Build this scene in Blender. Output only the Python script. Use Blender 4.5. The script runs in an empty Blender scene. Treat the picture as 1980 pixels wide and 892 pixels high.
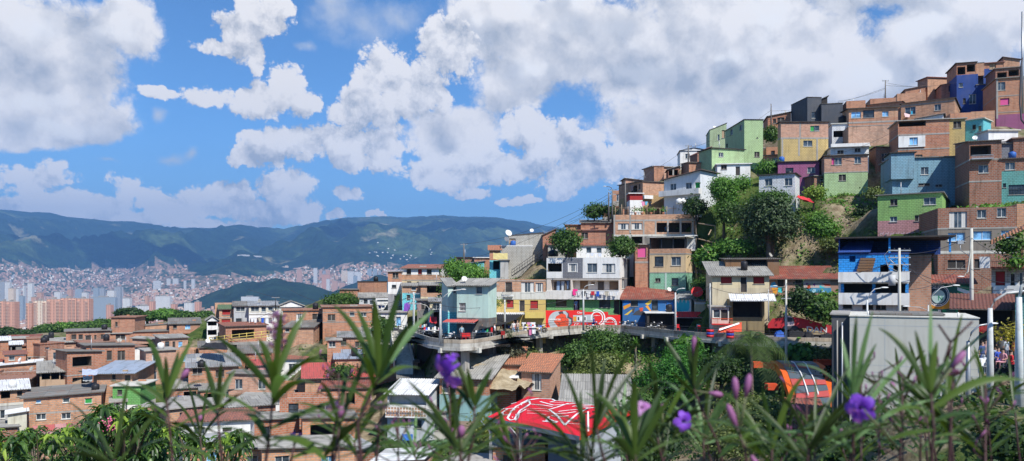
import bpy, bmesh, math, random
import numpy as np
from mathutils import Vector, Matrix, noise as mnoise
RND = random.Random(11)
F, CX, CY = 1496.0, 990.0, 540.0      # focal length, centre column and horizon row of the 1980 px wide view
scene = bpy.context.scene
COL = scene.collection
SUN = Vector((0.35, -0.56, 0.75)).normalized()
FR = {'S': (0, 0, 1), 'A1': (0, 400, 3.5675), 'A2': (400, 400, 3.5675), 'A3': (0, 600, 3.055), 'A4': (350, 560, 2.6875),
      'A5': (700, 600, 3.055), 'A6': (1050, 600, 3.055), 'A7': (1350, 600, 3.055), 'A8': (1620, 560, 2.686),
      'B1': (740, 430, 3.569), 'B2': (1040, 380, 2.972), 'B3': (1340, 400, 3.184), 'B4': (1600, 400, 3.187),
      'B5': (1080, 230, 3.878), 'B6': (1360, 170, 3.569), 'B7': (1580, 100, 2.9725)}
def px(fr, x, y):
 o = FR[fr]
 return o[0] + x / o[2], o[1] + y / o[2]
def P(x, y, Y, fr='S'):
 x, y = px(fr, x, y)
 return Vector(((x - CX) / F * Y, Y, -(y - CY) / F * Y))
def hit(x, y, A, d):
 """where the sight line of x, y meets the upright plane through A along d: distance u along d, height z"""
 k = (x - CX) / F
 den = k * d[1] - d[0]
 u = (A[0] - k * A[1]) / den
 Y = A[1] + u * d[1]
 return u, -(y - CY) / F * Y

def tag(o, label=None, cat=None, group=None, kind=None):
 if label: o['label'] = label
 if cat: o['category'] = cat
 if group: o['group'] = group
 if kind: o['kind'] = kind
 return o
def empty(name, loc=(0, 0, 0), rz=0, label=None, cat=None, group=None, parent=None):
 o = bpy.data.objects.new(name, None); COL.objects.link(o)
 o.location = loc; o.rotation_euler = (0, 0, rz); o.empty_display_size = .3
 if parent: o.parent = parent
 return tag(o, label, cat, group)
class MB:
 """collects faces; build() links them as one mesh object"""
 def __init__(s): s.v = []; s.f = []; s.m = []; s.uv = []; s.mats = []; s.sm = []
 def mi(s, mat):
  if mat not in s.mats: s.mats.append(mat)
  return s.mats.index(mat)
 def face(s, pts, mat, uv=None, smooth=False):
  n = len(s.v); s.v += [tuple(p) for p in pts]
  s.f.append(tuple(range(n, n + len(pts)))); s.m.append(s.mi(mat)); s.sm.append(smooth)
  if uv is None:
   a = Vector(pts[0]); b = Vector(pts[1]); c = Vector(pts[2])
   nn = (b - a).cross(c - b)
   if abs(nn.z) > .7 * nn.length: uv = [(p[0], p[1]) for p in pts]
   else:
    h = Vector((-nn.y, nn.x, 0)); h = h.normalized() if h.length > 1e-9 else Vector((1, 0, 0))
    uv = [(p[0] * h.x + p[1] * h.y, p[2]) for p in pts]
  s.uv += uv
  return s
 def box(s, a, b, mat, rz=0, skip=''):
  x0, y0, z0 = a; x1, y1, z1 = b
  c = [(x0, y0, z0), (x1, y0, z0), (x1, y1, z0), (x0, y1, z0), (x0, y0, z1), (x1, y0, z1), (x1, y1, z1), (x0, y1, z1)]
  if rz:
   mx, my = (x0 + x1) / 2, (y0 + y1) / 2; cs, sn = math.cos(rz), math.sin(rz)
   c = [(mx + (p[0] - mx) * cs - (p[1] - my) * sn, my + (p[0] - mx) * sn + (p[1] - my) * cs, p[2]) for p in c]
  for k, q in (('d', (3, 2, 1, 0)), ('u', (4, 5, 6, 7)), ('f', (0, 1, 5, 4)), ('r', (1, 2, 6, 5)), ('b', (2, 3, 7, 6)), ('l', (3, 0, 4, 7))):
   if k not in skip: s.face([c[i] for i in q], mat)
  return s
 def tube(s, pts, r, mat, n=6, cap=True):
  pts = [Vector(p) for p in pts]
  rs = r if isinstance(r, (list, tuple)) else [r] * len(pts)
  rings = []
  for i, p in enumerate(pts):
   t = (pts[min(i + 1, len(pts) - 1)] - pts[max(i - 1, 0)]).normalized()
   a = t.cross(Vector((0, 0, 1)) if abs(t.z) < .9 else Vector((1, 0, 0))).normalized(); b = t.cross(a)
   rings.append([p + (a * math.cos(2 * math.pi * k / n) + b * math.sin(2 * math.pi * k / n)) * rs[i] for k in range(n)])
  base = len(s.v)
  for rg in rings: s.v += [tuple(q) for q in rg]
  m = s.mi(mat)
  for i in range(len(pts) - 1):
   for k in range(n):
    a, b = base + i * n + k, base + i * n + (k + 1) % n
    s.f.append((b, a, a + n, b + n)); s.m.append(m); s.sm.append(True); s.uv += [(k / n, i), (k / n, i), (k / n, i + 1), (k / n, i + 1)]
  if cap:
   s.f.append(tuple(base + k for k in range(n))); s.m.append(m); s.sm.append(False); s.uv += [(0, 0)] * n
   s.f.append(tuple(base + (len(pts) - 1) * n + k for k in reversed(range(n)))); s.m.append(m); s.sm.append(False); s.uv += [(0, 0)] * n
  return s
 def blob(s, c, r, mat, nu=10, nv=7):
  if not isinstance(r, (tuple, list)): r = (r, r, r)
  base = len(s.v); m = s.mi(mat)
  for j in range(nv + 1):
   t = math.pi * j / nv
   for k in range(nu):
    a = 2 * math.pi * k / nu
    s.v.append((c[0] + r[0] * math.sin(t) * math.cos(a), c[1] + r[1] * math.sin(t) * math.sin(a), c[2] - r[2] * math.cos(t)))
  for j in range(nv):
   for k in range(nu):
    a, b = base + j * nu + k, base + j * nu + (k + 1) % nu
    s.f.append((a, b, b + nu, a + nu)); s.m.append(m); s.sm.append(True); s.uv += [(0, 0)] * 4
  return s
 def build(s, name, parent=None, label=None, cat=None, group=None, kind=None, loc=None, rz=0):
  me = bpy.data.meshes.new(name); me.from_pydata(s.v, [], s.f)
  for m in s.mats: me.materials.append(m)
  if s.f:
   me.polygons.foreach_set('material_index', s.m)
   me.polygons.foreach_set('use_smooth', s.sm)
   u = me.uv_layers.new(name='UVMap'); u.data.foreach_set('uv', np.array(s.uv, np.float32).ravel())
  me.update()
  o = bpy.data.objects.new(name, me); COL.objects.link(o)
  if parent: o.parent = parent
  if loc is not None: o.location = loc
  if rz: o.rotation_euler = (0, 0, rz)
  return tag(o, label, cat, group, kind)
def np_mesh(name, V, Fq, mats, uv=None, mi=None, smooth=False):
 me = bpy.data.meshes.new(name)
 V = np.asarray(V, np.float32); Fq = np.asarray(Fq, np.int32)
 me.vertices.add(len(V)); me.vertices.foreach_set('co', V.ravel())
 me.loops.add(Fq.size); me.loops.foreach_set('vertex_index', Fq.ravel())
 me.polygons.add(len(Fq)); me.polygons.foreach_set('loop_start', np.arange(0, Fq.size, Fq.shape[1], dtype=np.int32))
 me.polygons.foreach_set('loop_total', np.full(len(Fq), Fq.shape[1], np.int32))
 if mi is not None: me.polygons.foreach_set('material_index', np.asarray(mi, np.int32))
 if smooth: me.polygons.foreach_set('use_smooth', np.ones(len(Fq), bool))
 for m in mats: me.materials.append(m)
 if uv is not None:
  u = me.uv_layers.new(name='UVMap'); u.data.foreach_set('uv', np.asarray(uv, np.float32).ravel())
 me.update(calc_edges=True)
 return me
def link_mesh(me, name, parent=None, **k):
 o = bpy.data.objects.new(name, me); COL.objects.link(o)
 if parent: o.parent = parent
 return tag(o, **k)

# ---------------------------------------------------------------- materials
class NT:
 def __init__(s, tree): s.t = tree; s.t.nodes.clear()
 def n(s, kind, **kw):
  nd = s.t.nodes.new(kind)
  for k, v in kw.items():
   if k.startswith('i_'):
    sock = nd.inputs[k[2:].replace('_', ' ')] if not k[2:].isdigit() else nd.inputs[int(k[2:])]
    s.put(sock, v)
   else: setattr(nd, k, v)
  return nd
 def put(s, sock, v):
  if isinstance(v, bpy.types.NodeSocket): s.t.links.new(v, sock)
  elif isinstance(v, bpy.types.Node): s.t.links.new(v.outputs[0], sock)
  else:
   if isinstance(v, (tuple, list)) and len(v) == 3 and sock.type == 'RGBA': v = (*v, 1)
   sock.default_value = v
 def math(s, op, a, b=None, c=None, clamp=False):
  nd = s.t.nodes.new('ShaderNodeMath'); nd.operation = op; nd.use_clamp = clamp
  for i, v in enumerate((a, b, c)):
   if v is not None: s.put(nd.inputs[i], v)
  return nd.outputs[0]
 def vm(s, op, a, b=None, c=None, out=0):
  nd = s.t.nodes.new('ShaderNodeVectorMath'); nd.operation = op
  for i, v in enumerate((a, b, c)):
   if v is not None: s.put(nd.inputs[i] if not (op == 'SCALE' and i == 1) else nd.inputs['Scale'], v)
  return nd.outputs[out if op not in ('LENGTH', 'DISTANCE', 'DOT_PRODUCT') else 1]
 def ramp(s, v, a, b, c=0., d=1., smooth=True):
  nd = s.t.nodes.new('ShaderNodeMapRange'); nd.interpolation_type = 'SMOOTHSTEP' if smooth else 'LINEAR'
  for i, q in enumerate((v, a, b, c, d)): s.put(nd.inputs[i], q)
  return nd.outputs[0]
 def mix(s, f, a, b, mode='MIX'):
  nd = s.t.nodes.new('ShaderNodeMix'); nd.data_type = 'RGBA'; nd.blend_type = mode
  s.put(nd.inputs[0], f); s.put(nd.inputs[6], a); s.put(nd.inputs[7], b)
  return nd.outputs[2]
 def noise(s, vec, scale, detail=3, rough=.55, out=0, **kw):
  nd = s.t.nodes.new('ShaderNodeTexNoise'); nd.noise_dimensions = '3D'
  if vec is not None: s.put(nd.inputs['Vector'], vec)
  nd.inputs['Scale'].default_value = scale; nd.inputs['Detail'].default_value = detail; nd.inputs['Roughness'].default_value = rough
  for k, v in kw.items(): nd.inputs[k].default_value = v
  return nd.outputs[out]
_M = {}
def new_mat(name):
 m = bpy.data.materials.new(name); m.use_nodes = True
 return m, NT(m.node_tree)
def finish(m, n, color, rough=.8, bump=None, bs=.3, bd=.02, spec=.3, metal=0, **kw):
 b = n.n('ShaderNodeBsdfPrincipled'); n.put(b.inputs['Base Color'], color); n.put(b.inputs['Roughness'], rough)
 b.inputs['Specular IOR Level'].default_value = spec; n.put(b.inputs['Metallic'], metal)
 for k, v in kw.items(): n.put(b.inputs[k.replace('_', ' ')], v)
 if bump is not None:
  bp = n.n('ShaderNodeBump'); n.put(bp.inputs['Height'], bump); bp.inputs['Strength'].default_value = bs; bp.inputs['Distance'].default_value = bd
  n.put(b.inputs['Normal'], bp.outputs[0])
 o = n.n('ShaderNodeOutputMaterial'); n.t.links.new(b.outputs[0], o.inputs[0])
 return m
# ---------------------------------------------------------------- sky: physical sky with cumulus fields, laid out by compass direction
def blobs(n, p, lst):
 """union of ellipses given in picture degrees; lst: cx, cy, rx, ry"""
 cur = None
 for (cx, cy, rx, ry) in lst:
  az = math.atan((cx - CX) / F); el = math.atan((CY - cy) / F * math.cos(az))
  sx, sy = F / rx / (1 + ((cx - CX) / F) ** 2) ** 0 * 1.0, F / ry
  cs = math.cos(az); sx *= 1 / cs / cs; sy *= 1 / cs
  v = n.vm('MULTIPLY_ADD', p, (sx, sy, 0), (-az * sx, -el * sy, 0))
  l = n.vm('LENGTH', v)
  if cur is None: cur = l
  else:
   cur = n.math('SMOOTH_MIN', cur, l, .18)
 return n.math('SUBTRACT', 1., cur)
CL_BACK = [(70, 90, 235, 120), (60, 205, 215, 85), (230, 60, 95, 85), (30, 265, 130, 32), (160, 235, 130, 45),
 (1130, 90, 300, 130), (960, 40, 130, 90), (1420, 110, 330, 150), (1700, 170, 330, 130), (1850, 60, 230, 110), (1330, 225, 260, 72),
 (980, 180, 110, 60), (2150, 200, 300, 200), (-200, 150, 250, 200), (860, 260, 120, 70), (1700, -60, 300, 100), (1250, -80, 400, 100), (560, -200, 500, 90)]
CL_FRONT = [(465, 75, 62, 62), (530, 45, 48, 42), (480, 20, 40, 40), (420, 95, 45, 18), (500, 125, 30, 30),
 (565, 165, 40, 52), (510, 195, 95, 42), (385, 188, 80, 24), (300, 180, 42, 14), (590, 205, 42, 36),
 (860, 85, 62, 62), (770, 170, 105, 85), (700, 225, 110, 55), (560, 285, 105, 42), (660, 285, 150, 45), (690, 325, 85, 22), (510, 305, 70, 22), (490, 270, 40, 20),
 (1000, 262, 62, 52), (1080, 290, 130, 56), (960, 320, 130, 42), (840, 345, 95, 32), (1200, 310, 125, 46), (1290, 315, 90, 36), (1100, 345, 120, 32), (900, 372, 60, 16),
 (1080, 375, 40, 20), (1000, 385, 50, 12),
 (650, 382, 42, 17), (560, 365, 50, 42), (450, 372, 62, 32), (400, 385, 70, 26), (240, 368, 50, 34), (300, 390, 120, 32), (500, 395, 80, 24), (60, 345, 105, 40),
 (100, 395, 200, 32), (530, 420, 55, 18), (370, 420, 130, 20), (640, 418, 26, 10), (190, 425, 230, 34), (430, 425, 130, 24), (560, 410, 90, 30), (45, 330, 40, 20), (720, 418, 20, 5)]
CL_WISP = [(700, 50, 130, 70), (640, 20, 70, 40), (780, 30, 80, 60), (60, 410, 260, 90), (330, 310, 50, 20), (370, 300, 22, 18), (205, 310, 40, 12), (1250, 330, 160, 60), (310, 225, 22, 22), (600, 100, 30, 20), (1560, 300, 400, 120)]
CL_LIGHT = [(895, 60, 80, 60), (1150, 55, 130, 45), (1490, 40, 70, 60), (1500, 200, 130, 50), (1050, 5, 120, 35), (1700, 140, 120, 40), (1790, 50, 90, 50), (1230, 130, 90, 30), (80, 190, 130, 26), (215, 60, 70, 70), (70, 60, 110, 50), (130, 245, 120, 22), (1890, 100, 90, 40), (1010, 150, 60, 40), (1390, 110, 70, 30)]
def make_world():
 w = bpy.data.worlds.new('World'); scene.world = w; w.use_nodes = True
 n = NT(w.node_tree)
 tc = n.n('ShaderNodeTexCoord')
 d = n.vm('NORMALIZE', tc.outputs['Generated'])
 sp = n.n('ShaderNodeSeparateXYZ', i_0=d)
 az = n.math('ARCTAN2', sp.outputs[0], sp.outputs[1]); el = n.math('ARCSINE', sp.outputs[2])
 p0 = n.n('ShaderNodeCombineXYZ', i_0=az, i_1=el).outputs[0]
 # sky position stretched like distance towards the horizon, so that puffs shrink there
 warp = n.noise(d, 5.5, 3, .6, out=1)
 wv = n.vm('MULTIPLY_ADD', warp, (.085, .060, 0), (-.0425, -.030, 0))
 warp2 = n.noise(d, 24, 4, .6, out=1)
 wv2 = n.vm('MULTIPLY_ADD', warp2, (.030, .026, 0), (-.015, -.013, 0))
 wv = n.vm('ADD', wv, wv2)
 vo_ = []
 def fields(dd, p):
  fb = n.noise(dd, 11, 10, .60)
  vo = n.n('ShaderNodeTexVoronoi', feature='F1'); n.put(vo.inputs['Vector'], dd)
  vo.inputs['Scale'].default_value = 30; vo.inputs['Detail'].default_value = 3; vo.inputs['Roughness'].default_value = .66; vo.inputs['Lacunarity'].default_value = 2.3
  vo_.append(vo); puff = n.math('SUBTRACT', .62, vo.outputs['Distance'])
  nz = n.math('MULTIPLY_ADD', fb, 1.75, -.875)
  back = n.math('ADD', blobs(n, p, CL_BACK), n.math('MULTIPLY_ADD', puff, .20, n.math('MULTIPLY', nz, .75)))
  front = n.math('ADD', blobs(n, p, CL_FRONT), n.math('ADD', n.math('MULTIPLY_ADD', puff, .50, .20), n.math('MULTIPLY', nz, .70)))
  ls = n.noise(dd, 8.5, 3, .45); v2 = n.n('ShaderNodeTexVoronoi', feature='SMOOTH_F1'); n.put(v2.inputs['Vector'], dd); v2.inputs['Scale'].default_value = 17; v2.inputs['Smoothness'].default_value = .35; v2.inputs['Detail'].default_value = 1
  soft = n.math('ADD', n.math('MULTIPLY', ls, 1.5), n.math('MULTIPLY', v2.outputs['Distance'], -.75))
  bb = blobs(n, p, CL_BACK); bf = blobs(n, p, CL_FRONT)
  return back, front, nz, puff, soft, bb, bf
 # jitter directions a little for the cauliflower texture
 dj = n.vm('ADD', d, n.vm('MULTIPLY_ADD', warp2, (.02, .02, .02), (-.01, -.01, -.01)))
 p = n.vm('ADD', p0, wv)
 b0, f0, nz, puff, so0, bb0, bf0 = fields(dj, p)
 D1 = (.010, 0., .022)
 dj2 = n.vm('ADD', dj, D1); p2 = n.vm('ADD', p, (.010, .022, 0))
 b1, f1, nz1, puff1, so1, bb1, bf1 = fields(dj2, p2)
 vs_ = n.n('ShaderNodeTexVoronoi', feature='F1'); n.put(vs_.inputs['Vector'], n.vm('ADD', dj, (.004, 0, .010))); vs_.inputs['Scale'].default_value = 30; vs_.inputs['Detail'].default_value = 3; vs_.inputs['Roughness'].default_value = .66; vs_.inputs['Lacunarity'].default_value = 2.3
 fine = n.math('SUBTRACT', n.math('SUBTRACT', .62, vo_[0].outputs['Distance']), n.math('SUBTRACT', .62, vs_.outputs['Distance']))
 sky = n.n('ShaderNodeTexSky', sky_type='NISHITA'); sky.sun_disc = False
 sky.sun_elevation = math.asin(SUN.z); sky.sun_rotation = math.atan2(SUN.x, SUN.y)
 sky.altitude = 1600; sky.air_density = 1.0; sky.dust_density = .25; sky.ozone_density = 2.2
 skc = n.mix(1., sky.outputs[0], (.56, .87, 1.12), 'MULTIPLY')
 col = skc
 WH = 6.7
 tex = n.math('ADD', n.math('MULTIPLY', n.math('SUBTRACT', puff, puff1), .25), n.math('MULTIPLY', n.math('SUBTRACT', nz, nz1), .14))
 tex = n.math('ADD', tex, n.math('MULTIPLY', n.math('SUBTRACT', so0, so1), 1.2))
 big = n.math('MULTIPLY_ADD', n.noise(n.vm('MULTIPLY', dj, (1, 1, 2.6)), 3.6, 4, .5), 1.0, -.5)
 def layer(col, h0, h1, thick, k, base, dim, a0, a1, q0, q1, fk):
  rel = n.math('MULTIPLY', n.math('SUBTRACT', q0, q1), .55)
  rel = n.math('ADD', n.math('ADD', rel, tex), n.math('MULTIPLY', fine, fk))
  edge = n.ramp(h0, 0., .55)                    # 0 at the rim, 1 deep inside
  inner = n.ramp(h0, .25, 1.1)
  lit = n.math('MULTIPLY_ADD', rel, k, base)
  lit = n.math('SUBTRACT', lit, n.math('MULTIPLY', inner, dim))
  lit = n.math('ADD', lit, n.math('MULTIPLY', n.math('SUBTRACT', 1., edge), .10))
  lit = n.math('ADD', lit, n.math('MULTIPLY', big, 1.1))
  lit = n.math('ADD', lit, n.ramp(el, .03, .20, .38, 0.))
  lit = n.math('MINIMUM', n.math('MAXIMUM', lit, .0), 1.)
  sh = n.mix(lit, (.47 * WH, .52 * WH, .60 * WH), (1.02 * WH, 1.02 * WH, 1.03 * WH))
  sh = n.vm('SCALE', sh, n.ramp(el, .02, .22, 1.55, 1.07))
  sh = n.vm('MULTIPLY', sh, (1.03, 1.0, .965))
  a = n.ramp(h0, a0, a1)
  if thick != 1: a = n.math('MULTIPLY', a, thick)
  return n.mix(a, col, sh)
 wisp = n.math('ADD', blobs(n, p, CL_WISP), n.math('MULTIPLY_ADD', nz, 1.4, -.30))
 aw = n.ramp(wisp, -.1, .9, 0., .75)
 col = n.mix(aw, col, (.78 * WH, .82 * WH, .88 * WH))
 col = layer(col, b0, b1, 1, 1.1, .70, .34, -.08, .24, bb0, bb1, .10)
 lt = n.math('ADD', blobs(n, p, CL_LIGHT), n.math('MULTIPLY_ADD', nz, 1.1, n.math('MULTIPLY', puff, .5)))
 col = n.mix(n.math('MULTIPLY', n.ramp(lt, -.15, .75, 0., .85), n.ramp(b0, .1, .35)), col, n.mix(n.ramp(n.math('SUBTRACT', so0, so1), -.12, .12), (.74 * WH, .77 * WH, .82 * WH), (1.12 * WH, 1.12 * WH, 1.12 * WH)))
 col = layer(col, f0, f1, 1, 1.25, .56, .18, -.04, .20, bf0, bf1, .50)
 # haze whitening of everything low in the sky
 hz = n.ramp(el, -.02, .20, .50, 0.)
 col = n.mix(hz, col, (.36 * WH, .54 * WH, .84 * WH))
 bg = n.n('ShaderNodeBackground'); n.put(bg.inputs[0], col); bg.inputs[1].default_value = .1
 o = n.n('ShaderNodeOutputWorld'); n.t.links.new(bg.outputs[0], o.inputs[0])
 w.cycles.sampling_method = 'MANUAL'; w.cycles.sample_map_resolution = 512
make_world()
sl = bpy.data.lights.new('sun', 'SUN'); sl.energy = 4.6; sl.angle = math.radians(.53); sl.color = (1., .965, .9)
so = bpy.data.objects.new('sun', sl); COL.objects.link(so)
so.rotation_euler = SUN.to_track_quat('Z', 'Y').to_euler(); so.location = (30, -30, 80)
cd = bpy.data.cameras.new('camera'); cam = bpy.data.objects.new('camera', cd); COL.objects.link(cam); scene.camera = cam
cam.location = (0, 0, 0); cam.rotation_euler = (math.radians(90), 0, 0)
cd.sensor_width = 36; cd.sensor_fit = 'HORIZONTAL'; cd.lens = 36 * F / 1980
cd.shift_y = (CY - 446) / 1980; cd.clip_start = .02; cd.clip_end = 60000
cd.dof.use_dof = True; cd.dof.focus_distance = 110; cd.dof.aperture_fstop = cd.lens / 3.9
vs = scene.view_settings; vs.view_transform = 'Standard'; vs.look = 'None'; vs.gamma = 1; vs.exposure = .54; vs.use_curve_mapping = False
c = scene.cycles; c.max_bounces = 5; c.diffuse_bounces = 3; c.glossy_bounces = 2; c.transmission_bounces = 3; c.volume_bounces = 0; c.transparent_max_bounces = 6
c.use_denoising = True; c.caustics_reflective = False; c.caustics_refractive = False
def rgbv(c, k): return tuple(x * k for x in c)
def dirt(n, col, amt=.35, sc=.35):
 """stains and weathering: blotches fixed to the wall plus faint vertical runs"""
 tc = n.n('ShaderNodeTexCoord'); ob = tc.outputs['Object']
 a = n.noise(ob, sc, 5, .65)
 col = n.mix(n.ramp(a, .42, .72, 0, amt), col, (.20, .17, .14))
 st = n.noise(n.vm('MULTIPLY', ob, (2.6, 2.6, .25)), 1., 5, .65)
 col = n.mix(n.ramp(st, .48, .72, 0, min(1, amt * 1.6)), col, n.mix(1., col, (.42, .38, .34), 'MULTIPLY'))
 sp = n.noise(ob, 1.9, 6, .75)
 col = n.mix(n.ramp(sp, .58, .66, 0, min(1, amt * 1.7)), col, n.mix(.5, col, (.30, .27, .23)))
 b = n.noise(ob, sc * 2.7, 3, .6)
 col = n.mix(n.ramp(b, .5, .8, 0, amt * .45), col, n.mix(1., col, (1.35, 1.3, 1.25), 'MULTIPLY'))
 return col
def brick(c=(.56, .235, .12), c2=None, mortar=(.36, .30, .25), w=.40, h=.21, ms=.028, amt=.30, name='brick', big=.0):
 key = ('brick', c, c2, mortar, w, h, ms, amt)
 if key in _M: return _M[key]
 m, n = new_mat(name)
 uv = n.n('ShaderNodeUVMap')
 bt = n.n('ShaderNodeTexBrick'); n.put(bt.inputs['Vector'], uv.outputs[0])
 c2 = c2 or tuple(x * y for x, y in zip(c, (.66, .60, .58)))
 n.put(bt.inputs['Color1'], c); n.put(bt.inputs['Color2'], c2); n.put(bt.inputs['Mortar'], mortar)
 bt.inputs['Scale'].default_value = 1; bt.inputs['Mortar Size'].default_value = ms; bt.inputs['Mortar Smooth'].default_value = .2
 bt.inputs['Brick Width'].default_value = w; bt.inputs['Row Height'].default_value = h; bt.inputs['Bias'].default_value = -.25
 col = dirt(n, bt.outputs[0], amt)
 _M[key] = finish(m, n, col, .9, n.math('SUBTRACT', 1., bt.outputs['Fac']), .5, .02, spec=.15)
 return _M[key]
def painted(c, amt=.22, name='paint', joint=.38):
 """paint over hollow blocks: courses show as faint joints"""
 key = ('painted', c, amt, joint)
 if key in _M: return _M[key]
 m, n = new_mat(name)
 uv = n.n('ShaderNodeUVMap')
 bt = n.n('ShaderNodeTexBrick'); n.put(bt.inputs['Vector'], uv.outputs[0])
 n.put(bt.inputs['Color1'], c); n.put(bt.inputs['Color2'], tuple(x * .9 for x in c)); n.put(bt.inputs['Mortar'], tuple(x * joint for x in c))
 bt.inputs['Scale'].default_value = 1; bt.inputs['Mortar Size'].default_value = .022; bt.inputs['Mortar Smooth'].default_value = .5
 bt.inputs['Brick Width'].default_value = .40; bt.inputs['Row Height'].default_value = .21
 col = dirt(n, bt.outputs[0], amt)
 _M[key] = finish(m, n, col, .7, n.math('SUBTRACT', 1., bt.outputs['Fac']), .5, .02)
 return _M[key]
def plain(c, rough=.8, amt=.25, name='plaster', sc=.5, metal=0, spec=.3, bump=True):
 key = ('plain', c, rough, amt, sc, metal)
 if key in _M: return _M[key]
 m, n = new_mat(name)
 rgb = n.n('ShaderNodeRGB'); rgb.outputs[0].default_value = (*c, 1)
 col = dirt(n, rgb.outputs[0], amt, sc) if amt else rgb.outputs[0]
 tc = n.n('ShaderNodeTexCoord')
 _M[key] = finish(m, n, col, rough, n.noise(tc.outputs['Object'], 18, 3) if bump else None, .25, .01, metal=metal, spec=spec)
 return _M[key]
def sheetmat(c, c2=None, rough=.75, name='sheet', w=.9, h=2.4, seam=(.1, .09, .08), metal=0., rust=.3, rustc=(.22, .10, .05)):
 """roof sheets: each sheet its own tint, lapped joints, rust or lichen"""
 key = ('sheet', c, c2, w, h, rust, metal)
 if key in _M: return _M[key]
 m, n = new_mat(name)
 uv = n.n('ShaderNodeUVMap')
 bt = n.n('ShaderNodeTexBrick'); n.put(bt.inputs['Vector'], uv.outputs[0])
 n.put(bt.inputs['Color1'], c); n.put(bt.inputs['Color2'], c2 or tuple(x * .62 for x in c)); n.put(bt.inputs['Mortar'], seam)
 bt.inputs['Scale'].default_value = 1; bt.inputs['Mortar Size'].default_value = .02; bt.inputs['Brick Width'].default_value = w; bt.inputs['Row Height'].default_value = h
 a = n.noise(uv.outputs[0], .8, 6, .7)
 col = n.mix(n.ramp(a, .48, .62, 0, rust), bt.outputs[0], rustc)
 b = n.noise(n.vm('MULTIPLY', uv.outputs[0], (5, .5, 1)), 1, 4, .6)
 col = n.mix(n.ramp(b, .5, .75, 0, .35), col, tuple(x * .45 for x in c))
 _M[key] = finish(m, n, col, rough, None, spec=.3, metal=metal)
 return _M[key]
def glassm(c=(.03, .04, .05), rough=.12):
 key = ('glass', c, rough)
 if key in _M: return _M[key]
 m, n = new_mat('window_glass')
 tc = n.n('ShaderNodeTexCoord')
 col = n.mix(n.ramp(n.noise(tc.outputs['Object'], 1.3, 2), .35, .65), c, tuple(x * 2.6 + .01 for x in c))
 _M[key] = finish(m, n, col, rough, None, spec=.6)
 return _M[key]
def leafm(c, c2, name='leaves', trans=.3, rough=.55, sc=.6):
 key = ('leaf', c, c2, trans)
 if key in _M: return _M[key]
 m, n = new_mat(name)
 tc = n.n('ShaderNodeTexCoord')
 g = n.n('ShaderNodeNewGeometry')
 f = n.math('ADD', n.math('MULTIPLY', n.noise(tc.outputs['Object'], sc, 3), .6), n.math('MULTIPLY', g.outputs['Random Per Island'], .5))
 col = n.mix(n.ramp(f, .3, .8), c, c2)
 b = n.n('ShaderNodeBsdfPrincipled'); n.put(b.inputs['Base Color'], col); b.inputs['Roughness'].default_value = rough; b.inputs['Specular IOR Level'].default_value = .35
 t = n.n('ShaderNodeBsdfTranslucent'); n.put(t.inputs[0], n.mix(1., col, (1.5, 1.7, .6), 'MULTIPLY'))
 mx = n.n('ShaderNodeMixShader'); n.put(mx.inputs[0], trans); n.t.links.new(b.outputs[0], mx.inputs[1]); n.t.links.new(t.outputs[0], mx.inputs[2])
 o = n.n('ShaderNodeOutputMaterial'); n.t.links.new(mx.outputs[0], o.inputs[0])
 _M[key] = m
 return m
BR = brick()                                   # common orange block
BR2 = brick((.50, .185, .095), amt=.35)          # redder
BR3 = brick((.62, .32, .18), amt=.25)         # paler
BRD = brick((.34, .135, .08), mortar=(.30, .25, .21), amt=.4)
BRP = brick((.56, .30, .20), mortar=(.42, .33, .27), amt=.2)       # pinkish
CONC = plain((.36, .34, .31), .9, .4, 'concrete')
CONCD = plain((.20, .19, .175), .9, .45, 'dark_concrete')
CONCL = plain((.60, .585, .52), .9, .35, 'pale_concrete', .22)
WHITE = plain((.78, .77, .74), .75, .22, 'white_paint')
WHITEB = painted((.76, .77, .78), .25)
CREAM = plain((.66, .56, .36), .8, .22, 'cream_paint')
OCHRE = painted((.58, .43, .17), .3)
YEL = plain((.66, .50, .14), .8, .22, 'yellow_paint')
GRN = painted((.36, .60, .24), .2)
GRNP = painted((.42, .58, .30), .22)
GRNS = painted((.20, .50, .19), .2)
MINT = painted((.30, .62, .42), .2)
MINTP = plain((.50, .66, .58), .8, .2, 'mint_plaster')
TEAL = painted((.12, .36, .33), .25)
CYAN = painted((.18, .62, .68), .2)
BLUE = painted((.03, .32, .82), .18)
NAVY = painted((.025, .075, .30), .2)
SKYB = painted((.22, .40, .50), .3)
PURP = painted((.34, .10, .22), .25)
PURPD = painted((.18, .045, .11), .25)
GREYD = painted((.085, .095, .115), .25)
GREYM = painted((.20, .21, .24), .25)
GREYP = painted((.46, .44, .39), .3)
PINK = painted((.60, .30, .30), .3)
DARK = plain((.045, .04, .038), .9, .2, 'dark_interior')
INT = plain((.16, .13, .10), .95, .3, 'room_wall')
WOOD = plain((.22, .12, .06), .8, .4, 'wood')
WOODP = plain((.42, .30, .19), .8, .4, 'pale_wood')
IRON = plain((.05, .05, .055), .5, .1, 'iron', metal=.6)
GALV = plain((.45, .46, .47), .45, .2, 'galvanised', metal=.6)
ALU = plain((.62, .62, .60), .45, .1, 'window_frame')
REDP = plain((.62, .02, .02), .6, .12, 'red_paint')
REDC = plain((.60, .03, .04), .8, .15, 'red_cloth')
BLACKC = plain((.018, .018, .022), .9, .05, 'black_cloth')
ZINC = sheetmat((.42, .43, .43), rust=.25, metal=.25, rough=.6)
ZINCD = sheetmat((.22, .215, .20), rust=.35)
ASB = sheetmat((.36, .345, .31), (.24, .23, .21), rust=.3, rustc=(.12, .11, .09))
WSHEET = sheetmat((.72, .73, .73), (.6, .6, .6), rust=.12)
BSHEET = sheetmat((.40, .46, .55), (.34, .41, .50), rust=.1, metal=.3, rough=.5)
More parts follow.
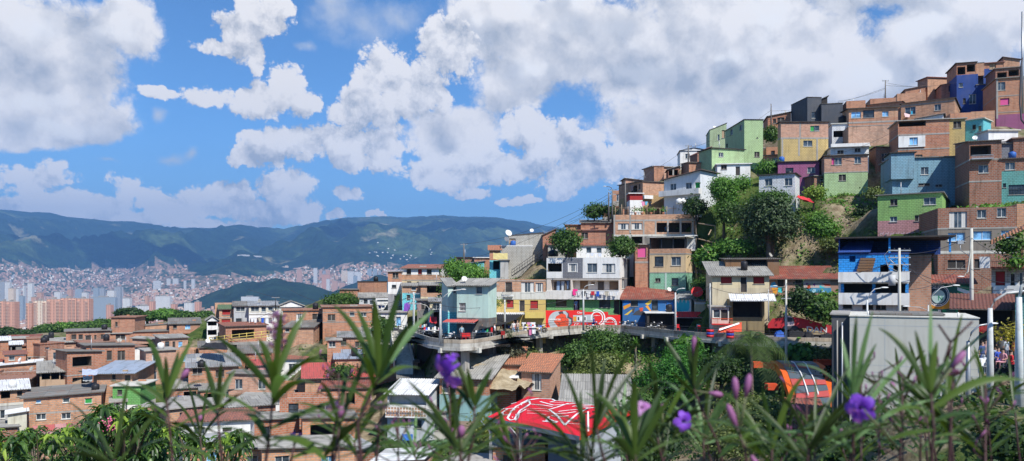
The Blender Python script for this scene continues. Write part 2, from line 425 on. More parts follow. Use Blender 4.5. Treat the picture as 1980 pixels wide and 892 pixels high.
RUST = sheetmat((.27, .075, .05), (.19, .06, .045), rust=.35, rustc=(.34, .22, .16))
RSHEET = sheetmat((.50, .10, .09), (.42, .09, .08), rust=.2)
TILE = sheetmat((.52, .20, .10), (.38, .15, .08), w=.22, h=.4, rust=.25, rustc=(.20, .14, .10))
TILED = sheetmat((.36, .13, .085), (.26, .10, .07), w=.22, h=.4, rust=.35, rustc=(.15, .10, .08))
GLASS = glassm(); GLASSB = glassm((.10, .22, .36), .2); CURT = plain((.62, .60, .56), .9, .1, 'curtain'); DOORM = plain((.06, .045, .04), .6, .2, 'door_paint')
GREENSH = plain((.02, .30, .06), .6, .1, 'green_shutter'); PINKC = plain((.66, .10, .28), .8, .05, 'pink_cloth'); REDCU = plain((.35, .03, .03), .9, .1, 'red_curtain')
def cloth(c): return plain(c, .85, .06, 'fabric')
LG = leafm((.022, .062, .012), (.10, .19, .035)); LGD = leafm((.012, .035, .010), (.05, .10, .022)); LGB = leafm((.05, .14, .02), (.14, .28, .04)); LGY = leafm((.06, .09, .02), (.19, .22, .06))
BARK = plain((.13, .10, .075), .95, .3, 'bark')
# ---------------------------------------------------------------- valley, mountains, far city
def fbm(x, y, z=0, o=5, h=.9): return mnoise.fractal(Vector((x, y, z)), h, 2.1, o)
SKYL = [(-500, 400), (-200, 402), (0, 405), (60, 411), (100, 413), (130, 420), (200, 426), (260, 428), (330, 437), (400, 441), (440, 438), (465, 434), (500, 439), (553, 441), (580, 436),
  (620, 428), (660, 421), (760, 420), (830, 418), (850, 416), (900, 418), (960, 421), (1000, 427), (1050, 436), (1090, 443), (1150, 452), (1300, 470), (1500, 490), (2100, 500)]
SKX = np.array([a for a, b in SKYL], float); SKY_ = np.array([b for a, b in SKYL], float)
def pw(v, xs, ys): return np.interp(v, xs, ys)
def mtn_height(pxv, r):
 """pxv: bearing as a column of the wide view, r: distance along y in metres"""
 top = (CY - pw(pxv, SKX, SKY_)) / F
 R = 12800 + 900 * fbm(pxv * .004, 3.3) 
 Hr = top * R
 t = min(max((r - 5200) / (R - 5200), 0), 1.25)
 base = -185 + (Hr + 185) * (t ** 1.35 if t < 1 else 1 - (t - 1) * 2.2)
 X = (pxv - CX) / F * r
 rid = 1 - abs(mnoise.fractal(Vector((X * .00042 + 7, r * .00022, 0)), 1., 2.1, 5)) * 1.5
 env = math.sin(math.pi * min(max(t, 0), 1)) ** .8 if 0 < t < 1 else 0
 base += env * min(1, t * 2.2) * (rid - .62) * 640
 base += fbm(X * .002, r * .002, 5) * 55 * (.25 + env) * min(1, t * 6)
 # rounded foothills
 for (cx, cr, wx, wr, hh) in FOOT:
  base += hh * math.exp(-((pxv - cx) / wx) ** 2 - ((r - cr) / wr) ** 2) * (1 + .25 * fbm(X * .003, r * .003, 9))
 return base
FOOT = [(735, 8200, 130, 900, 170), (560, 9000, 90, 700, 120), (480, 4300, 120, 420, 128), (300, 7000, 120, 600, 60), (620, 4100, 160, 420, 105), (790, 5200, 120, 600, 130), (700, 5200, 80, 420, 100), (60, 7400, 120, 700, 90)]
def urban_lim(p, r, z=None):
 hill = sum(math.exp(-((p - cx) / wx) ** 2 - ((r - cr) / wr) ** 2) for (cx, cr, wx, wr, hh) in FOOT if cr < 7000)
 if hill > .3 or math.exp(-((p - 735) / 150) ** 2 - ((r - 8300) / 900) ** 2) > .35: return 0
 z = (mtn_height(p, r) if z is None else z)
 y = CY - z / r * F; yl = pw(p, [-300, 0, 60, 150, 230, 300, 400, 470, 560, 640, 700, 800, 1000], [505, 508, 516, 524, 520, 512, 528, 530, 523, 528, 522, 530, 534]) + fbm((p - CX) / F * r * .0007 + 3, r * .0006, 2, 4) * 26
 return r + 1 if y > yl else 0
def far_terrain():
 nx, nr = 300, 150
 pxs = np.linspace(-420, 1500, nx); rs = 3000 * (15600 / 3000) ** np.linspace(0, 1, nr)
 V = np.zeros((nr, nx, 3))
 for j, r in enumerate(rs):
  for i, p in enumerate(pxs):
   h = mtn_height(p, r)
   if j == 0: h = -230
   V[j, i] = ((p - CX) / F * r, r, h)
 idx = np.arange(nr * nx).reshape(nr, nx)
 Fq = np.stack([idx[:-1, :-1], idx[:-1, 1:], idx[1:, 1:], idx[1:, :-1]], -1).reshape(-1, 4)
 m, n = new_mat('mountain_forest')
 tc = n.n('ShaderNodeTexCoord'); ob = tc.outputs['Object']
 f = n.noise(ob, .0012, 8, .62)
 col = n.mix(n.ramp(f, .50, .62), (.016, .036, .020), (.070, .105, .040))
 g = n.noise(n.vm('ADD', ob, (5000, 900, 0)), .0021, 7, .6)
 col = n.mix(n.ramp(g, .60, .68), col, (.20, .19, .11))
 h = n.noise(ob, .012, 5, .6)
 col = n.mix(n.ramp(h, .35, .7), n.mix(1., col, (.6, .6, .6), 'MULTIPLY'), n.mix(1., col, (1.3, 1.3, 1.3), 'MULTIPLY'))
 finish(m, n, col, .95, n.math('ADD', n.noise(ob, .004, 8, .62), n.math('MULTIPLY', h, .3)), 1., 60, spec=.05)
 m2, n = new_mat('far_urban_ground'); ob = n.n('ShaderNodeTexCoord').outputs['Object']; f = n.noise(ob, .012, 6, .7)
 finish(m2, n, n.mix(n.ramp(f, .38, .62), (.035, .06, .03), (.30, .20, .15)), .95, spec=.05)
 MI = [1 if rs[q // (nx - 1)] < urban_lim(pxs[q % (nx - 1)], rs[q // (nx - 1)], V[q // (nx - 1), q % (nx - 1), 2]) else 0 for q in range(len(Fq))]
 o = link_mesh(np_mesh('mountain', V.reshape(-1, 3), Fq, [m, m2], smooth=True, mi=MI), 'mountain', kind='structure')
 return pxs, rs, V
_px, _rs, MV = far_terrain()
def mz(p, r):
 """height of the built mountain sheet"""
 i = (p - _px[0]) / (_px[1] - _px[0]); j = math.log(r / _rs[0]) / math.log(_rs[1] / _rs[0])
 i0 = int(min(max(i, 0), len(_px) - 2)); j0 = int(min(max(j, 0), len(_rs) - 2)); a = i - i0; b = j - j0
 Z = MV[:, :, 2]
 return Z[j0, i0] * (1 - a) * (1 - b) + Z[j0, i0 + 1] * a * (1 - b) + Z[j0 + 1, i0] * (1 - a) * b + Z[j0 + 1, i0 + 1] * a * b
# valley floor, reaching far to every side
m, n = new_mat('valley_floor')
tc = n.n('ShaderNodeTexCoord'); f = n.noise(tc.outputs['Object'], .004, 6, .65)
VF = finish(m, n, n.mix(n.ramp(f, .4, .6), (.035, .06, .025), (.17, .14, .11)), .95, None, spec=.1)
MB().face([(-22000, -9000, -190), (22000, -9000, -190), (22000, 17500, -190), (-22000, 17500, -190)], VF).build('ground', kind='structure')
# tiny buildings of the far districts, nobody could count them
def city_mass():
 rng = np.random.RandomState(4)
 mats = [plain((.42, .26, .19), .9, 0, 'far_brick', bump=False), plain((.48, .37, .30), .9, 0, 'far_salmon', bump=False), plain((.62, .60, .56), .9, 0, 'far_white', bump=False),
   plain((.32, .20, .16), .9, 0, 'far_roof', bump=False), plain((.33, .33, .34), .9, 0, 'far_grey', bump=False), plain((.03, .06, .025), .95, 0, 'far_tree', bump=False)]
 V = []; Q = []; MI = []
 def put(x, y, z, w, d, h, a, mi):
  n0 = len(V); cs, sn = math.cos(a), math.sin(a)
  for zz in (z - 25, z + h):
   for (u, v) in ((-w, -d), (w, -d), (w, d), (-w, d)):
    V.append((x + (u * cs - v * sn) / 2, y + (u * sn + v * cs) / 2, zz))
  for q in ((4, 5, 6, 7), (0, 1, 5, 4), (1, 2, 6, 5), (3, 0, 4, 7)):
   Q.append([n0 + k for k in q]); MI.append(mi)
 n_ = 0
 while n_ < 46000:
  p = rng.uniform(-250, 1000); u = rng.rand()
  if u < .62: r = rng.uniform(4600, 9200)
  else: r = rng.uniform(1900, 5200)
  X = (p - CX) / F * r
  dens = fbm(X * .0007 + 3, r * .0005, 2, 4)
  lim0 = pw(p, [-250, 0, 60, 150, 330, 400, 520, 640, 1000], [8300, 8500, 8300, 7400, 7800, 7600, 7000, 6900, 6200])
  if r > 4600:
   z = mz(p, r)
   yy = CY - z / r * F
   if not urban_lim(p, r, z): continue
   if dens < -.18 and rng.rand() < .85: continue
   hill = sum(math.exp(-((p - cx) / wx) ** 2 - ((r - cr) / wr) ** 2) for (cx, cr, wx, wr, hh) in FOOT if cr < 7000)
   if (hill > .3 or math.exp(-((p - 735) / 150) ** 2 - ((r - 8300) / 900) ** 2) > .35) : continue
  else:
   z = max(-188, mz(p, r)) if r > 3000 else -188
   hill = sum(math.exp(-((p - cx) / wx) ** 2 - ((r - cr) / wr) ** 2) for (cx, cr, wx, wr, hh) in FOOT if cr < 7000)
   if hill > .3: continue
  mi = rng.choice(6, p=[.30, .18, .07, .13, .06, .26])
  k = 1.0 if r > 4600 else .9
  hh = rng.uniform(5, 15) * (1.7 if rng.rand() < .08 else 1)
  if mi == 5: hh = rng.uniform(5, 9)
  k2 = 1 if r > 4600 else .55 + r / 9000
  put(X, r, z, rng.uniform(8, 20) * k2, rng.uniform(8, 15) * k2, hh * k2, rng.uniform(-.5, .5), mi); n_ += 1
 # scattered white farms high on the green foothill
 for q in range(30):
  p = rng.normal(765, 34); r = rng.normal(7700, 130)
  put((p - CX) / F * r, r, mz(p, r), 13, 12, 5, rng.uniform(-.5, .5), 2)
 link_mesh(np_mesh('far_city', V, Q, mats, mi=MI), 'far_city', kind='stuff', label='pinkish low brick districts covering the valley and the feet of the mountains')
city_mass()
def facade_mat(wall, glass, fw, fh, gx, gy):
 """storeys and bays of a far tower"""
 key = ('fac', wall, glass, fw, fh, gx, gy)
 if key in _M: return _M[key]
 m, n = new_mat('tower_facade')
 uv = n.n('ShaderNodeUVMap'); s = n.n('ShaderNodeSeparateXYZ', i_0=uv.outputs[0])
 a = n.math('LESS_THAN', n.math('FRACT', n.math('DIVIDE', s.outputs[0], fw)), gx)
 b = n.math('LESS_THAN', n.math('FRACT', n.math('DIVIDE', s.outputs[1], fh)), gy)
 _M[key] = finish(m, n, n.mix(n.math('MULTIPLY', a, b), wall, glass), .8, None)
 return _M[key]
TW = {'white': facade_mat((.70, .69, .66), (.25, .27, .30), 5., 3., .5, .5), 'brick': facade_mat((.62, .33, .23), (.28, .16, .13), 6.4, 2.9, .42, .5),
      'salmon': facade_mat((.60, .36, .26), (.25, .16, .13), 4., 3., .5, .5), 'grey': facade_mat((.40, .42, .44), (.15, .18, .22), 4., 3., .6, .55),
      'glass': facade_mat((.42, .46, .48), (.20, .26, .32), 3., 3.2, .8, .75), 'cream': facade_mat((.72, .62, .48), (.40, .22, .16), 6., 2.8, .5, .5)}
def tower(x0, x1, yt, r, kind, label, group=None, dep=18, yb=None, crown=True):
 """a far building whose picture outline is x0..x1, yt"""
 cx = (x0 + x1) / 2; X = (cx - CX) / F * r; w = (x1 - x0) / F * r
 zb = (-190 if r < 4000 else mz(cx, r)) - 3
 zt = (CY - yt) / F * r
 if zt < zb + 12: zt = zb + 14
 t = empty('apartment_tower', (X, r, zb), 0, label, 'tower', group)
 MB().box((-w / 2, 0, 0), (w / 2, dep, zt - zb), TW[kind]).build('wall', t)
 if crown:
  b = MB(); b.box((-w * .22, 3, zt - zb), (w * .18, dep * .6, zt - zb + 5), CONC); b.box((-w / 2 - .4, -.4, zt - zb), (w / 2 + .4, 1.2, zt - zb + 1.3), CONC)
  b.build('roof', t)
 return t
TOWERS = [  # x0 x1 ytop distance kind label
 (53, 62, 548, 3600, 'white', 'slim bright white tower, tallest of the far left city'), (36, 44, 573, 3300, 'glass', 'short dark blue glass block beside the tallest white tower'),
 (9, 19, 546, 3700, 'white', 'broad white tower between a grey one and the white cluster'), (0, 8, 545, 3750, 'grey', 'grey glass tower at the left edge of the photograph'),
 (16, 26, 558, 3500, 'cream', 'cream tower standing in front of the broad white tower'), (29, 36, 559, 3650, 'white', 'small white tower next to the dark blue glass block'),
 (44, 47, 553, 3800, 'white', 'very thin white tower beside the tallest one'), (71, 80, 566, 3500, 'salmon', 'salmon tower right of the tallest white tower'),
 (105, 116, 565, 3400, 'white', 'white stepped building behind the big brick apartment complex'), (145, 158, 559, 3900, 'glass', 'pair-like blue glass tower above the brick complex'),
 (158, 168, 566, 3700, 'white', 'white tower with darker roof above the brick complex'), (180, 190, 557, 4100, 'glass', 'tall blue-grey glass tower behind a white one'),
 (192, 201, 558, 4000, 'grey', 'grey-blue tower beside the tall glass tower'), (207, 221, 562, 3600, 'white', 'wide white tower with square top near the glass offices'),
 (221, 233, 555, 4300, 'grey', 'dark grey tower behind the wide white tower'), (176, 223, 575, 3000, 'glass', 'long low pale glass office building in the city'),
 (237, 251, 577, 2900, 'white', 'white block with sloping side right of the glass offices'), (280, 285, 572, 2900, 'salmon', 'slim salmon chimney-like tower above low roofs'),
 (300, 328, 573, 3300, 'white', 'long white apartment slab above the dark trees'), (262, 290, 592, 2500, 'white', 'white and turquoise building among brick roofs'),
 (288, 296, 583, 2400, 'brick', 'brick slab beside the white and turquoise building'), (330, 339, 588, 2700, 'brick', 'brick tower right of the long white slab'), (356, 372, 586, 2600, 'white', 'white block right end of the valley city'),
 (376, 386, 584, 2700, 'brick', 'brick block next to the right-end white block'),
 (60, 70, 575, 3000, 'salmon', 'salmon block between the white towers and the brick complex'), (229, 236, 555, 5600, 'white', 'small white tower alone high above the city'),
 (296, 310, 543, 6400, 'white', 'pale slab building on the mountain foot'), (322, 329, 539, 6900, 'white', 'small white tower on the mountain foot'), (334, 344, 539, 6700, 'white', 'twin white tower on the mountain foot'),
 (355, 359, 543, 6500, 'white', 'thin white tower right of the twin tower'), (370, 376, 540, 6500, 'white', 'white tower at the right of the mountain foot group'),
 (459, 482, 522, 7600, 'white', 'long white slab on the hill ridge, the left one of two'), (483, 505, 521, 7700, 'white', 'long white slab on the hill ridge, the right one of two'),
 (545, 551, 516, 7600, 'cream', 'cream tower of the close pair below the ridge, left one'), (551, 557, 514, 7600, 'cream', 'cream tower of the close pair below the ridge, right one'),
 (574, 583, 521, 6800, 'salmon', 'broad salmon tower in the middle of the far hillside'), (606, 613, 519, 7000, 'white', 'white tower right of the broad salmon tower'),
 (617, 622, 523, 7100, 'salmon', 'small salmon tower between white ones'), (624, 629, 524, 7100, 'grey', 'small grey tower among the salmon ones'), (630, 638, 522, 7000, 'salmon', 'dark salmon tower of the far hillside'),
 (622, 637, 531, 6200, 'brick', 'dark brick twin tower in front of the small ones'), (631, 637, 540, 5900, 'white', 'pale thin tower below the dark brick twin'),
 (660, 672, 524, 6600, 'cream', 'cream slab beside the brightest white towers'), (672, 684, 525, 6300, 'white', 'bright white tower, left one of the bright pair'), (685, 697, 526, 6300, 'white', 'bright white tower, right one of the bright pair'),
 (683, 690, 534, 5900, 'glass', 'blue tower in front of the bright white pair'), (642, 652, 543, 5800, 'salmon', 'salmon tower low on the far slope'), (656, 667, 547, 5700, 'salmon', 'second salmon tower low on the slope beside a garden'),
 (673, 681, 549, 5600, 'white', 'small white tower low beside the bush'), (710, 718, 520, 6700, 'glass', 'blue glass tower, first of the three by the houses'), (721, 729, 520, 6700, 'glass', 'blue glass tower in the middle of the three by the houses'),
 (731, 736, 525, 6700, 'grey', 'slim grey tower, last of the three by the houses'), (119, 128, 570, 3700, 'grey', 'grey tower behind the brick complex'), (130, 138, 560, 4200, 'salmon', 'faint salmon tower far behind the complex'),
 (205, 214, 590, 2300, 'brick', 'brick apartment tower with pale balconies right of the complex'), (240, 256, 596, 2200, 'brick', 'low wide brick block in the valley'), (310, 322, 598, 2400, 'salmon', 'salmon block among low roofs of the valley'),
 (-30, -12, 560, 3500, 'white', 'white tower beyond the left edge'), (466, 499, 574, 3800, 'white', 'white modern complex at the foot of the wooded hill')]
for (x0, x1, yt, r, k, lab) in TOWERS: tower(x0, x1, yt, r, k, lab)
def big_complex(x0, x1, yt, r, label, stripes, rz=0, dep=16, wall='brick'):
 w = (x1 - x0) / F * r; X = (x0 - CX) / F * r; zt = (CY - yt) / F * r; zb = -192
 t = empty('apartment_block', (X, r, zb), 0, label, 'apartment block', 'brick apartment blocks at the valley edge')
 H = zt - zb
 MB().box((0, 0, 0), (w, dep, H), TW['brick'] if wall == 'brick' else TW['cream']).build('wall', t)
 ns = max(2, int(w / 7)); bw = w / ns
 for k in range(ns):
  if k % stripes == 1: continue
  b = MB(); nfl = int(H / 2.8)
  for fl in range(nfl - 16, nfl):
   b.box((k * bw + .8, -1.5, fl * 2.8), (k * bw + bw - 1.6, 0, fl * 2.8 + 1.1), plain((.72, .48, .36), .9, 0, 'far_balcony', bump=False))
  b.build('balcony_stack', t)
 b = MB(); b.box((w * .3, 3, H), (w * .5, 11, H + 4), CONC); b.box((0, 0, H), (w, 1, H + .9), CONC); b.build('roof', t)
for (x0, x1, yt, lab, s, wall) in [(65, 90, 582, 'pale fronted first block of the long brick apartment complex', 2, 'cream'), (90, 117, 579, 'second block of the long brick apartment complex', 3, 'brick'),
  (117, 147, 577, 'third and broadest block of the long brick apartment complex', 3, 'brick'), (148, 172, 578, 'last block of the long brick apartment complex', 2, 'brick'),
  (0, 10, 583, 'red brick block cut by the left edge of the photograph', 3, 'brick'), (11, 28, 584, 'red brick block second from the left edge', 2, 'brick'), (50, 61, 587, 'narrow brick block before the long complex', 3, 'brick')]:
 big_complex(x0, x1, yt, 1500, lab, s, wall=wall)
# the air
m, n = new_mat('haze_air')
pv = n.n('ShaderNodeVolumePrincipled'); n.put(pv.inputs['Color'], (.24, .52, 1.0)); pv.inputs['Density'].default_value = 8.6e-5; pv.inputs['Anisotropy'].default_value = .1
o = n.n('ShaderNodeOutputMaterial'); n.t.links.new(pv.outputs[0], o.inputs['Volume'])
MB().box((-26000, -10000, -260), (26000, 15300, 1420), m).build('haze', kind='stuff')

# cumulus meshes added out of view above the picture to shade the mountains
def high_clouds():
 rr = random.Random(6); cm = plain((.85, .85, .86), 1., 0, 'cloud_white', bump=False)
 for i, (p, r, w, d) in enumerate([(60, 9300, 1300, 500), (330, 9200, 1000, 420), (560, 9600, 900, 420), (800, 10600, 1300, 500), (-250, 9500, 1200, 600), (430, 4600, 500, 260)]):
  T = Vector(((p - CX) / F * r, r, 250)); k = 4400 if r > 6000 else 3600; c = T + SUN * ((k - 250) / SUN.z); m = MB()
  for q in range(26):
   a = rr.uniform(0, 6.28); e = rr.random() ** .6; m.blob((w * e * math.cos(a), d * e * math.sin(a), rr.uniform(-20, 200) * (1 - e)), (rr.uniform(.2, .36) * w, rr.uniform(.3, .5) * d, rr.uniform(90, 220)), cm, 14, 9)
  m.build('shade_cloud', None, kind='structure', loc=c)
high_clouds()
# ---------------------------------------------------------------- houses
CTRL = []            # ground points found under the houses
def corr(mb, p00, p10, p11, p01, mat, pitch=.26, amp=.035, th=.0, rows=1):
 """corrugated sheet; waves run from p00->p01, repeat along p00->p10"""
 p00, p10, p11, p01 = map(Vector, (p00, p10, p11, p01))
 W = (p10 - p00).length; L = (p01 - p00).length
 nn = (p10 - p00).cross(p01 - p00).normalized()
 if nn.z < 0: nn = -nn
 n = max(4, min(360, int(W / pitch * 4)))
 m = mb.mi(mat); ox, oy = RND.uniform(0, 50), RND.uniform(0, 50)
 for r in range(rows):
  base = len(mb.v)
  for i in range(n + 1):
   t = i / n; off = nn * (amp * math.sin(t * W / pitch * 2 * math.pi))
   a = p00.lerp(p10, t); b = p01.lerp(p11, t)
   q0 = a.lerp(b, r / rows) + nn * (.03 if rows > 1 else 0); q1 = a.lerp(b, (r + 1) / rows + (.02 if r < rows - 1 else 0)) 
   mb.v.append(tuple(q0 + off)); mb.v.append(tuple(q1 + off))
  for i in range(n):
   a = base + i * 2
   mb.f.append((a, a + 2, a + 3, a + 1)); mb.m.append(m); mb.sm.append(True)
   u0, u1 = i / n * W + ox, (i + 1) / n * W + ox; v0, v1 = r / rows * L + oy, (r + 1) / rows * L + oy
   mb.uv += [(u0, v0), (u1, v0), (u1, v1), (u0, v1)]
 return mb
def window(parent, fmap, kind, u0, u1, z0, z1, d):
 """one window or door: frame and what fills it are its own meshes"""
 def bx(mb, ua, ub, da, db, za, zb, mat):
  c = [fmap(ua, da, za), fmap(ub, da, za), fmap(ub, db, za), fmap(ua, db, za), fmap(ua, da, zb), fmap(ub, da, zb), fmap(ub, db, zb), fmap(ua, db, zb)]
  for q in ((3, 2, 1, 0), (4, 5, 6, 7), (0, 1, 5, 4), (1, 2, 6, 5), (2, 3, 7, 6), (3, 0, 4, 7)): mb.face([c[i] for i in q], mat)
 door = kind in 'dD'
 f = MB(); fm = {'w': ALU, 'x': WHITE, 'g': WHITE, 'c': ALU, 'k': CONCD, 'n': WOOD, 'd': WOOD, 'D': ALU, 'b': ALU, 'v': WHITE, 'r': WOOD, 'p': WOOD, 'i': IRON}.get(kind, ALU)
 t = .05; e = .004
 bx(f, u0 + e, u0 + t, d - .06, d - .015, z0 + e, z1 - e, fm); bx(f, u1 - t, u1 - e, d - .06, d - .015, z0 + e, z1 - e, fm)
 bx(f, u0 + t, u1 - t, d - .06, d - .015, z1 - t, z1 - e, fm)
 if not door: bx(f, u0 + t, u1 - t, d - .06, d - .015, z0 + e, z0 + t, fm)
 w = u1 - u0
 if kind in 'wxcbn' and w > .8:
  k = 2 if w < 2.2 else 3
  for i in range(1, k): bx(f, u0 + w * i / k - .025, u0 + w * i / k + .025, d - .055, d - .018, z0 + t, z1 - t, fm)
 if kind in 'gi':
  n = max(3, int(w / .16))
  for i in range(1, n): bx(f, u0 + w * i / n - .012, u0 + w * i / n + .012, d - .07, d - .045, z0 + t, z1 - t, WHITE if kind == 'g' else IRON)
  bx(f, u0 + t, u1 - t, d - .075, d - .05, (z0 + z1) / 2 - .02, (z0 + z1) / 2 + .02, WHITE if kind == 'g' else IRON)
 if kind == 'k' and w > .8: bx(f, u0 + w / 2 - .04, u0 + w / 2 + .04, d - .055, d - .018, z0 + t, z1 - t, CONC)
 fo = f.build('door' if door else 'window', parent)
 g = MB(); gm = {'b': GLASSB, 'k': DARK, 'd': DOORM, 'D': DARK, 'n': WOODP, 'v': GREENSH, 'r': REDCU, 'p': PINKC}.get(kind, GLASS)
 bx(g, u0 + e, u1 - e, d - .014, d - .004, z0 + e, z1 - e, gm); g.build('door_leaf' if kind == 'd' else ('shutter' if kind in 'nv' else 'pane'), fo)
 if kind == 'c':
  c = MB()
  for (a, b, s) in ((u0 + .06, u0 + w * .30, 1), (u1 - w * .30, u1 - .06, -1)):
   nseg = 6
   for i in range(nseg):
    ua, ub = a + (b - a) * i / nseg, a + (b - a) * (i + 1) / nseg
    c.face([fmap(ua, d - .02 - .015 * (i % 2), z0 + .06), fmap(ub, d - .02 - .015 * ((i + 1) % 2), z0 + .06), fmap(ub, d - .02 - .015 * ((i + 1) % 2), z1 - .06), fmap(ua, d - .02 - .015 * (i % 2), z1 - .06)], CURT)
  c.build('curtain', fo)
 if not door:
  s = MB(); bx(s, u0 - .06, u1 + .06, -.07, d - .06, z0 - .06, z0 + .003, CONCL if kind in 'wxcgb' else CONC); s.build('sill', fo)
 return fo
def H(fr, Y, xl, xr, yt, yb, bands, wins=(), label='', name='brick_house', side=None, yaw=0., roof=('slab',), dep=6., sub=3., cols=(), cat='house', group=None, slabs=(), maxdep=14, ctrl=True, colm=None, oh=.25, rel=False):
 X0, _ = px(fr, xl, 0); X1, _ = px(fr, xr, 0)
 kx = ((X0 if side is None or side > xr else X1) - CX) / F
 if not (side is not None and side < xl and X0 > 900) or rel: yaw = yaw - math.atan(kx) * (.55 if side is None and kx > .12 and Y > 80 else 1)
 A = Vector(((X0 - CX) / F * Y, Y, 0)); dv = Vector((math.cos(yaw), math.sin(yaw), 0)); bv = Vector((-dv.y, dv.x, 0))
 W, _ = hit(X1, 500, A, dv)
 xm = (xl + xr) / 2
 def Z(y, x=None):
  a, b = px(fr, xm if x is None else x, y); return hit(a, b, A, dv)[1]
 sgn = 0
 if side is not None:
  sx, _ = px(fr, side, 0); sgn = 1 if side > xr else -1
  C = A + dv * W if sgn > 0 else A
  u, _ = hit(sx, 500, C, bv)
  dep = u if 1.5 < u < maxdep else (maxdep if u >= maxdep or u < 0 else 1.5)
 zb = Z(yb); zt = Z(yt); H_ = zt - zb
 root = empty(name, (A.x, A.y, zb), yaw, label, cat, group)
 bl = [(Z(y) - zb, m) for (y, m) in bands]
 def bmat(z):
  for (b, m) in bl:
   if z > b: return m
  return bl[-1][1]
 holes = {'f': [], 's': []}
 for wn in wins:
  k = wn[0]; face = 'f'
  if k[0] == 'S': face = 's'; k = k[1:]
  x0, y0, x1, y1 = wn[1:5]
  a0, b0 = px(fr, x0, y0); a1, b1 = px(fr, x1, y1); am = (a0 + a1) / 2
  if face == 'f': o_, d_ = A, dv
  else: o_, d_ = (A + dv * W if sgn > 0 else A), bv
  u0, u1 = hit(a0, b0, o_, d_)[0], hit(a1, b0, o_, d_)[0]
  if u0 > u1: u0, u1 = u1, u0
  z1, z0 = hit(am, b0, o_, d_)[1] - zb, hit(am, b1, o_, d_)[1] - zb
  lim = W if face == 'f' else dep
  u0, u1 = max(u0, .06), min(u1, lim - .06)
  if u1 - u0 < .15 or z1 - z0 < .15: continue
  holes[face].append((k, u0, u1, z0, min(z1, H_ - .08)))
 wall = MB()
 def facade(fmap, w, hs):
  us = sorted({0., w, *[x for h in hs for x in h[1:3]]}); zs = sorted({-sub, H_, *[b for b, _ in bl if -sub < b < H_], *[x for h in hs for x in h[3:5]]})
  for i in range(len(us) - 1):
   for j in range(len(zs) - 1):
    um, zm = (us[i] + us[i + 1]) / 2, (zs[j] + zs[j + 1]) / 2
    if any(h[1] < um < h[2] and h[3] < zm < h[4] for h in hs): continue
    a, b, c, e = us[i], us[i + 1], zs[j], zs[j + 1]
    wall.face([fmap(a, 0, c), fmap(b, 0, c), fmap(b, 0, e), fmap(a, 0, e)], bmat(zm), [(a, c + zb), (b, c + zb), (b, e + zb), (a, e + zb)])
  for (k, a, b, c, e) in hs:
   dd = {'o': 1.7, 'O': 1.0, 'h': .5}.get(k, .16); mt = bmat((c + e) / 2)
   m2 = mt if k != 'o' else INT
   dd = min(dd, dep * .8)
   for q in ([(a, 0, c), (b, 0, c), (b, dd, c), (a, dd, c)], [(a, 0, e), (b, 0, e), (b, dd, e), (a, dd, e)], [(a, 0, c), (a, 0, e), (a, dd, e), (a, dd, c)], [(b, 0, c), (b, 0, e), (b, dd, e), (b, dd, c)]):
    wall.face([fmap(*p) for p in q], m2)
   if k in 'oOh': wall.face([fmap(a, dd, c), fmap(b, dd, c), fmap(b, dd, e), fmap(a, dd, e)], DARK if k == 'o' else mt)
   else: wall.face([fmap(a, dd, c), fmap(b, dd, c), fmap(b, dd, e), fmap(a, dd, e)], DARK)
 ff = lambda u, d, z: (u, d, z)
 fs = (lambda u, d, z: (W - d, u, z)) if sgn > 0 else (lambda u, d, z: (d, u, z))
 fo = (lambda u, d, z: (d, u, z)) if sgn > 0 else (lambda u, d, z: (W - d, u, z))
 facade(ff, W, holes['f']); facade(fs, dep, holes['s']); facade(fo, dep, []); facade(lambda u, d, z: (u, dep - d, z), W, [])
 kind = roof[0]
 tm = bmat(H_ - .02)
 if kind in ('sheet', 'sheetl', 'sheetr'):
  mat, rise = roof[1], roof[2] * (.58 if A.x < -8 else 1)
  rf = MB(); o = oh; z = H_ + .05
  def zz(x, y):
   if kind == 'sheet': return z + rise * y / dep
   if kind == 'sheetr': return z + rise * x / W
   return z + rise * (1 - x / W)
  c = [(-o, -o), (W + o, -o), (W + o, dep + o), (-o, dep + o)]
  q = [(a, b, zz(a, b)) for a, b in c]
  if kind == 'sheet': corr(rf, q[0], q[1], q[2], q[3], mat)
  else: corr(rf, q[0], q[3], q[2], q[1], mat)
  lo = [(a, b, h - .08) for a, b, h in q]
  for i in range(4):
   j = (i + 1) % 4
   rf.face([lo[i], lo[j], (q[j][0], q[j][1], q[j][2] - .035), (q[i][0], q[i][1], q[i][2] - .035)], plain(tuple(x * .5 for x in (.4, .37, .33)), .9, .3, 'roof_edge'))
  rf.face(lo, DARK)
  rf.build('roof', root)
  w0 = [(0, 0), (W, 0), (W, dep), (0, dep)]
  base = [(a, b, H_ - .001) for a, b in w0]; top = [(a, b, max(zz(a, b) - .09, H_ - .001)) for a, b in w0]
  for i in range(4):
   j = (i + 1) % 4
   if top[i][2] - H_ > .02 or top[j][2] - H_ > .02: wall.face([base[i], base[j], top[j], top[i]], tm)
 elif kind in ('gable', 'gabley'):
  mat, rise = roof[1], roof[2]; o = oh; rf = MB(); z = H_ + .06
  if kind == 'gable':   # ridge along x
   corr(rf, (-o, -o, z), (W + o, -o, z), (W + o, dep / 2, z + rise), (-o, dep / 2, z + rise), mat, .22, .04, rows=5)
   corr(rf, (-o, dep + o, z), (W + o, dep + o, z), (W + o, dep / 2, z + rise), (-o, dep / 2, z + rise), mat, .22, .04, rows=5)
   for x in (0, W): wall.face([(x, 0, H_), (x, dep, H_), (x, dep / 2, H_ + rise)], tm)
  else:
   corr(rf, (-o, -o, z), (-o, dep + o, z), (W / 2, dep + o, z + rise), (W / 2, -o, z + rise), mat, .22, .04, rows=4)
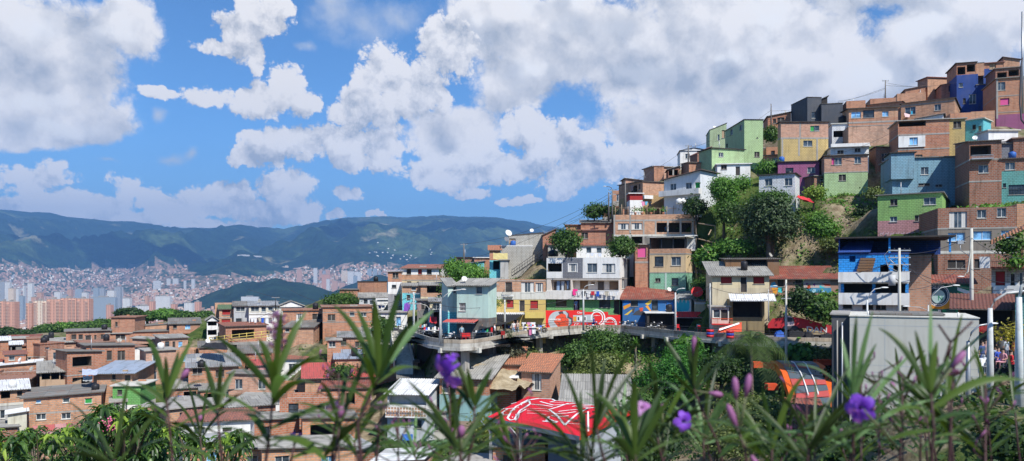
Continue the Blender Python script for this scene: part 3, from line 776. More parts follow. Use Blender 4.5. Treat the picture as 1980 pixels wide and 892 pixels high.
   corr(rf, (W + o, -o, z), (W + o, dep + o, z), (W / 2, dep + o, z + rise), (W / 2, -o, z + rise), mat, .22, .04, rows=4)
   for y in (0, dep): wall.face([(0, y, H_), (W, y, H_), (W / 2, y, H_ + rise)], tm)
  rf.face([(-o, -o, z - .06), (W + o, -o, z - .06), (W + o, dep + o, z - .06), (-o, dep + o, z - .06)], DARK)
  rf.build('roof', root)
 elif kind == 'par':
  ph = roof[1] if len(roof) > 1 else .5
  th = .15; rf = MB()
  rf.face([(th, th, H_ - ph), (W - th, th, H_ - ph), (W - th, dep - th, H_ - ph), (th, dep - th, H_ - ph)], CONC)
  rf.build('roof', root)
  for (a, b) in (((0, 0, H_ - ph), (W, th, H_)), ((0, dep - th, H_ - ph), (W, dep, H_)), ((0, th, H_ - ph), (th, dep - th, H_)), ((W - th, th, H_ - ph), (W, dep - th, H_))):
   x0, y0, z0 = a; x1, y1, z1 = b
   wall.face([(x0, y0, z1), (x1, y0, z1), (x1, y1, z1), (x0, y1, z1)], tm)
  i0 = [(th, th), (W - th, th), (W - th, dep - th), (th, dep - th)]
  for i in range(4):
   j = (i + 1) % 4; wall.face([(*i0[i], H_ - ph), (*i0[j], H_ - ph), (*i0[j], H_), (*i0[i], H_)], tm)
 elif kind == 'slab':
  mat = roof[1] if len(roof) > 1 else CONCD
  o = oh; MB().box((-o, -o, H_), (W + o, dep + o, H_ + .13), mat).build('roof', root)
 wo = wall.build('wall', root)
 for face, fm in (('f', ff), ('s', fs)):
  for (k, a, b, c, e) in holes[face]:
   if k in 'oOh': continue
   window(root, fm, k, a, b, c, e, .16)
 for (y, th) in slabs:
  z = Z(y) - zb; MB().box((-.035, -.035, z - th / 2), (W + .035, dep, z + th / 2), CONC if th < .3 else CONCL).build('floor_slab', root)
 for cx in cols:
  x, y0, y1 = cx; a, _ = px(fr, x, 0); u = hit(a, 500, A, dv)[0]
  MB().box((u - .13, -.03, Z(y1) - zb), (u + .13, .2, Z(y0) - zb), colm or CONC).build('column', root)
 root['_w'] = W; root['_d'] = dep; root['_h'] = H_
 if ctrl:
  for t in (0, .5, 1):
   for s in (.15, .8):
    q = A + dv * W * t + bv * dep * s; CTRL.append((q.x, q.y, zb - .6))
 HS.append(root)
 return root
HS = []
def local(root):
 return root.location, root.rotation_euler[2]
def on_front(root, fr, x, y, proud=0.):
 """point on a house front seen at x, y, in the house's own axes"""
 a, b = px(fr, x, y); A = Vector(root.location); yaw = root.rotation_euler[2]
 u, z = hit(a, b, A, (math.cos(yaw), math.sin(yaw))); return Vector((u, -proud, z - A.z))
def balcony(root, fr, x0, x1, ytop, ybot, mat, out=.9, th=.12, slabm=None, name='balcony', rail=False):
 """solid or railed balcony front standing out of a facade; ytop / ybot read on the photograph"""
 a = on_front(root, fr, x0, ybot); b = on_front(root, fr, x1, ybot); t = on_front(root, fr, (x0 + x1) / 2, ytop)
 m = MB()
 m.box((a.x, -out, a.z), (b.x, -.005, a.z + .12), slabm or mat)
 if rail:
  zz = t.z; n = int((b.x - a.x) / .14)
  m.box((a.x, -out, zz - .05), (b.x, -out + .05, zz), rail)
  for i in range(n + 1):
   x = a.x + (b.x - a.x - .03) * i / n; m.box((x, -out + .01, a.z + .12), (x + .025, -out + .035, zz - .05), rail)
  for x in (a.x, b.x - .04): m.box((x, -out + .05, zz - .05), (x + .04, -.005, zz), rail)
 else:
  m.box((a.x, -out, a.z + .12), (b.x, -out + th, t.z), mat)
  m.box((a.x, -out + th, a.z + .12), (a.x + th, -.005, t.z), mat); m.box((b.x - th, -out + th, a.z + .12), (b.x, -.005, t.z), mat)
 return m.build(name, root)
def awning(root, fr, x0, x1, y0, y1, mat, out=1.5, name='awning', rev=False):
 """sloping sheet fixed to a facade: y0 where it meets the wall, y1 its front edge"""
 a = on_front(root, fr, x0, y0); b = on_front(root, fr, x1, y0); 
 k = (root.location.y - out) / root.location.y
 A = Vector(root.location)
 xx, yy = px(fr, (x0 + x1) / 2, y1); zf = -(yy - CY) / F * (root.location.y - out) - A.z
 m = MB(); corr(m, (a.x, -out, zf), (b.x, -out, zf), (b.x, -.01, a.z), (a.x, -.01, a.z), mat)
 m.box((a.x, -out, zf - .1), (b.x, -out + .05, zf - .045), GALV)
 return m.build(name, root)
# ---------------------------------------------------------------- houses of the right-hand hill, from the road up
b1 = H('B4', 70, 68, 500, 294, 655, [(404, BLUE), (655, WHITE)], [('d', 190, 358, 248, 402), ('o', 325, 358, 378, 402), ('o', 405, 358, 462, 402), ('O', 135, 303, 172, 340),
 ('o', 92, 475, 492, 540), ('k', 95, 600, 152, 628), ('k', 215, 603, 282, 634), ('k', 298, 606, 362, 636), ('k', 430, 610, 495, 638)],
 'three storey bright blue house with two long white balconies above the concrete block', 'blue_house', dep=7, roof=('slab', NAVY), cols=[(285, 300, 400), (285, 475, 530), (92, 475, 530), (490, 475, 530)], colm=BLUE, oh=.05, ctrl=False, sub=7)
balcony(b1, 'B4', 66, 500, 403, 465, WHITE, 1.0); balcony(b1, 'B4', 68, 500, 531, 600, WHITE, 1.0)
# open top floor under the black roof
def topfloor():
 r = b1; L = r['_w']; h = r['_h']; m = MB()
 m.box((0, 6.9, h + .13), (L + 3.2, 7.0, h + 1.45), NAVY); m.box((0, .1, h + .13), (.12, 6.9, h + 1.45), NAVY); m.build('back_wall', r)
 MB().box((-.3, -.4, h + 1.45), (L + 3.6, 7.3, h + 1.58), DARK).build('roof', r)
 for x in (L * .72, L + 3.1): MB().box((x, 0, h + .13), (x + .16, .16, h + 1.45), BLUE).build('column', r)
 m = MB(); m.face([(-.1, -.3, h + .2), (2.6, -.3, h + .2), (3.0, 2.2, h + 1.3), (.9, 2.2, h + 1.3)], NAVY); m.build('slanted_panel', r)
 m = MB()
 for k in range(8): m.box((1.3 + k * .07, -.5 + k * .04, h - 2.2 + k * .24), (2.6 + k * .06, -.3 + k * .06, h - 2.0 + k * .24), WOOD)
 m.build('staircase', r)
topfloor()
H('B4', 71.5, 497, 640, 296, 470, [(470, BRP)], [], 'bare pinkish brick wall beside the bright blue house', side=672, roof=('slab', DARK), slabs=[(297, .15)], dep=5, ctrl=False, sub=7)
nm = H('B4', 72, 512, 885, 470, 690, [(690, plain((.03, .12, .10), .8, .15, 'mural_ground'))], [], 'one storey mural wall building with a round club emblem and rusty roof', 'mural_building', dep=6, roof=('sheet', RUST, .7), oh=.5, ctrl=False, sub=6)
bb = H('B4', 86, 680, 1165, 4, 440, [(130, BRD), (275, plain((.22, .19, .16), .9, .4, 'grey_render')), (440, BRD)], [('c', 750, 30, 860, 132), ('w', 922, 18, 978, 70), ('w', 1045, 8, 1102, 64), ('b', 742, 160, 848, 213), ('b', 898, 150, 1012, 205),
 ('b', 1070, 146, 1128, 210), ('k', 740, 328, 850, 380), ('k', 905, 322, 940, 380)], 'tall dark brick block with a grey rendered storey and blue windows', dep=9, slabs=[(132, .2), (280, .3)], roof=('par', .4), side=None, ctrl=False, sub=8)
H('B4', 86.5, 1167, 1300, -20, 440, [(130, BR3), (440, BR)], [], 'sunlit orange brick wall beside the tall dark brick block', dep=8, roof=('par', .4), slabs=[(132, .2)], ctrl=False, sub=8)
gr = H('B7', 98, 348, 718, 820, 990, [(968, GRNS if 0 else painted((.30, .52, .16), .2)), (1100, PINK)], [('k', 420, 848, 462, 885), ('w', 612, 838, 683, 880), ('x', 418, 978 - 30, 460, 978), ('k', 560, 940, 606, 975)],
 'two storey apple green block house with graffiti along its pink foot', 'painted_house', side=780, dep=6, roof=('slab', CONCD), yaw=-.12, sub=4)
lb = H('B7', 107, 432, 825, 610, 818, [(900, SKYB)], [('w', 596, 664, 640, 707), ('k', 582, 757, 650, 772), ('k', 680, 764, 720, 778)], 'broad faded light blue block house with a diamond pattern of holes', 'painted_house', yaw=.05, roof=('slab', ZINCD), dep=6)
H('B7', 106.5, 425, 560, 583, 640, [(700, SKYB)], [], 'raised corner of faded light blue blocks beside the diamond pattern', 'painted_house', roof=('slab', DARK), dep=4, ctrl=False, sub=2.2)
rt = H('B7', 98, 875, 1060, 512, 860, [(600, BRD), (760, BRD), (900, BRD)], [('w', 928, 652, 985, 698), ('o', 880, 540, 1000, 600)], 'dark brick house with open porch and metal railing beside a grey wall', dep=7, slabs=[(620, .2), (745, .2)], roof=('sheet', ZINCD, .8))
balcony(rt, 'B7', 880, 1003, 598, 625, GALV, .8, rail=GALV)
H('B7', 99.5, 1003, 1128, 528, 612, [(700, GREYM)], [], 'plain blue grey wall of an upper storey under a black roof', 'painted_house', roof=('sheet', ZINCD, 1.), dep=5, ctrl=False, sub=1)
tl = H('B7', 97, 1060, 1260, 612, 870, [(685, BRD), (870, TEAL)], [('w', 1080, 637, 1138, 680), ('i', 1068, 757, 1086, 782), ('i', 1100, 765, 1200, 822)], 'brick house with teal painted lower storeys and barred windows', 'painted_house', dep=7, roof=('sheet', ZINCD, .8))
H('B7', 98.5, 1128, 1270, 498, 620, [(700, BRD)], [], 'upper dark brick box above the teal painted storeys', dep=6, roof=('slab', BRD), ctrl=False, sub=1)
H('B7', 104, 985, 1155, 455, 520, [(600, WHITE)], [], 'small white penthouse box on a flat roof above the dark brick house', 'painted_house', dep=5, side=920, roof=('slab', CONCL), sub=4, ctrl=False)
H('B7', 115, 465, 760, 395, 640, [(430, BR), (490, BR2), (545, BR2), (640, BR)], [('o', 470, 392, 625, 430), ('b', 528, 492, 580, 537), ('n', 565, 592, 605, 640)], 'three storey orange brick house with white rimmed middle gallery and blue window',
 dep=6, slabs=[(475, .22), (560, .14)], roof=('slab', CONC), side=None)
wp = H('B7', 114.8, 468, 622, 484, 545, [(560, WHITE)], [('b', 530, 493, 579, 537)], 'white plastered gallery wall with a blue window between brick storeys', 'painted_house', dep=1.2, roof=('none',), ctrl=False, sub=.1)
H('B7', 114, 760, 850, 388, 612, [(640, OCHRE)], [('k', 782, 400, 828, 440)], 'narrow ochre block wall with one small window high up', 'painted_house', dep=6, roof=('slab', CONC))
cy = H('B7', 117, 852, 955, 392, 560, [(600, CYAN)], [('k', 892, 420, 912, 448), ('n', 926, 428, 944, 456)], 'bright turquoise house with one dark and one wooden window', 'painted_house', dep=6, side=1000, yaw=-.3, roof=('slab', CONCL))
H('B7', 121, 885, 1022, 342, 400, [(420, BR3)], [], 'open brick parapet with rubble above the turquoise house', side=None, dep=6, roof=('par', .9), sub=3)
H('B7', 119, 765, 885, 352, 400, [(420, BR)], [], 'low brick parapet above the narrow ochre wall', dep=5, roof=('par', .6), sub=2)
pr = H('B7', 128, 1030, 1260, 150, 470, [(358, BR), (500, PURP)], [('w', 1032, 175, 1082, 222), ('p', 1052, 268, 1105, 308)], 'tall brown brick house with purple painted foot', dep=8, slabs=[(250, .14), (345, .12)], side=None, roof=('slab', CONCD), cols=[(1010 + 25, 150, 380)])
H('B7', 134, 1025, 1165, 95, 165, [(200, BRD)], [('o', 1100, 105, 1160, 140), ('o', 1035, 120, 1090, 150)], 'open dark attic of brick over the tall brown house', dep=6, roof=('slab', ZINCD), ctrl=False, sub=4)
nv = H('B7', 140, 915, 1008, 190, 350, [(360, NAVY)], [('x', 875, 245, 915, 300)], 'lower navy blue volume of the big blue corner house', 'blue_house', dep=8, roof=('slab', CONCD), oh=.1)
nv2 = H('B7', 141, 802, 925, 132, 345, [(350, NAVY)], [('x', 815, 180, 838, 205), ('x', 874, 245, 914, 300), ('k', 838, 268, 855, 300)], 'navy blue house with white framed windows near the hilltop', 'blue_house', dep=7, roof=('none',), yaw=.0)
H('B7', 141.3, 802, 912, 66, 134, [(200, BR)], [('o', 806, 88, 852, 132), ('o', 860, 74, 908, 116)], 'brick top storey with two open bays over the navy house', dep=7, side=None, roof=('slab', DARK), sub=.1, ctrl=False)
H('B7', 141.6, 914, 960, 66, 135, [(200, BR3)], [], 'sunlit narrow brick end of the storey over the navy house', dep=6, roof=('slab', CONCD), ctrl=False, sub=.1, oh=.05)
H('B7', 143, 956, 1070, 66, 128, [(96, BR), (200, NAVY)], [('n', 990, 68, 1028, 102)], 'brick and navy attic with brown wooden window at the hilltop', roof=('slab', TILED), side=None, dep=7, ctrl=False)
H('B7', 143, 1072, 1165, 48, 130, [(200, BR3)], [], 'pale brick wall at the very top right of the hill', roof=('sheetl', TILED, .6), dep=7, ctrl=False)
pe = H('B7', 134, 482, 790, 282, 392, [(420, BR3)], [('w', 505, 318, 566, 362), ('w', 674, 302, 712, 338)], 'long peach brick house with towels hung from its two windows', dep=6, side=842, yaw=-.12, roof=('sheet', TILED, .5), slabs=[(298, .1)])
H('B7', 131, 182, 465, 322, 420, [(380, BR3), (420, BR)], [('b', 196, 346, 252, 382), ('i', 264, 336, 328, 380), ('b', 374, 343, 411, 373)], 'brick house with pale blue window sheets under a long tiled eave', side=None, dep=6, roof=('sheet', CONC, .6), oh=.4, slabs=[(404, .25)])
H('B7', 127, 180, 425, 425, 505, [(520, brick((.62, .36, .24)))], [('o', 182, 405 + 18, 300, 432)], 'blank salmon brick wall below the tiled eave house', dep=5, roof=('par', .5), slabs=[(425, .12)])
H('B7', 150, 635, 800, 152, 250, [(300, BR3)], [], 'topmost pale brick house with dark shadowed side and thin roof', side=577, dep=7, roof=('slab', TILED), yaw=.12)
H('B7', 146, 715, 800, 190, 250, [(300, brick((.55, .22, .13)))], [('k', 755, 195, 792, 230)], 'small orange red brick room beside the topmost brick house', side=None, dep=5, roof=('sheetr', TILED, .35))
H('B7', 146, 460, 625, 238, 300, [(330, BR3)], [], 'low peach parapet block left of the topmost brick house', dep=6, roof=('par', .6))
H('B7', 150, 508, 622, 215, 260, [(330, BR)], [], 'low brick shed roof wall before the topmost brick house', dep=5, roof=('sheetr', TILED, .5), ctrl=False)
H('B7', 144, 305, 455, 268, 310, [(330, BR)], [], 'unfinished low brick storey by the tall antenna pole', side=None, dep=5, roof=('par', .4))
H('B7', 138, 168, 278, 282, 325, [(330, BR)], [], 'small stepped brick parapet above the long tiled eave', dep=5, roof=('par', .4))
gy = H('B6', 140, 718, 815, 68, 235, [(260, GREYD)], [('w', 748, 166, 772, 210)], 'tall dark grey block house on the skyline', 'grey_house', side=606, yaw=.10, roof=('slab', DARK), maxdep=18, oh=.05)
H('B6', 139, 815, 962, 108, 245, [(260, GREYD)], [], 'dark grey lower wing with a torn roof on the skyline', 'grey_house', dep=6, roof=('sheet', ZINCD, .5), oh=.1)
H('B6', 142, 818, 856, 76, 112, [(260, DARK)], [], 'small tilted black roof box beside the tall grey house', 'grey_house', dep=3, roof=('sheetr', DARK, .4), ctrl=False, sub=.5)
H('B6', 132, 888, 1000, 250, 392, [(262, WHITE), (400, WHITEB)], [('o', 898, 296, 995, 340)], 'white block house with one wide black opening below the grey house', 'white_house', dep=5, roof=('slab', CONCL))
H('B6', 147, 445, 605, 195, 260, [(300, BR2)], [('k', 480, 215, 502, 245), ('k', 510, 205, 560, 240)], 'low red brick house partly behind a shrub left of the grey house', dep=6, roof=('sheetr', ZINCD, .7))
bo = H('B6', 125, 535, 862, 238, 518, [(350, BRP), (520, painted((.60, .44, .18), .25))], [('v', 738, 262, 768, 300), ('w', 768, 260, 800, 298), ('w', 690, 364, 752, 404)], 'two storey house with pink brick above and ochre blocks below in a concrete frame',
 side=520, dep=7, roof=('slab', DARK), slabs=[(348, .22)], cols=[(545, 350, 515), (660, 350, 470), (785, 350, 515), (668, 240, 345)])
wt = H('B6', 122, 878, 1142, 412, 470, [(480, WHITE)], [('k', 925, 432, 968, 458), ('k', 1045, 417, 1084, 443)], 'low white house with a white crenellated terrace parapet', 'white_house', dep=5, roof=('slab', WHITE))
balcony(wt, 'B6', 876, 1142, 388, 415, WHITE, .7)
bg = H('B6', 116, 835, 1135, 468, 705, [(585, BRP), (705, GRNP)], [('p', 884, 484, 906, 532), ('w', 906, 482, 955, 532), ('w', 1042, 475, 1088, 522), ('k', 934, 598, 984, 642)], 'house with pink brick upper storey and pale green storey above graffiti', 'painted_house',
 dep=6, yaw=-.03, roof=('slab', DARK), slabs=[(582, .14)])
og = H('B6', 117.5, 880, 1130, 700, 822, [(830, plain((.42, .33, .14), .9, .5, 'ochre_render'))], [('w', 975, 708, 1026, 742)], 'ochre rendered ground floor covered in grey graffiti', 'painted_house', dep=4, roof=('none',), sub=3)
pu = H('B6', 120, 515, 800, 512, 640, [(650, PURP)], [('i', 567, 553, 622, 594), ('x', 718, 548, 772, 588)], 'plum purple house with a white framed window', 'purple_house', dep=6, side=None, roof=('slab', DARK), yaw=.0)
wb = H('B6', 112, 384, 632, 600, 830, [(840, WHITEB)], [('w', 424, 628, 476, 678), ('w', 560, 624, 614, 675)], 'two storey white painted block house above the big dark tree', 'white_house', side=664, yaw=-.2, dep=6, roof=('slab', DARK))
db = H('B6', 117, 765, 880, 612, 760, [(770, BRD)], [('x', 806, 625, 834, 642)], 'dark brown brick house with one tiny barred window', side=664, dep=5, roof=('slab', CONCD), yaw=.25)
gt = H('B6', 131, 283, 412, 222, 520, [(540, GRNP)], [('k', 352, 442, 388, 478), ('i', 368, 340, 376, 347), ('Sw', 185, 285, 202, 325), ('Sw', 249, 253, 268, 297), ('Si', 157, 385, 168, 412)], 'tall narrow pale green block house with a long shaded side', 'green_house',
 side=150, yaw=.04, roof=('slab', DARK), maxdep=16, oh=.1)
H('B6', 147, 44, 160, 290, 420, [(430, painted((.40, .50, .30), .3))], [('w', 98, 322, 112, 362), ('n', 128, 292, 148, 346)], 'lower rear wing of the pale green house with a brick patch', 'green_house', dep=6, roof=('sheetr', DARK, 1.2), oh=.1)
gm = H('B6', 127, 58, 282, 424, 522, [(540, GRNP)], [('x', 106, 446, 139, 478)], 'low pale green house with one white window', 'green_house', side=-30, dep=6, roof=('slab', DARK), yaw=.3, maxdep=8)
wl = H('B6', 124, 96, 325, 528, 640, [(650, WHITE)], [('k', 122, 530, 162, 564), ('D', 222, 544, 253, 605)], 'peeling white house with dark door under the pale green one', 'white_house', dep=5, roof=('slab', WHITE), side=None)
H('B5', 141, 912, 1118, 240, 338, [(350, WHITE)], [('w', 950, 262, 984, 298), ('n', 1030, 260, 1064, 275)], 'white house with a flat dark gable behind two utility posts', 'white_house', dep=5, roof=('gabley', DARK, .5), side=None, oh=.15)
H('B5', 130, 978, 1150, 328, 425, [(440, BR)], [], 'sloping sunlit blank brick wall below the white gable house', side=920, dep=6, yaw=.1, roof=('sheet', TILED, .3), slabs=[(326, .1)])
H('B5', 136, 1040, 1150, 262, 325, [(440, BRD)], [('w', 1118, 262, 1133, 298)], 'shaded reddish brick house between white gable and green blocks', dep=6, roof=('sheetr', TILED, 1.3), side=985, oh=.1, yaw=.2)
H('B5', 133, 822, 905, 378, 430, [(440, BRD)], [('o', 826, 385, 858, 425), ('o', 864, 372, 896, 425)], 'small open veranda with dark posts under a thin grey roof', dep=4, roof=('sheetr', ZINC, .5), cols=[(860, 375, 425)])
H('B5', 134, 716, 790, 358, 445, [(450, BR)], [], 'square brick roof tower standing on the ridge', 'brick_tower_room', side=708, dep=2.4, roof=('slab', BRD), sub=3, oh=.08)
gs = H('B5', 122, 792, 1062, 445, 600, [(610, plain((.66, .68, .70), .8, .15, 'white_blue_paint'))], [('w', 838, 486, 882, 534), ('w', 953, 478, 998, 528), ('v', 1022, 475, 1062, 527)], 'long white house with two green windows and one bright green shutter', 'white_house',
 side=1185, yaw=-.55, dep=6, roof=('sheetr', TILED, .9), oh=.5)
balcony(gs, 'B5', 776, 1075, 535, 588, WHITE, 1.0)
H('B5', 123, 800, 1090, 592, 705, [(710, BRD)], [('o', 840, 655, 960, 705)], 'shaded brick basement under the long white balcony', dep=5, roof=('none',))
ob = H('B5', 125, 632, 790, 472, 640, [(572, BR3), (650, painted((.45, .30, .14), .4))], [('Sk', 600, 488, 612, 530), ('So', 545, 500, 590, 552)], 'unplastered sunlit brick house wall with white shaded side and laundry', side=452, yaw=.38, dep=7, roof=('sheet', DARK, .2), maxdep=9)
balcony(ob, 'B5', 634, 700, 575, 600, WHITE, .4)
H('B5', 121, 535, 630, 562, 640, [(610, REDCU), (650, WHITE)], [], 'small balcony box with red panel and white frame', 'painted_house', dep=3, roof=('slab', WHITE), ctrl=False, yaw=.1)
H('B5', 122, 482, 552, 676, 712, [(720, BR)], [], 'stub of an unfinished brick parapet on the big brick house', dep=2.5, roof=('par', .3), ctrl=False)
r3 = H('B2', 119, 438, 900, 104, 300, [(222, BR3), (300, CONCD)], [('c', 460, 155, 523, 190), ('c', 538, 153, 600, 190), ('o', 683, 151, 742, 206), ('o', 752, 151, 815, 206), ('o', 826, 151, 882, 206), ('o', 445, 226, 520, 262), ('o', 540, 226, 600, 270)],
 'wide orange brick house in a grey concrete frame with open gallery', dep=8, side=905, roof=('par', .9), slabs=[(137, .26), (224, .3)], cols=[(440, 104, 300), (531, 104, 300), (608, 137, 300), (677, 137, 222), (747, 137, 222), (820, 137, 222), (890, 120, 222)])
r2 = H('B2', 114, 642, 850, 300, 552, [(330, BR3), (437, plain((.66, .50, .30), .85, .3, 'peach_render')), (560, MINT)], [('i', 670, 345, 722, 402), ('w', 766, 347, 822, 397), ('k', 674, 470, 705, 492), ('i', 768, 469, 808, 512)], 'four storey house with mint ground floor and cream storey under a terrace',
 'painted_house', side=900, yaw=-.28, dep=6, roof=('none',), slabs=[(331, .16), (438, .12)], cols=[(735, 440, 545)], colm=MINTP)
def terrace(root, fr, ytop, open_y, mat_roof, wm=None):
 W, D, h = root['_w'], root['_d'], root['_h']
 t = on_front(root, fr, 0, ytop); x = on_front(root, fr, 745, ytop); zt = x.z
 MB().box((-.3, -.5, zt), (W + .4, D + .3, zt + .12), mat_roof).build('terrace_roof', root)
 for k in (0, .33, .66, 1):
  MB().box((k * (W - .18), .02, h), (k * (W - .18) + .16, .18, zt), IRON).build('column', root)
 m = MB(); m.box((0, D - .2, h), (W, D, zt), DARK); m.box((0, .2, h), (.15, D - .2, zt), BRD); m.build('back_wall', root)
 MB().face([(0, .15, h - .4), (W, .15, h - .4), (W, D, h - .4), (0, D, h - .4)], CONC).build('terrace_floor', root)
terrace(r2, 'B2', 236, 0, CONCL)
H('B2', 114.5, 560, 640, 278, 545, [(380, BR2), (560, BR)], [('p', 572, 292, 622, 352)], 'slim brick stair tower with a pink curtained window', dep=5, roof=('slab', CONC), slabs=[(378, .25)])
H('B2', 115, 855, 905, 228, 306, [(310, WHITE)], [], 'small white blank wall at the end of the dark terrace', 'white_house', dep=3, roof=('slab', WHITE), ctrl=False, sub=.2, yaw=-.2)
r4 = H('B2', 124, 247, 436, 152, 195, [(200, BR)], [], 'low orange brick attic with a grey sheet roof', dep=6, roof=('sheet', ZINCD, .9), ctrl=False)
H('B2', 126, 162, 250, 166, 200, [(210, BR)], [], 'small flat topped orange brick box at the ridge end', dep=5, roof=('slab', BRD))
H('B2', 121, 205, 432, 196, 262, [(270, BR2)], [('k', 250, 208, 288, 243)], 'dark red brick storey with a single black window', dep=5, side=None, roof=('slab', TILED), slabs=[(197, .12)])
wd = H('B2', 119, 222, 550, 283, 350, [(360, WHITE)], [('w', 278, 290, 307, 325), ('w', 337, 295, 366, 325), ('D', 440, 290, 470, 335)], 'white house with laundry along its roof terrace between two trees', 'white_house', dep=6, roof=('sheet', TILED, .9))
H('B2', 119, 58, 160, 278, 350, [(360, GREYP)], [('w', 70, 288, 100, 318), ('w', 110, 288, 130, 316)], 'low grey house half hidden by a round tree and water tank', 'grey_house', dep=5, roof=('sheet', TILED, 1.))
H('B2', 122, 28, 100, 222, 330, [(350, BR2)], [], 'narrow brick house beside the white block gable', dep=6, roof=('sheetr', TILED, .9))
R1M = [(142, WHITE)]
r1 = H('B2', 113, 50, 470, 352, 745, [(470, WHITE), (540, plain((.68, .60, .52), .8, .15, 'cream_veranda')), (588, WHITE), (800, GRNS)],
 [('o', 57, 385, 138, 433), ('c', 177, 387, 225, 433), ('w', 283, 385, 340, 437), ('c', 370, 387, 445, 438), ('O', 75, 480, 188, 540), ('O', 198, 482, 464, 540),
     ('i', 103, 590, 165, 633), ('D', 205, 590, 240, 655), ('i', 352, 595, 417, 638), ('d', 437, 597, 468, 678), ('Sw', 483, 465, 497, 530)],
 'three storey white and grey house with laundry on its balcony above green ground floor', 'white_house', side=536, yaw=-.26, roof=('par', .4), slabs=[(472, .14), (590, .12)], maxdep=9)
balcony(r1, 'B2', 48, 474, 545, 590, WHITE, .7)
def r1extra():
 a = on_front(r1, 'B2', 143, 470); b = on_front(r1, 'B2', 258, 354)
 w0 = on_front(r1, 'B2', 177, 433); w1 = on_front(r1, 'B2', 225, 387)
 m = MB()
 for (x0, x1, z0, z1) in ((a.x, w0.x - .12, a.z, b.z), (w1.x + .12, b.x, a.z, b.z), (w0.x - .12, w1.x + .12, a.z, w0.z - .12), (w0.x - .12, w1.x + .12, w1.z + .1, b.z)):
  m.box((x0, -.02, z0), (x1, -.003, z1), GREYM)
 m.build('grey_panel', r1)
 for (xa, xb, ya, yb, mm) in ((84, 104, 492, 540, DOORM), (112, 160, 492, 540, plain((.30, .38, .50), .8, .3, 'jeans_blue')), (235, 280, 488, 532, WOOD), (300, 318, 495, 508, WOOD), (338, 372, 490, 540, DOORM), (405, 456, 492, 535, WOOD)):
  p, q = on_front(r1, 'B2', xa, yb), on_front(r1, 'B2', xb, ya); f = MB().box((p.x, .9, p.z), (q.x, .98, q.z), mm).build('veranda_window', r1)
  MB().box((p.x - .05, .93, q.z), (q.x + .05, .99, q.z + .06), WOODP).build('frame', f)
 W, D, h = r1['_w'], r1['_d'], r1['_h']; m = MB(); m.box((W + .003, D * .45, h - 5.2), (W + .02, D, h - .15), GREYM); m.build('grey_panel', r1)
r1extra()
rm = H('B2', 109, 487, 800, 590, 745, [(760, plain((.03, .13, .33), .8, .15, 'blue_mural_wall'))], [('i', 535, 597, 575, 632), ('i', 655, 597, 690, 655), ('b', 735, 612, 768, 650)], 'low blue mural house with a rusty red sheet roof', 'mural_building', dep=6, roof=('sheet', RUST, 1.6), oh=.35)
rc = H('B2', 107, 792, 880, 588, 700, [(760, WHITE)], [], 'white wall with a turquoise skyline painted on it', 'mural_building', side=918, yaw=-.2, dep=4, roof=('sheet', ZINC, .9), oh=.3)
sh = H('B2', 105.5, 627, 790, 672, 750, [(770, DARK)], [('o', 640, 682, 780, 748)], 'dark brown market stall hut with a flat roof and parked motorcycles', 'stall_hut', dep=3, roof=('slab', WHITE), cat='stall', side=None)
s2 = H('B2', 104, 795, 905, 690, 775, [(790, REDCU)], [('o', 800, 700, 900, 774)], 'small shop with a red awning and red chairs', 'shop', dep=3.5, roof=('slab', GALV), cat='shop')
awning(s2, 'B2', 788, 935, 662, 694, sheetmat((.75, .03, .04), (.68, .03, .03), rust=.05), 2.2)
H('B2', 105, 905, 975, 600, 780, [(620, WHITE), (800, CREAM)], [], 'narrow cream house end behind the shop with red chairs', 'painted_house', dep=4, roof=('sheet', ZINC, .7))
yh = H('B3', 96, 118, 470, 420, 580, [(500, CREAM), (700, plain((.60, .52, .36), .85, .3, 'cream_render'))], [('r', 171, 432, 240, 473), ('D', 292, 432, 332, 526), ('r', 371, 432, 440, 475)], 'long cream bungalow with patched grey roof on the grassy slope', 'cream_house', dep=7, roof=('sheet', ASB, 1.7), oh=.5)
rh = H('B3', 98, 472, 895, 440, 545, [(560, plain((.34, .20, .15), .85, .2, 'mural_wall')), (620, CONCD)], [('k', 520, 447, 560, 492), ('D', 628, 447, 682, 540)], 'long low house with rusty red roof and painted geometric mural', 'mural_building', dep=6, roof=('sheet', RUST, 1.5), oh=.5)
H('B3', 100, 200, 530, 322, 390, [(400, WOOD)], [('o', 325, 326, 460, 376)], 'open wooden shed with patched white sheet above the cream bungalow', 'shed', dep=5, roof=('sheet', ZINCD, .2), cat='shed')
st = H('B3', 93, 228, 440, 570, 690, [(700, plain((.25, .19, .10), .8, .3, 'stall_wall'))], [('o', 245, 582, 425, 680)], 'open fronted snack bar under a white sheet canopy', 'snack_bar', dep=4, roof=('none',), cat='stall')
awning(st, 'B3', 218, 498, 535, 578, WSHEET, 1.6)
k2 = H('B3', 92.5, 118, 222, 618, 745, [(760, CONCL)], [('D', 170, 632, 215, 700), ('x', 126, 632, 166, 684)], 'little grey kiosk house with orange wooden railing', 'kiosk', dep=3, roof=('slab', CONC), cat='kiosk')
balcony(k2, 'B3', 112, 238, 685, 725, REDP, .8, rail=plain((.75, .09, .02), .6, .1, 'orange_paint'))
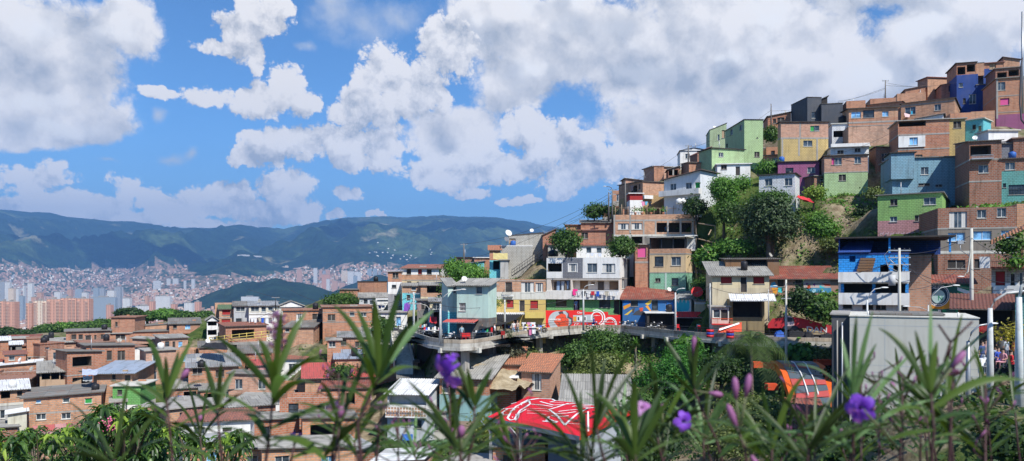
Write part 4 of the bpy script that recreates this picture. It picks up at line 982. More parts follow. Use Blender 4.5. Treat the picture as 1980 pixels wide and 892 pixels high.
# ---------------------------------------------------------------- road-level houses left of the white and grey one
l2 = H('B1', 103, 787, 1125, 395, 680, [(486, BR3), (528, WHITE), (700, plain((.58, .42, .14), .85, .2, 'mustard_paint'))], [('D', 845, 413, 893, 486), ('c', 955, 413, 1045, 486), ('c', 1055, 418, 1107, 480), ('r', 855, 535, 903, 590), ('D', 943, 538, 980, 615), ('r', 1018, 540, 1072, 597), ('D', 900, 670, 940, 730)],
 'brick house with white balcony band above a mustard yellow storey', dep=7, roof=('par', .5), slabs=[(404, .14), (507, 1.0)])
balcony(l2, 'B1', 835, 900, 465, 512, IRON, .6, rail=IRON, slabm=WHITE)
balcony(l2, 'B1', 980, 1118, 618, 660, YEL, .8)
awning(l2, 'B1', 715, 975, 622, 634, WSHEET, 2.2)
l1 = H('B1', 88, 512, 728, 432, 800, [(660, MINTP), (820, ZINCD)], [('w', 643, 443, 686, 495), ('g', 525, 557, 573, 612)], 'pale mint gabled house with a corrugated metal shop front beneath', 'mint_house', side=785, yaw=-.42, dep=6, roof=('sheet', ASB, .6), oh=.5, maxdep=7)
l1b = H('B1', 89.5, 450, 512, 440, 665, [(620, MINTP), (670, CYAN)], [('w', 487, 443, 508, 490)], 'narrow mint wing with a turquoise foot beside the gabled house', 'mint_house', dep=5, roof=('sheet', ASB, .9), yaw=.15)
H('B1', 91, 735, 786, 432, 640, [(535, WHITEB), (660, YEL)], [], 'narrow white block wall above a yellow strip with a climbing plant', 'white_house', dep=4, roof=('slab', CONC))
awning(l1, 'B1', 445, 668, 668, 690, RSHEET, 1.4)
l3 = H('B1', 124, 870, 1106, 92, 375, [(400, GREYP)], [('n', 872, 112, 917, 150)], 'tall cream white block house on the ridge with a small wooden window', 'white_house', dep=7, roof=('sheetr', DARK, .45), oh=.1, side=806, yaw=.0)
H('B1', 122.5, 818, 1034, 166, 375, [(400, GREYP)], [], 'broad lower block wall of cream white blocks below the wooden window', 'white_house', dep=2, roof=('slab', WHITE), oh=.03, ctrl=False)
H('B1', 128, 1106, 1160, 82, 230, [(240, BRD)], [], 'dark brick end wall beside the cream white block house', dep=6, roof=('sheetr', DARK, .2), oh=.1)
a3 = H('B1', 121, 737, 812, 192, 370, [(262, BR), (380, CYAN)], [('o', 762, 266, 806, 326)], 'little brick annex with yellow curtain balcony and red tile roof', dep=5, roof=('sheet', TILE, .9), oh=.3)
H('B1', 120, 812, 868, 262, 375, [(380, plain((.45, .44, .42), .8, .3, 'grey_paint'))], [], 'grey plastered corner under the yellow curtain balcony', 'grey_house', dep=3, roof=('slab', CONC))
l4 = H('B1', 131, 530, 700, 290, 340, [(350, CYAN)], [], 'pale turquoise shed wall with sloping roof behind the bright tree', 'shed', dep=4, roof=('sheetr', BSHEET, .9), cat='shed')
H('B1', 134, 505, 630, 245, 300, [(310, BRD)], [('k', 520, 255, 545, 280)], 'dark flat roofed brick room beside the turquoise shed', dep=5, roof=('slab', DARK))
H('B1', 132, 632, 745, 246, 330, [(350, BR2)], [], 'brick room with a white roof edge behind the turquoise shed', dep=5, roof=('slab', WHITE))
l5 = H('B1', 122, 133, 430, 318, 440, [(362, WHITE), (398, BR3), (440, CREAM)], [('k', 165, 323, 196, 360), ('r', 243, 325, 271, 360), ('k', 304, 325, 338, 360), ('k', 388, 325, 425, 363), ('k', 167, 408, 197, 430), ('k', 236, 410, 267, 425), ('k', 320, 414, 338, 425)],
 'long two storey house with red tile roof and white gallery', 'white_house', side=470, yaw=-.2, dep=6, roof=('sheet', TILED, 1.2), oh=.4, slabs=[(400, .15)])
l6 = H('B1', 117, 36, 132, 342, 548, [(412, BR), (495, WHITE), (560, plain((.30, .30, .31), .8, .3, 'grey_plaster'))], [('k', 68, 348, 108, 385), ('i', 63, 432, 93, 453), ('k', 78, 505, 118, 538)], 'narrow three storey house, brick above, white in the middle, grey below', dep=6, roof=('sheetr', WSHEET, .1))
l7 = H('B1', 112, 135, 262, 440, 560, [(488, BR3), (560, CYAN)], [('D', 165, 500, 190, 540), ('w', 198, 440, 230, 470)], 'small brick house over a turquoise painted doorway', dep=5, roof=('sheet', ASB, .7))
H('B1', 111, 262, 425, 436, 585, [(515, BR3), (600, CREAM)], [('o', 305, 438, 420, 488), ('w', 375, 500, 420, 540)], 'crumbling brick house with a wide open black window', dep=5, roof=('sheet', ASB, .8))
l8 = H('B1', 104, 238, 330, 540, 790, [(610, plain((.33, .22, .21), .85, .4, 'dull_pink')), (800, CONCD)], [('k', 265, 555, 318, 605), ('o', 250, 660, 300, 740)], 'dull pink and grey shop house behind the market lamps', 'painted_house', dep=5, roof=('slab', CONCD))
H('B1', 103, 325, 447, 548, 790, [(590, CREAM), (800, plain((.20, .18, .17), .9, .4, 'grey_shop'))], [('w', 345, 558, 395, 600), ('o', 350, 620, 430, 770)], 'cream balcony shop house with a deep dark entrance', 'painted_house', dep=5, roof=('sheet', ZINC, .7))
# ---------------------------------------------------------------- houses of the slope below, centre to left
G2 = 'houses crowded on the lower slope'
H('A2', 140, 1040, 1150, 518, 610, [(620, BR)], [], 'blank flat roofed brick house on the ridge behind a bushy tree', side=1242, yaw=-.5, dep=6, roof=('slab', DARK), oh=.1)
H('A2', 138, 916, 1042, 572, 620, [(640, BR2)], [], 'low long brick wall stepping down from the ridge', dep=5, roof=('slab', CONCD))
m2 = H('A2', 133, 1050, 1248, 628, 690, [(700, plain((.52, .54, .57), .8, .2, 'pale_grey'))], [('w', 1080, 637, 1110, 672), ('w', 1122, 645, 1150, 675)], 'pale grey house under a long corrugated roof', 'grey_house', dep=5, roof=('sheet', ASB, 1.3))
H('A2', 128, 1175, 1268, 642, 720, [(730, WHITE)], [], 'white rounded balcony wall with clothes on it', 'white_house', dep=4, roof=('slab', WHITE))
m3 = H('A2', 114, 800, 1140, 692, 960, [(980, BR)], [('w', 985, 722, 1018, 755), ('w', 1060, 730, 1100, 757), ('k', 833, 742, 885, 785), ('w', 1063, 818, 1097, 850), ('w', 990, 805, 1018, 840)], 'big two storey brick house with six small windows and flat roof', dep=8, roof=('slab', BRD), slabs=[(795, .1), (728, .08)], yaw=.03)
H('A2', 117, 525, 800, 716, 890, [(900, BR)], [('c', 617, 738, 660, 777), ('k', 727, 738, 800, 778)], 'long low brick house with a wide window and parapet', dep=7, roof=('slab', BRD), slabs=[(722, .1)])
H('A2', 110, 525, 735, 832, 900, [(920, BR3)], [('w', 540, 838, 570, 865)], 'brick wing with a grey corrugated lean-to roof', dep=4, roof=('sheet', ZINCD, 1.1), side=800, yaw=-.2)
H('A2', 126, 490, 672, 692, 760, [(770, WHITE)], [('w', 583, 685, 605, 712)], 'white gabled house behind the roof lean-to', 'white_house', dep=6, roof=('gabley', ASB, .9), oh=.2)
m6 = H('A2', 118, 290, 486, 683, 900, [(730, plain((.68, .63, .50), .8, .2, 'cream_white')), (905, WHITE)], [('w', 303, 685, 360, 722), ('w', 375, 688, 408, 725), ('w', 422, 690, 455, 715), ('O', 297, 766, 450, 806), ('w', 300, 845, 340, 885), ('w', 380, 850, 430, 880)], 'cream and white two storey house with washing along the balcony', 'white_house', dep=6, roof=('sheet', ZINC, .9), slabs=[(742, .2)])
balcony(m6, 'A2', 284, 455, 806, 842, WHITE, .7)
H('A2', 118.5, 186, 290, 684, 900, [(905, plain((.42, .44, .45), .85, .3, 'grey_render2'))], [('w', 200, 682, 262, 722), ('i', 200, 770, 240, 805), ('k', 225, 845, 265, 885)], 'grey rendered narrow house with one broad upper window', 'grey_house', dep=6, roof=('sheet', ZINCD, .9))
m8 = H('A2', 119, 85, 184, 706, 900, [(830, BR3), (905, CREAM)], [('r', 105, 708, 162, 747), ('r', 100, 775, 163, 827)], 'narrow brick house with red curtains on two floors', dep=6, roof=('sheet', plain((.10, .16, .08), .9, .4, 'mossy_roof'), .8), slabs=[(765, .14)])
balcony(m8, 'A2', 80, 182, 826, 866, WHITE, .6)
H('A2', 125, 55, 185, 668, 760, [(770, BR3)], [], 'upper brick parapet behind the red curtained house', dep=5, roof=('par', .4))
m9 = H('A2', 118, 0, 76, 790, 895, [(905, WHITE)], [('o', 6, 792, 68, 820), ('o', 6, 850, 68, 885)], 'open white framed balcony house with plants', 'white_house', dep=5, roof=('gabley', ASB, .7))
# left part
n1 = H('A3', 125, 657, 796, 44, 136, [(140, brick((.52, .22, .12), amt=.2))], [('k', 680, 70, 705, 98)], 'tall square orange brick tower house rising over its neighbours', side=858, yaw=-.35, dep=6, roof=('slab', BRD), sub=2, ctrl=False, cols=[(700, 44, 136), (745, 44, 136)], colm=BR2)
H('A3', 124, 630, 795, 138, 300, [(305, BR)], [('k', 683, 146, 740, 172), ('k', 663, 222, 690, 252), ('k', 732, 212, 772, 222)], 'lower storeys of the square brick tower house', dep=6, roof=('slab', CONC), slabs=[(205, .1)], yaw=-.05)
n2 = H('A3', 121, 390, 652, 124, 208, [(210, BR2)], [('k', 421, 143, 452, 173), ('k', 463, 143, 490, 173), ('D', 502, 148, 540, 206), ('k', 556, 147, 570, 178), ('k', 594, 143, 628, 172)], 'brick upper storey with a tall central door under a thin slab roof', dep=6, roof=('slab', CONCD), oh=.3, sub=.3, ctrl=False)
H('A3', 122, 384, 642, 214, 320, [(325, BR)], [('k', 401, 222, 427, 258), ('o', 535, 222, 600, 252)], 'brick lower storey with a jutting shadowed corner', dep=6, roof=('slab', CONCL), oh=.35, slabs=[(300, .12)])
H('A3', 127, 1000, 1182, 80, 128, [(130, BR)], [('k', 1022, 85, 1045, 110), ('b', 1093, 85, 1125, 112)], 'brick attic storey under a dark sheet roof', dep=5, roof=('sheet', ZINCD, 1.2), sub=.3, ctrl=False)
H('A3', 130, 858, 1002, 92, 128, [(130, BR3)], [], 'unfinished pale brick attic wall with a broken edge', dep=4, roof=('sheetr', ZINCD, .4), sub=.5, ctrl=False, oh=.1)
n3 = H('A3', 125.5, 796, 1182, 124, 290, [(292, BR)], [('b', 948, 150, 978, 187), ('k', 1025, 150, 1045, 183), ('w', 1080, 143, 1098, 177), ('k', 1062, 222, 1080, 260), ('k', 820, 150, 832, 160), ('x', 912, 202, 922, 230)], 'wide brick house with a thin slab edge and scattered small windows', dep=7, roof=('slab', CONCD), slabs=[(232, .35)])
n4 = H('A3', 111, 237, 380, 198, 405, [(272, BRD), (410, BR)], [('x', 267, 218, 293, 242), ('w', 258, 283, 284, 293), ('w', 287, 283, 310, 293)], 'large corner brick house with water pipes along the wall', side=155, yaw=.5, dep=6, roof=('slab', BRD), slabs=[(272, .12), (350, .12)], oh=.1)
H('A3', 111.5, 158, 238, 170, 405, [(410, BR)], [('x', 163, 277, 184, 307), ('x', 208, 278, 230, 310)], 'sunlit corner of the large brick house with two white windows', dep=4, roof=('slab', BRD), slabs=[(275, .12), (350, .12)], oh=.1)
H('A3', 107, 27, 152, 262, 420, [(425, BR2)], [('w', 52, 270, 88, 296), ('k', 30, 352, 50, 380)], 'brick house with pale concrete ledges near the left edge', dep=6, roof=('slab', TILED), slabs=[(268, .15), (345, .15)])
H('A3', 116, -60, 58, 182, 300, [(305, BR2)], [], 'brick house cut by the left edge of the photograph', dep=6, roof=('sheet', WSHEET, .5))
H('A3', 114, 62, 130, 205, 262, [(270, CONCD)], [('o', 70, 215, 92, 250)], 'little concrete roof room with a sloping lid', 'grey_house', dep=4, roof=('sheet', WSHEET, .5))
n6 = H('A3', 99, 235, 480, 362, 480, [(408, WOODP), (442, plain((.48, .33, .22), .85, .3, 'planked_wall')), (500, GREYP)], [('o', 246, 368, 296, 410), ('o', 302, 368, 350, 410), ('o', 356, 368, 402, 410), ('o', 408, 368, 455, 412), ('k', 312, 452, 345, 475)], 'wooden gallery house with four open black bays', 'gallery_house', dep=6, roof=('sheet', ASB, 1.4), oh=.4)
n7 = H('A3', 96, 552, 780, 372, 450, [(455, BR3)], [('k', 660, 378, 683, 412), ('k', 736, 383, 770, 417)], 'brick house under a broad blue grey sheet roof', side=912, yaw=-.38, dep=7, roof=('sheet', BSHEET, 1.1), oh=.6, maxdep=8)
n8 = H('A3', 93, 665, 830, 448, 560, [(560, painted((.16, .42, .12), .2)), (700, WHITE)], [('k', 692, 470, 722, 502)], 'bright green painted storey below the blue grey roof', 'green_house', side=920, yaw=-.38, dep=5, roof=('slab', CONCL), maxdep=6)
H('A3', 91, 656, 742, 542, 670, [(680, WHITE)], [('c', 675, 546, 712, 602)], 'white ground floor with a curtained window behind mango leaves', 'white_house', dep=4, roof=('slab', CONC))
n9 = H('A3', 87, 138, 598, 508, 745, [(597, BR3), (605, CONC), (760, BR3)], [('b', 212, 530, 242, 550), ('x', 370, 519, 412, 546), ('v', 500, 520, 545, 552), ('x', 213, 612, 272, 648), ('x', 362, 607, 418, 643)], 'two storey pale brick house with five small windows beside the mango tree', side=682, yaw=-.12, dep=7, roof=('sheetr', ZINCD, .45), oh=.35, maxdep=9)
n10 = H('A3', 90, -30, 160, 470, 660, [(552, BR3), (660, plain((.42, .42, .41), .85, .3, 'grey_lower'))], [('o', 5, 480, 60, 522), ('k', 100, 477, 132, 510), ('w', 75, 585, 118, 612), ('w', 0, 590, 30, 640)], 'brick over grey house with white sheet roof at the left edge', dep=6, roof=('sheet', WSHEET, .8), oh=.4, slabs=[(555, .3)])
H('A3', 84, 45, 158, 612, 715, [(720, plain((.58, .56, .45), .85, .3, 'cream_stair_wall'))], [], 'cream staircase block with a diagonal rail', 'stair_block', dep=3, roof=('sheetr', WSHEET, .3), cat='stairs')
H('A3', 80, 212, 470, 768, 850, [(860, BRP)], [], 'low pink house under a red and white striped sheet roof', 'painted_house', dep=5, roof=('sheet', sheetmat((.45, .07, .06), (.65, .62, .6), w=1.1, h=6, rust=.1), 1.3), oh=.3)
H('A3', 96, 990, 1200, 460, 560, [(570, BR2)], [('o', 1085, 480, 1160, 530)], 'brick balcony house with laundry behind the plant stem', dep=5, roof=('sheet', ASB, .9))
H('A3', 84, 1010, 1170, 590, 690, [(710, BR3)], [], 'plain pale brick wall beside the mango tree', dep=5, roof=('sheet', ASB, 1.2), side=None)
H('A3', 104, 1110, 1230, 330, 420, [(430, BRP)], [('o', 1125, 340, 1180, 375)], 'white roofed low house partly hidden by a stem', dep=5, roof=('sheet', ZINC, 1.2))
# centre
H('A4', 99, 38, 300, 400, 520, [(530, BR)], [('k', 60, 405, 110, 440), ('k', 180, 420, 225, 455)], 'brick house below a long grey sheet roof in the middle', dep=7, roof=('sheet', ZINC, 1.7), oh=.4)
H('A4', 106, 300, 470, 330, 430, [(440, BR2)], [], 'low brick house with black sheet roof behind the central stem', dep=6, roof=('sheet', ZINCD, 1.), side=None)
H('A4', 107, 95, 240, 300, 370, [(380, BR)], [], 'small brick room under a folded black tarpaulin', dep=5, roof=('sheet', ZINCD, .8))
H('A4', 101, 350, 475, 395, 520, [(430, PINK), (530, CREAM)], [('D', 350, 440, 366, 490), ('k', 400, 440, 440, 480)], 'pink fronted small house with cluttered yard', 'painted_house', dep=5, roof=('sheet', RSHEET, .5))
H('A4', 95, 645, 990, 455, 560, [(570, BR3)], [('k', 765, 468, 840, 530)], 'brick house with a long red painted roof', dep=7, roof=('sheet', RSHEET, 1.7), oh=.5)
H('A4', 106, 818, 985, 248, 320, [(330, BR)], [('k', 830, 262, 860, 290), ('k', 905, 270, 950, 300)], 'stepped small brick house with a tin canopy', dep=5, roof=('sheet', ZINC, .8))
H('A4', 103, 760, 830, 265, 320, [(330, BR)], [('x', 768, 268, 803, 300)], 'brick room with a white gridded window', dep=4, roof=('slab', CONC))
H('A4', 100, 800, 960, 360, 400, [(410, BR3)], [], 'brick room under pale blue sheets', dep=5, roof=('sheet', BSHEET, 1.2))
H('A4', 90, 830, 980, 575, 660, [(670, GREYP)], [('k', 885, 585, 920, 610)], 'grey house under a dusty pink sheet roof', 'grey_house', dep=5, roof=('sheet', sheetmat((.55, .36, .44), rust=.1), 1.2))
H('A4', 92, 305, 500, 610, 700, [(640, CYAN), (720, DARK)], [('o', 320, 645, 480, 695)], 'turquoise edged shed with dark interior behind the central plant', 'shed', dep=5, roof=('sheet', ASB, .9), cat='shed')
H('A4', 88, -60, 92, 622, 720, [(730, BR3)], [], 'brick wall house at the edge of the mango tree', dep=5, roof=('sheet', ASB, 1.2))
H('A4', 96, 100, 290, 520, 640, [(650, BR2)], [('o', 120, 540, 200, 590), ('w', 230, 530, 260, 580)], 'brick house with broken balcony below the grey sheet roof', dep=5, roof=('sheet', ASB, .9))
H('A4', 84, 610, 720, 680, 760, [(780, plain((.12, .11, .16), .8, .3, 'dark_blue_wall'))], [], 'small dark shed with a striped pale roof', 'shed', dep=4, roof=('sheet', ZINC, .9), cat='shed')
H('A4', 82, 330, 520, 800, 870, [(890, BRP)], [], 'low house under a pale grey sheet behind the central plant', dep=5, roof=('sheet', WSHEET, 1.1))
# centre right, below the road
s1 = H('A5', 77, 150, 382, 497, 760, [(560, plain((.55, .56, .57), .8, .2, 'pale_gallery')), (622, WHITE), (760, plain((.56, .60, .64), .85, .3, 'bluish_white'))], [('O', 158, 502, 380, 562), ('w', 237, 626, 272, 685), ('i', 308, 650, 352, 698)], 'white house with a lattice balcony and white corrugated roof', 'white_house', side=455, yaw=-.3, dep=6, roof=('sheet', WSHEET, 1.3), oh=.35)
def lattice():
 a = on_front(s1, 'A5', 148, 618); b = on_front(s1, 'A5', 384, 565)
 m = MB(); n = int((b.x - a.x) / .3)
 m.box((a.x, -.6, a.z - .15), (b.x, -.004, a.z), WHITE)
 for i in range(n + 1):
  for j in range(3):
   x = a.x + (b.x - a.x - .18) * i / n; z = a.z + (b.z - a.z) * j / 3
   m.box((x, -.6, z), (x + .18, -.48, z + (b.z - a.z) / 3 - .12), BR3)
 m.box((a.x, -.6, b.z - .04), (b.x, -.47, b.z + .05), WHITE)
 for k in range(4): m.box((a.x + (b.x - a.x - .1) * k / 3, -.6, a.z), (a.x + (b.x - a.x - .1) * k / 3 + .1, -.46, b.z + .05), WHITE)
 m.build('lattice_parapet', s1)
lattice()
H('A5', 79.5, 385, 498, 600, 800, [(810, plain((.45, .44, .40), .85, .4, 'dusty_render'))], [('i', 405, 652, 448, 712)], 'dusty grey house with one barred window under black cables', 'grey_house', dep=5, roof=('sheet', ZINCD, .8))
s2_ = H('A5', 80, 458, 745, 398, 800, [(500, BR2), (655, CYAN if 0 else plain((.25, .42, .42), .85, .3, 'teal_plaster')), (820, plain((.34, .25, .19), .85, .3, 'brown_render'))], [('x', 473, 412, 553, 492), ('k', 520, 525, 575, 610)], 'brick and teal house with a large white gridded window', side=915, yaw=-.3, dep=7, roof=('sheet', ASB, 1.5), oh=.5, maxdep=8)
H('A5', 80.5, 560, 748, 402, 800, [(820, BR2)], [], 'windowless red brick wall under the grey sheet roof', dep=5, roof=('none',), ctrl=False, yaw=-.3)
H('A5', 83, 752, 910, 400, 560, [(570, BR2)], [('D', 750, 405, 775, 485), ('k', 785, 405, 808, 455), ('D', 866, 400, 905, 478)], 'brick porch house with tall dark doors in shadow', dep=4, roof=('slab', WHITE), oh=.3)
s3 = H('A5', 84, 942, 1110, 358, 520, [(540, BRP)], [('c', 1003, 375, 1060, 473)], 'pink brick house with lattice corners and terracotta roof', side=1172, yaw=-.32, dep=6, roof=('sheet', TILE, 1.3), oh=.4)
H('A5', 86, 680, 945, 318, 420, [(430, BR2)], [], 'brick wing carrying the long part of the terracotta roof', dep=6, roof=('sheet', TILE, 1.3), oh=.3, yaw=-.12)
H('A5', 88, 215, 360, 402, 450, [(460, BR2)], [], 'small brick room with a stepped dark roof above the white roof', dep=5, roof=('sheet', ZINCD, .8))
H('A5', 96, 218, 330, 312, 420, [(430, CONC)], [], 'crooked concrete retaining block at the foot of the stairs', 'retaining_block', dep=3, roof=('slab', CONC), cat='concrete block')
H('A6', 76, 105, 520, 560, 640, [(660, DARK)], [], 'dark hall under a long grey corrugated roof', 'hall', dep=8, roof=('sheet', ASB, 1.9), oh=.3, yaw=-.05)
# ---------------------------------------------------------------- hillside sheet through the ground points
for (x, y, Y, fr) in [(1345, 600, 105, 'S'), (1400, 500, 112, 'S'), (1450, 505, 103, 'S'), (1520, 490, 104, 'S'), (1600, 505, 100, 'S'), (1560, 440, 109, 'S'), (1600, 400, 112, 'S'), (1660, 420, 108, 'S'), (1640, 480, 100, 'S'), (1400, 440, 114, 'S'), (1450, 400, 116, 'S'),
  (1360, 540, 107, 'S'), (1700, 400, 103, 'S'), (1540, 600, 96, 'S'), (1600, 610, 92, 'S'), (1480, 640, 90, 'S'), (1500, 700, 80, 'S'), (1350, 690, 88, 'S'), (1240, 720, 95, 'S'), (1150, 760, 88, 'S'), (1260, 790, 80, 'S'), (1000, 690, 96, 'S'), (1060, 665, 103, 'S'), (950, 705, 90, 'S'),
  (1400, 760, 76, 'S'), (1450, 830, 60, 'S'), (1650, 830, 56, 'S'), (1700, 800, 66, 'S'), (1560, 780, 66, 'S'), (1750, 800, 54, 'S'), (1850, 800, 54, 'S'), (1950, 715, 46, 'S'), (1930, 760, 42, 'S'), (1800, 640, 78, 'S'), (1900, 640, 80, 'S'), (1700, 690, 74, 'S'), (820, 690, 93, 'S'), (1900, 720, 60, 'S')]:
 q = P(x, y, Y, fr); CTRL.append((q.x, q.y, q.z))
for (x, y, z) in [(0, 0, -1.15), (-6, .8, -1.15), (6, .8, -1.15), (12, 1, -1.2), (-12, 1, -1.2), (0, 8, -5), (12, 10, -5), (-12, 10, -6), (25, 14, -6), (-30, 12, -8), (0, 25, -11.5), (0, 58, -17), (8, 56, -16.5), (5, 65, -17.5), (-5, 60, -17.5), (12, 60, -16), (-15, 60, -18), (-25, 62, -19), (4, 50, -16.5), (14, 66, -15.5), (-25, 30, -14), (25, 28, -10), (10, 45, -16), (-15, 50, -19), (-45, 60, -22), (30, 45, -12),
  (-70, 80, -22), (-110, 120, -26), (-150, 150, -30), (-60, 165, -19), (-120, 190, -27), (-80, 230, -27), (-150, 260, -34), (-40, 240, -30), (-200, 230, -40), (0, 200, -22), (20, 180, 2), (60, 190, 24), (120, 180, 40), (130, 130, 36), (150, 220, 45), (80, 240, 20), (40, 260, -5), (110, 90, 10), (90, 60, -4),
  (140, 60, 6), (60, 30, -7), (-40, -20, -1), (40, -20, -1), (0, -30, 0), (-100, 20, -12), (-180, 60, -25), (-200, 120, -36)]:
 CTRL.append((x, y, z))
CT = np.array(CTRL)
def ground_z(x, y):
 x = np.atleast_1d(x).astype(float); y = np.atleast_1d(y).astype(float)
 d2 = (x[:, None] - CT[None, :, 0]) ** 2 + (y[:, None] - CT[None, :, 1]) ** 2 + 1.5
 w = d2 ** -1.9
 return (w * CT[None, :, 2]).sum(1) / w.sum(1)
def gz(x, y): return float(ground_z(x, y)[0])
def deck_z(): return -6.7
# viaduct line: front edge seen from the camera
DECKPX = [(760, 640), (800, 650), (830, 660), (858, 664), (890, 665.5), (919, 664), (945, 660), (975, 654), (1015, 646), (1060, 640), (1124, 635), (1170, 634), (1201, 635), (1249, 640), (1296, 645), (1343, 649), (1400, 653), (1460, 657), (1516, 660), (1570, 661), (1622, 662), (1680, 663)]
DZ = -6.7
DECK = [P(x, y, DZ / -((y - CY) / F)) for x, y in DECKPX]
def deck_off(i, d):
 t = (DECK[min(i + 1, len(DECK) - 1)] - DECK[max(i - 1, 0)]); t.z = 0; t.normalize()
 return DECK[i] + Vector((-t.y, t.x, 0)) * d
def build_terrain():
 xs = np.concatenate([np.linspace(-520, -130, 40), np.linspace(-126, 126, 169), np.linspace(132, 300, 24)])
 ys = np.concatenate([np.linspace(-60, 0, 12), np.linspace(.8, 180, 150), np.linspace(184, 700, 60)])
 XX, YY = np.meshgrid(xs, ys)
 ZZ = ground_z(XX.ravel(), YY.ravel()).reshape(XX.shape)
 # far down towards the valley
 far = np.clip((YY - 240) / 420, 0, 1); ZZ = ZZ * (1 - far) + (-200) * far
 l = np.clip((-XX - 190) / 300, 0, 1); ZZ = ZZ * (1 - l) + (-200) * l
 for j in range(XX.shape[0]):
  for i in range(XX.shape[1]):
   x, y = XX[j, i], YY[j, i]
   if y > 6: ZZ[j, i] += .55 * fbm(x * .13, y * .13, 1, 4) + (.0 if y < 200 else 2 * fbm(x * .02, y * .02, 3, 3))
 # keep the ground under the road deck
 dk = np.array([(d.x, d.y) for d in DECK]); dk2 = np.array([(deck_off(i, 7).x, deck_off(i, 7).y) for i in range(len(DECK))])
 for j in range(XX.shape[0]):
  y = YY[j, 0]
  if not 70 < y < 125: continue
  for i in range(XX.shape[1]):
   x = XX[j, i]
   if dk[0, 0] < x < dk[-1, 0] + 2:
    y0 = np.interp(x, dk[:, 0], dk[:, 1])
    if y0 - 1.5 < y < y0 + 12: 
     lim = DZ - .9 if y > y0 + 3.5 else DZ - 3.2
     ZZ[j, i] = min(ZZ[j, i], lim)
    elif y <= y0 - 1.5: ZZ[j, i] = min(ZZ[j, i], DZ - 3.2 - (y0 - 1.5 - y) * .33)
 V = np.stack([XX, YY, ZZ], -1).reshape(-1, 3)
 idx = np.arange(XX.size).reshape(XX.shape)
 Fq = np.stack([idx[:-1, :-1], idx[:-1, 1:], idx[1:, 1:], idx[1:, :-1]], -1).reshape(-1, 4)
 m, n = new_mat('hillside_soil')
 tc = n.n('ShaderNodeTexCoord'); ob = tc.outputs['Object']
 a = n.noise(ob, .09, 6, .65); b = n.noise(ob, .9, 5, .7)
 soil = n.mix(n.ramp(b, .35, .7), (.16, .12, .075), (.34, .28, .19))
 grass = n.mix(n.ramp(b, .3, .7), (.035, .065, .015), (.10, .13, .035))
 col = n.mix(n.ramp(a, .44, .56), grass, soil)
 finish(m, n, col, .95, n.math('ADD', n.noise(ob, 2.5, 6, .7), a), .8, .25, spec=.1)
 link_mesh(np_mesh('hillside', V, Fq, [m], smooth=True), 'hillside', kind='structure')
 return xs, ys, ZZ
TXS, TYS, TZ = build_terrain()
def tz(x, y):
 i = int(np.clip(np.searchsorted(TXS, x) - 1, 0, len(TXS) - 2)); j = int(np.clip(np.searchsorted(TYS, y) - 1, 0, len(TYS) - 2))
 a = (x - TXS[i]) / (TXS[i + 1] - TXS[i]); b = (y - TYS[j]) / (TYS[j + 1] - TYS[j])
 return float(TZ[j, i] * (1 - a) * (1 - b) + TZ[j, i + 1] * a * (1 - b) + TZ[j + 1, i] * (1 - a) * b + TZ[j + 1, i + 1] * a * b)
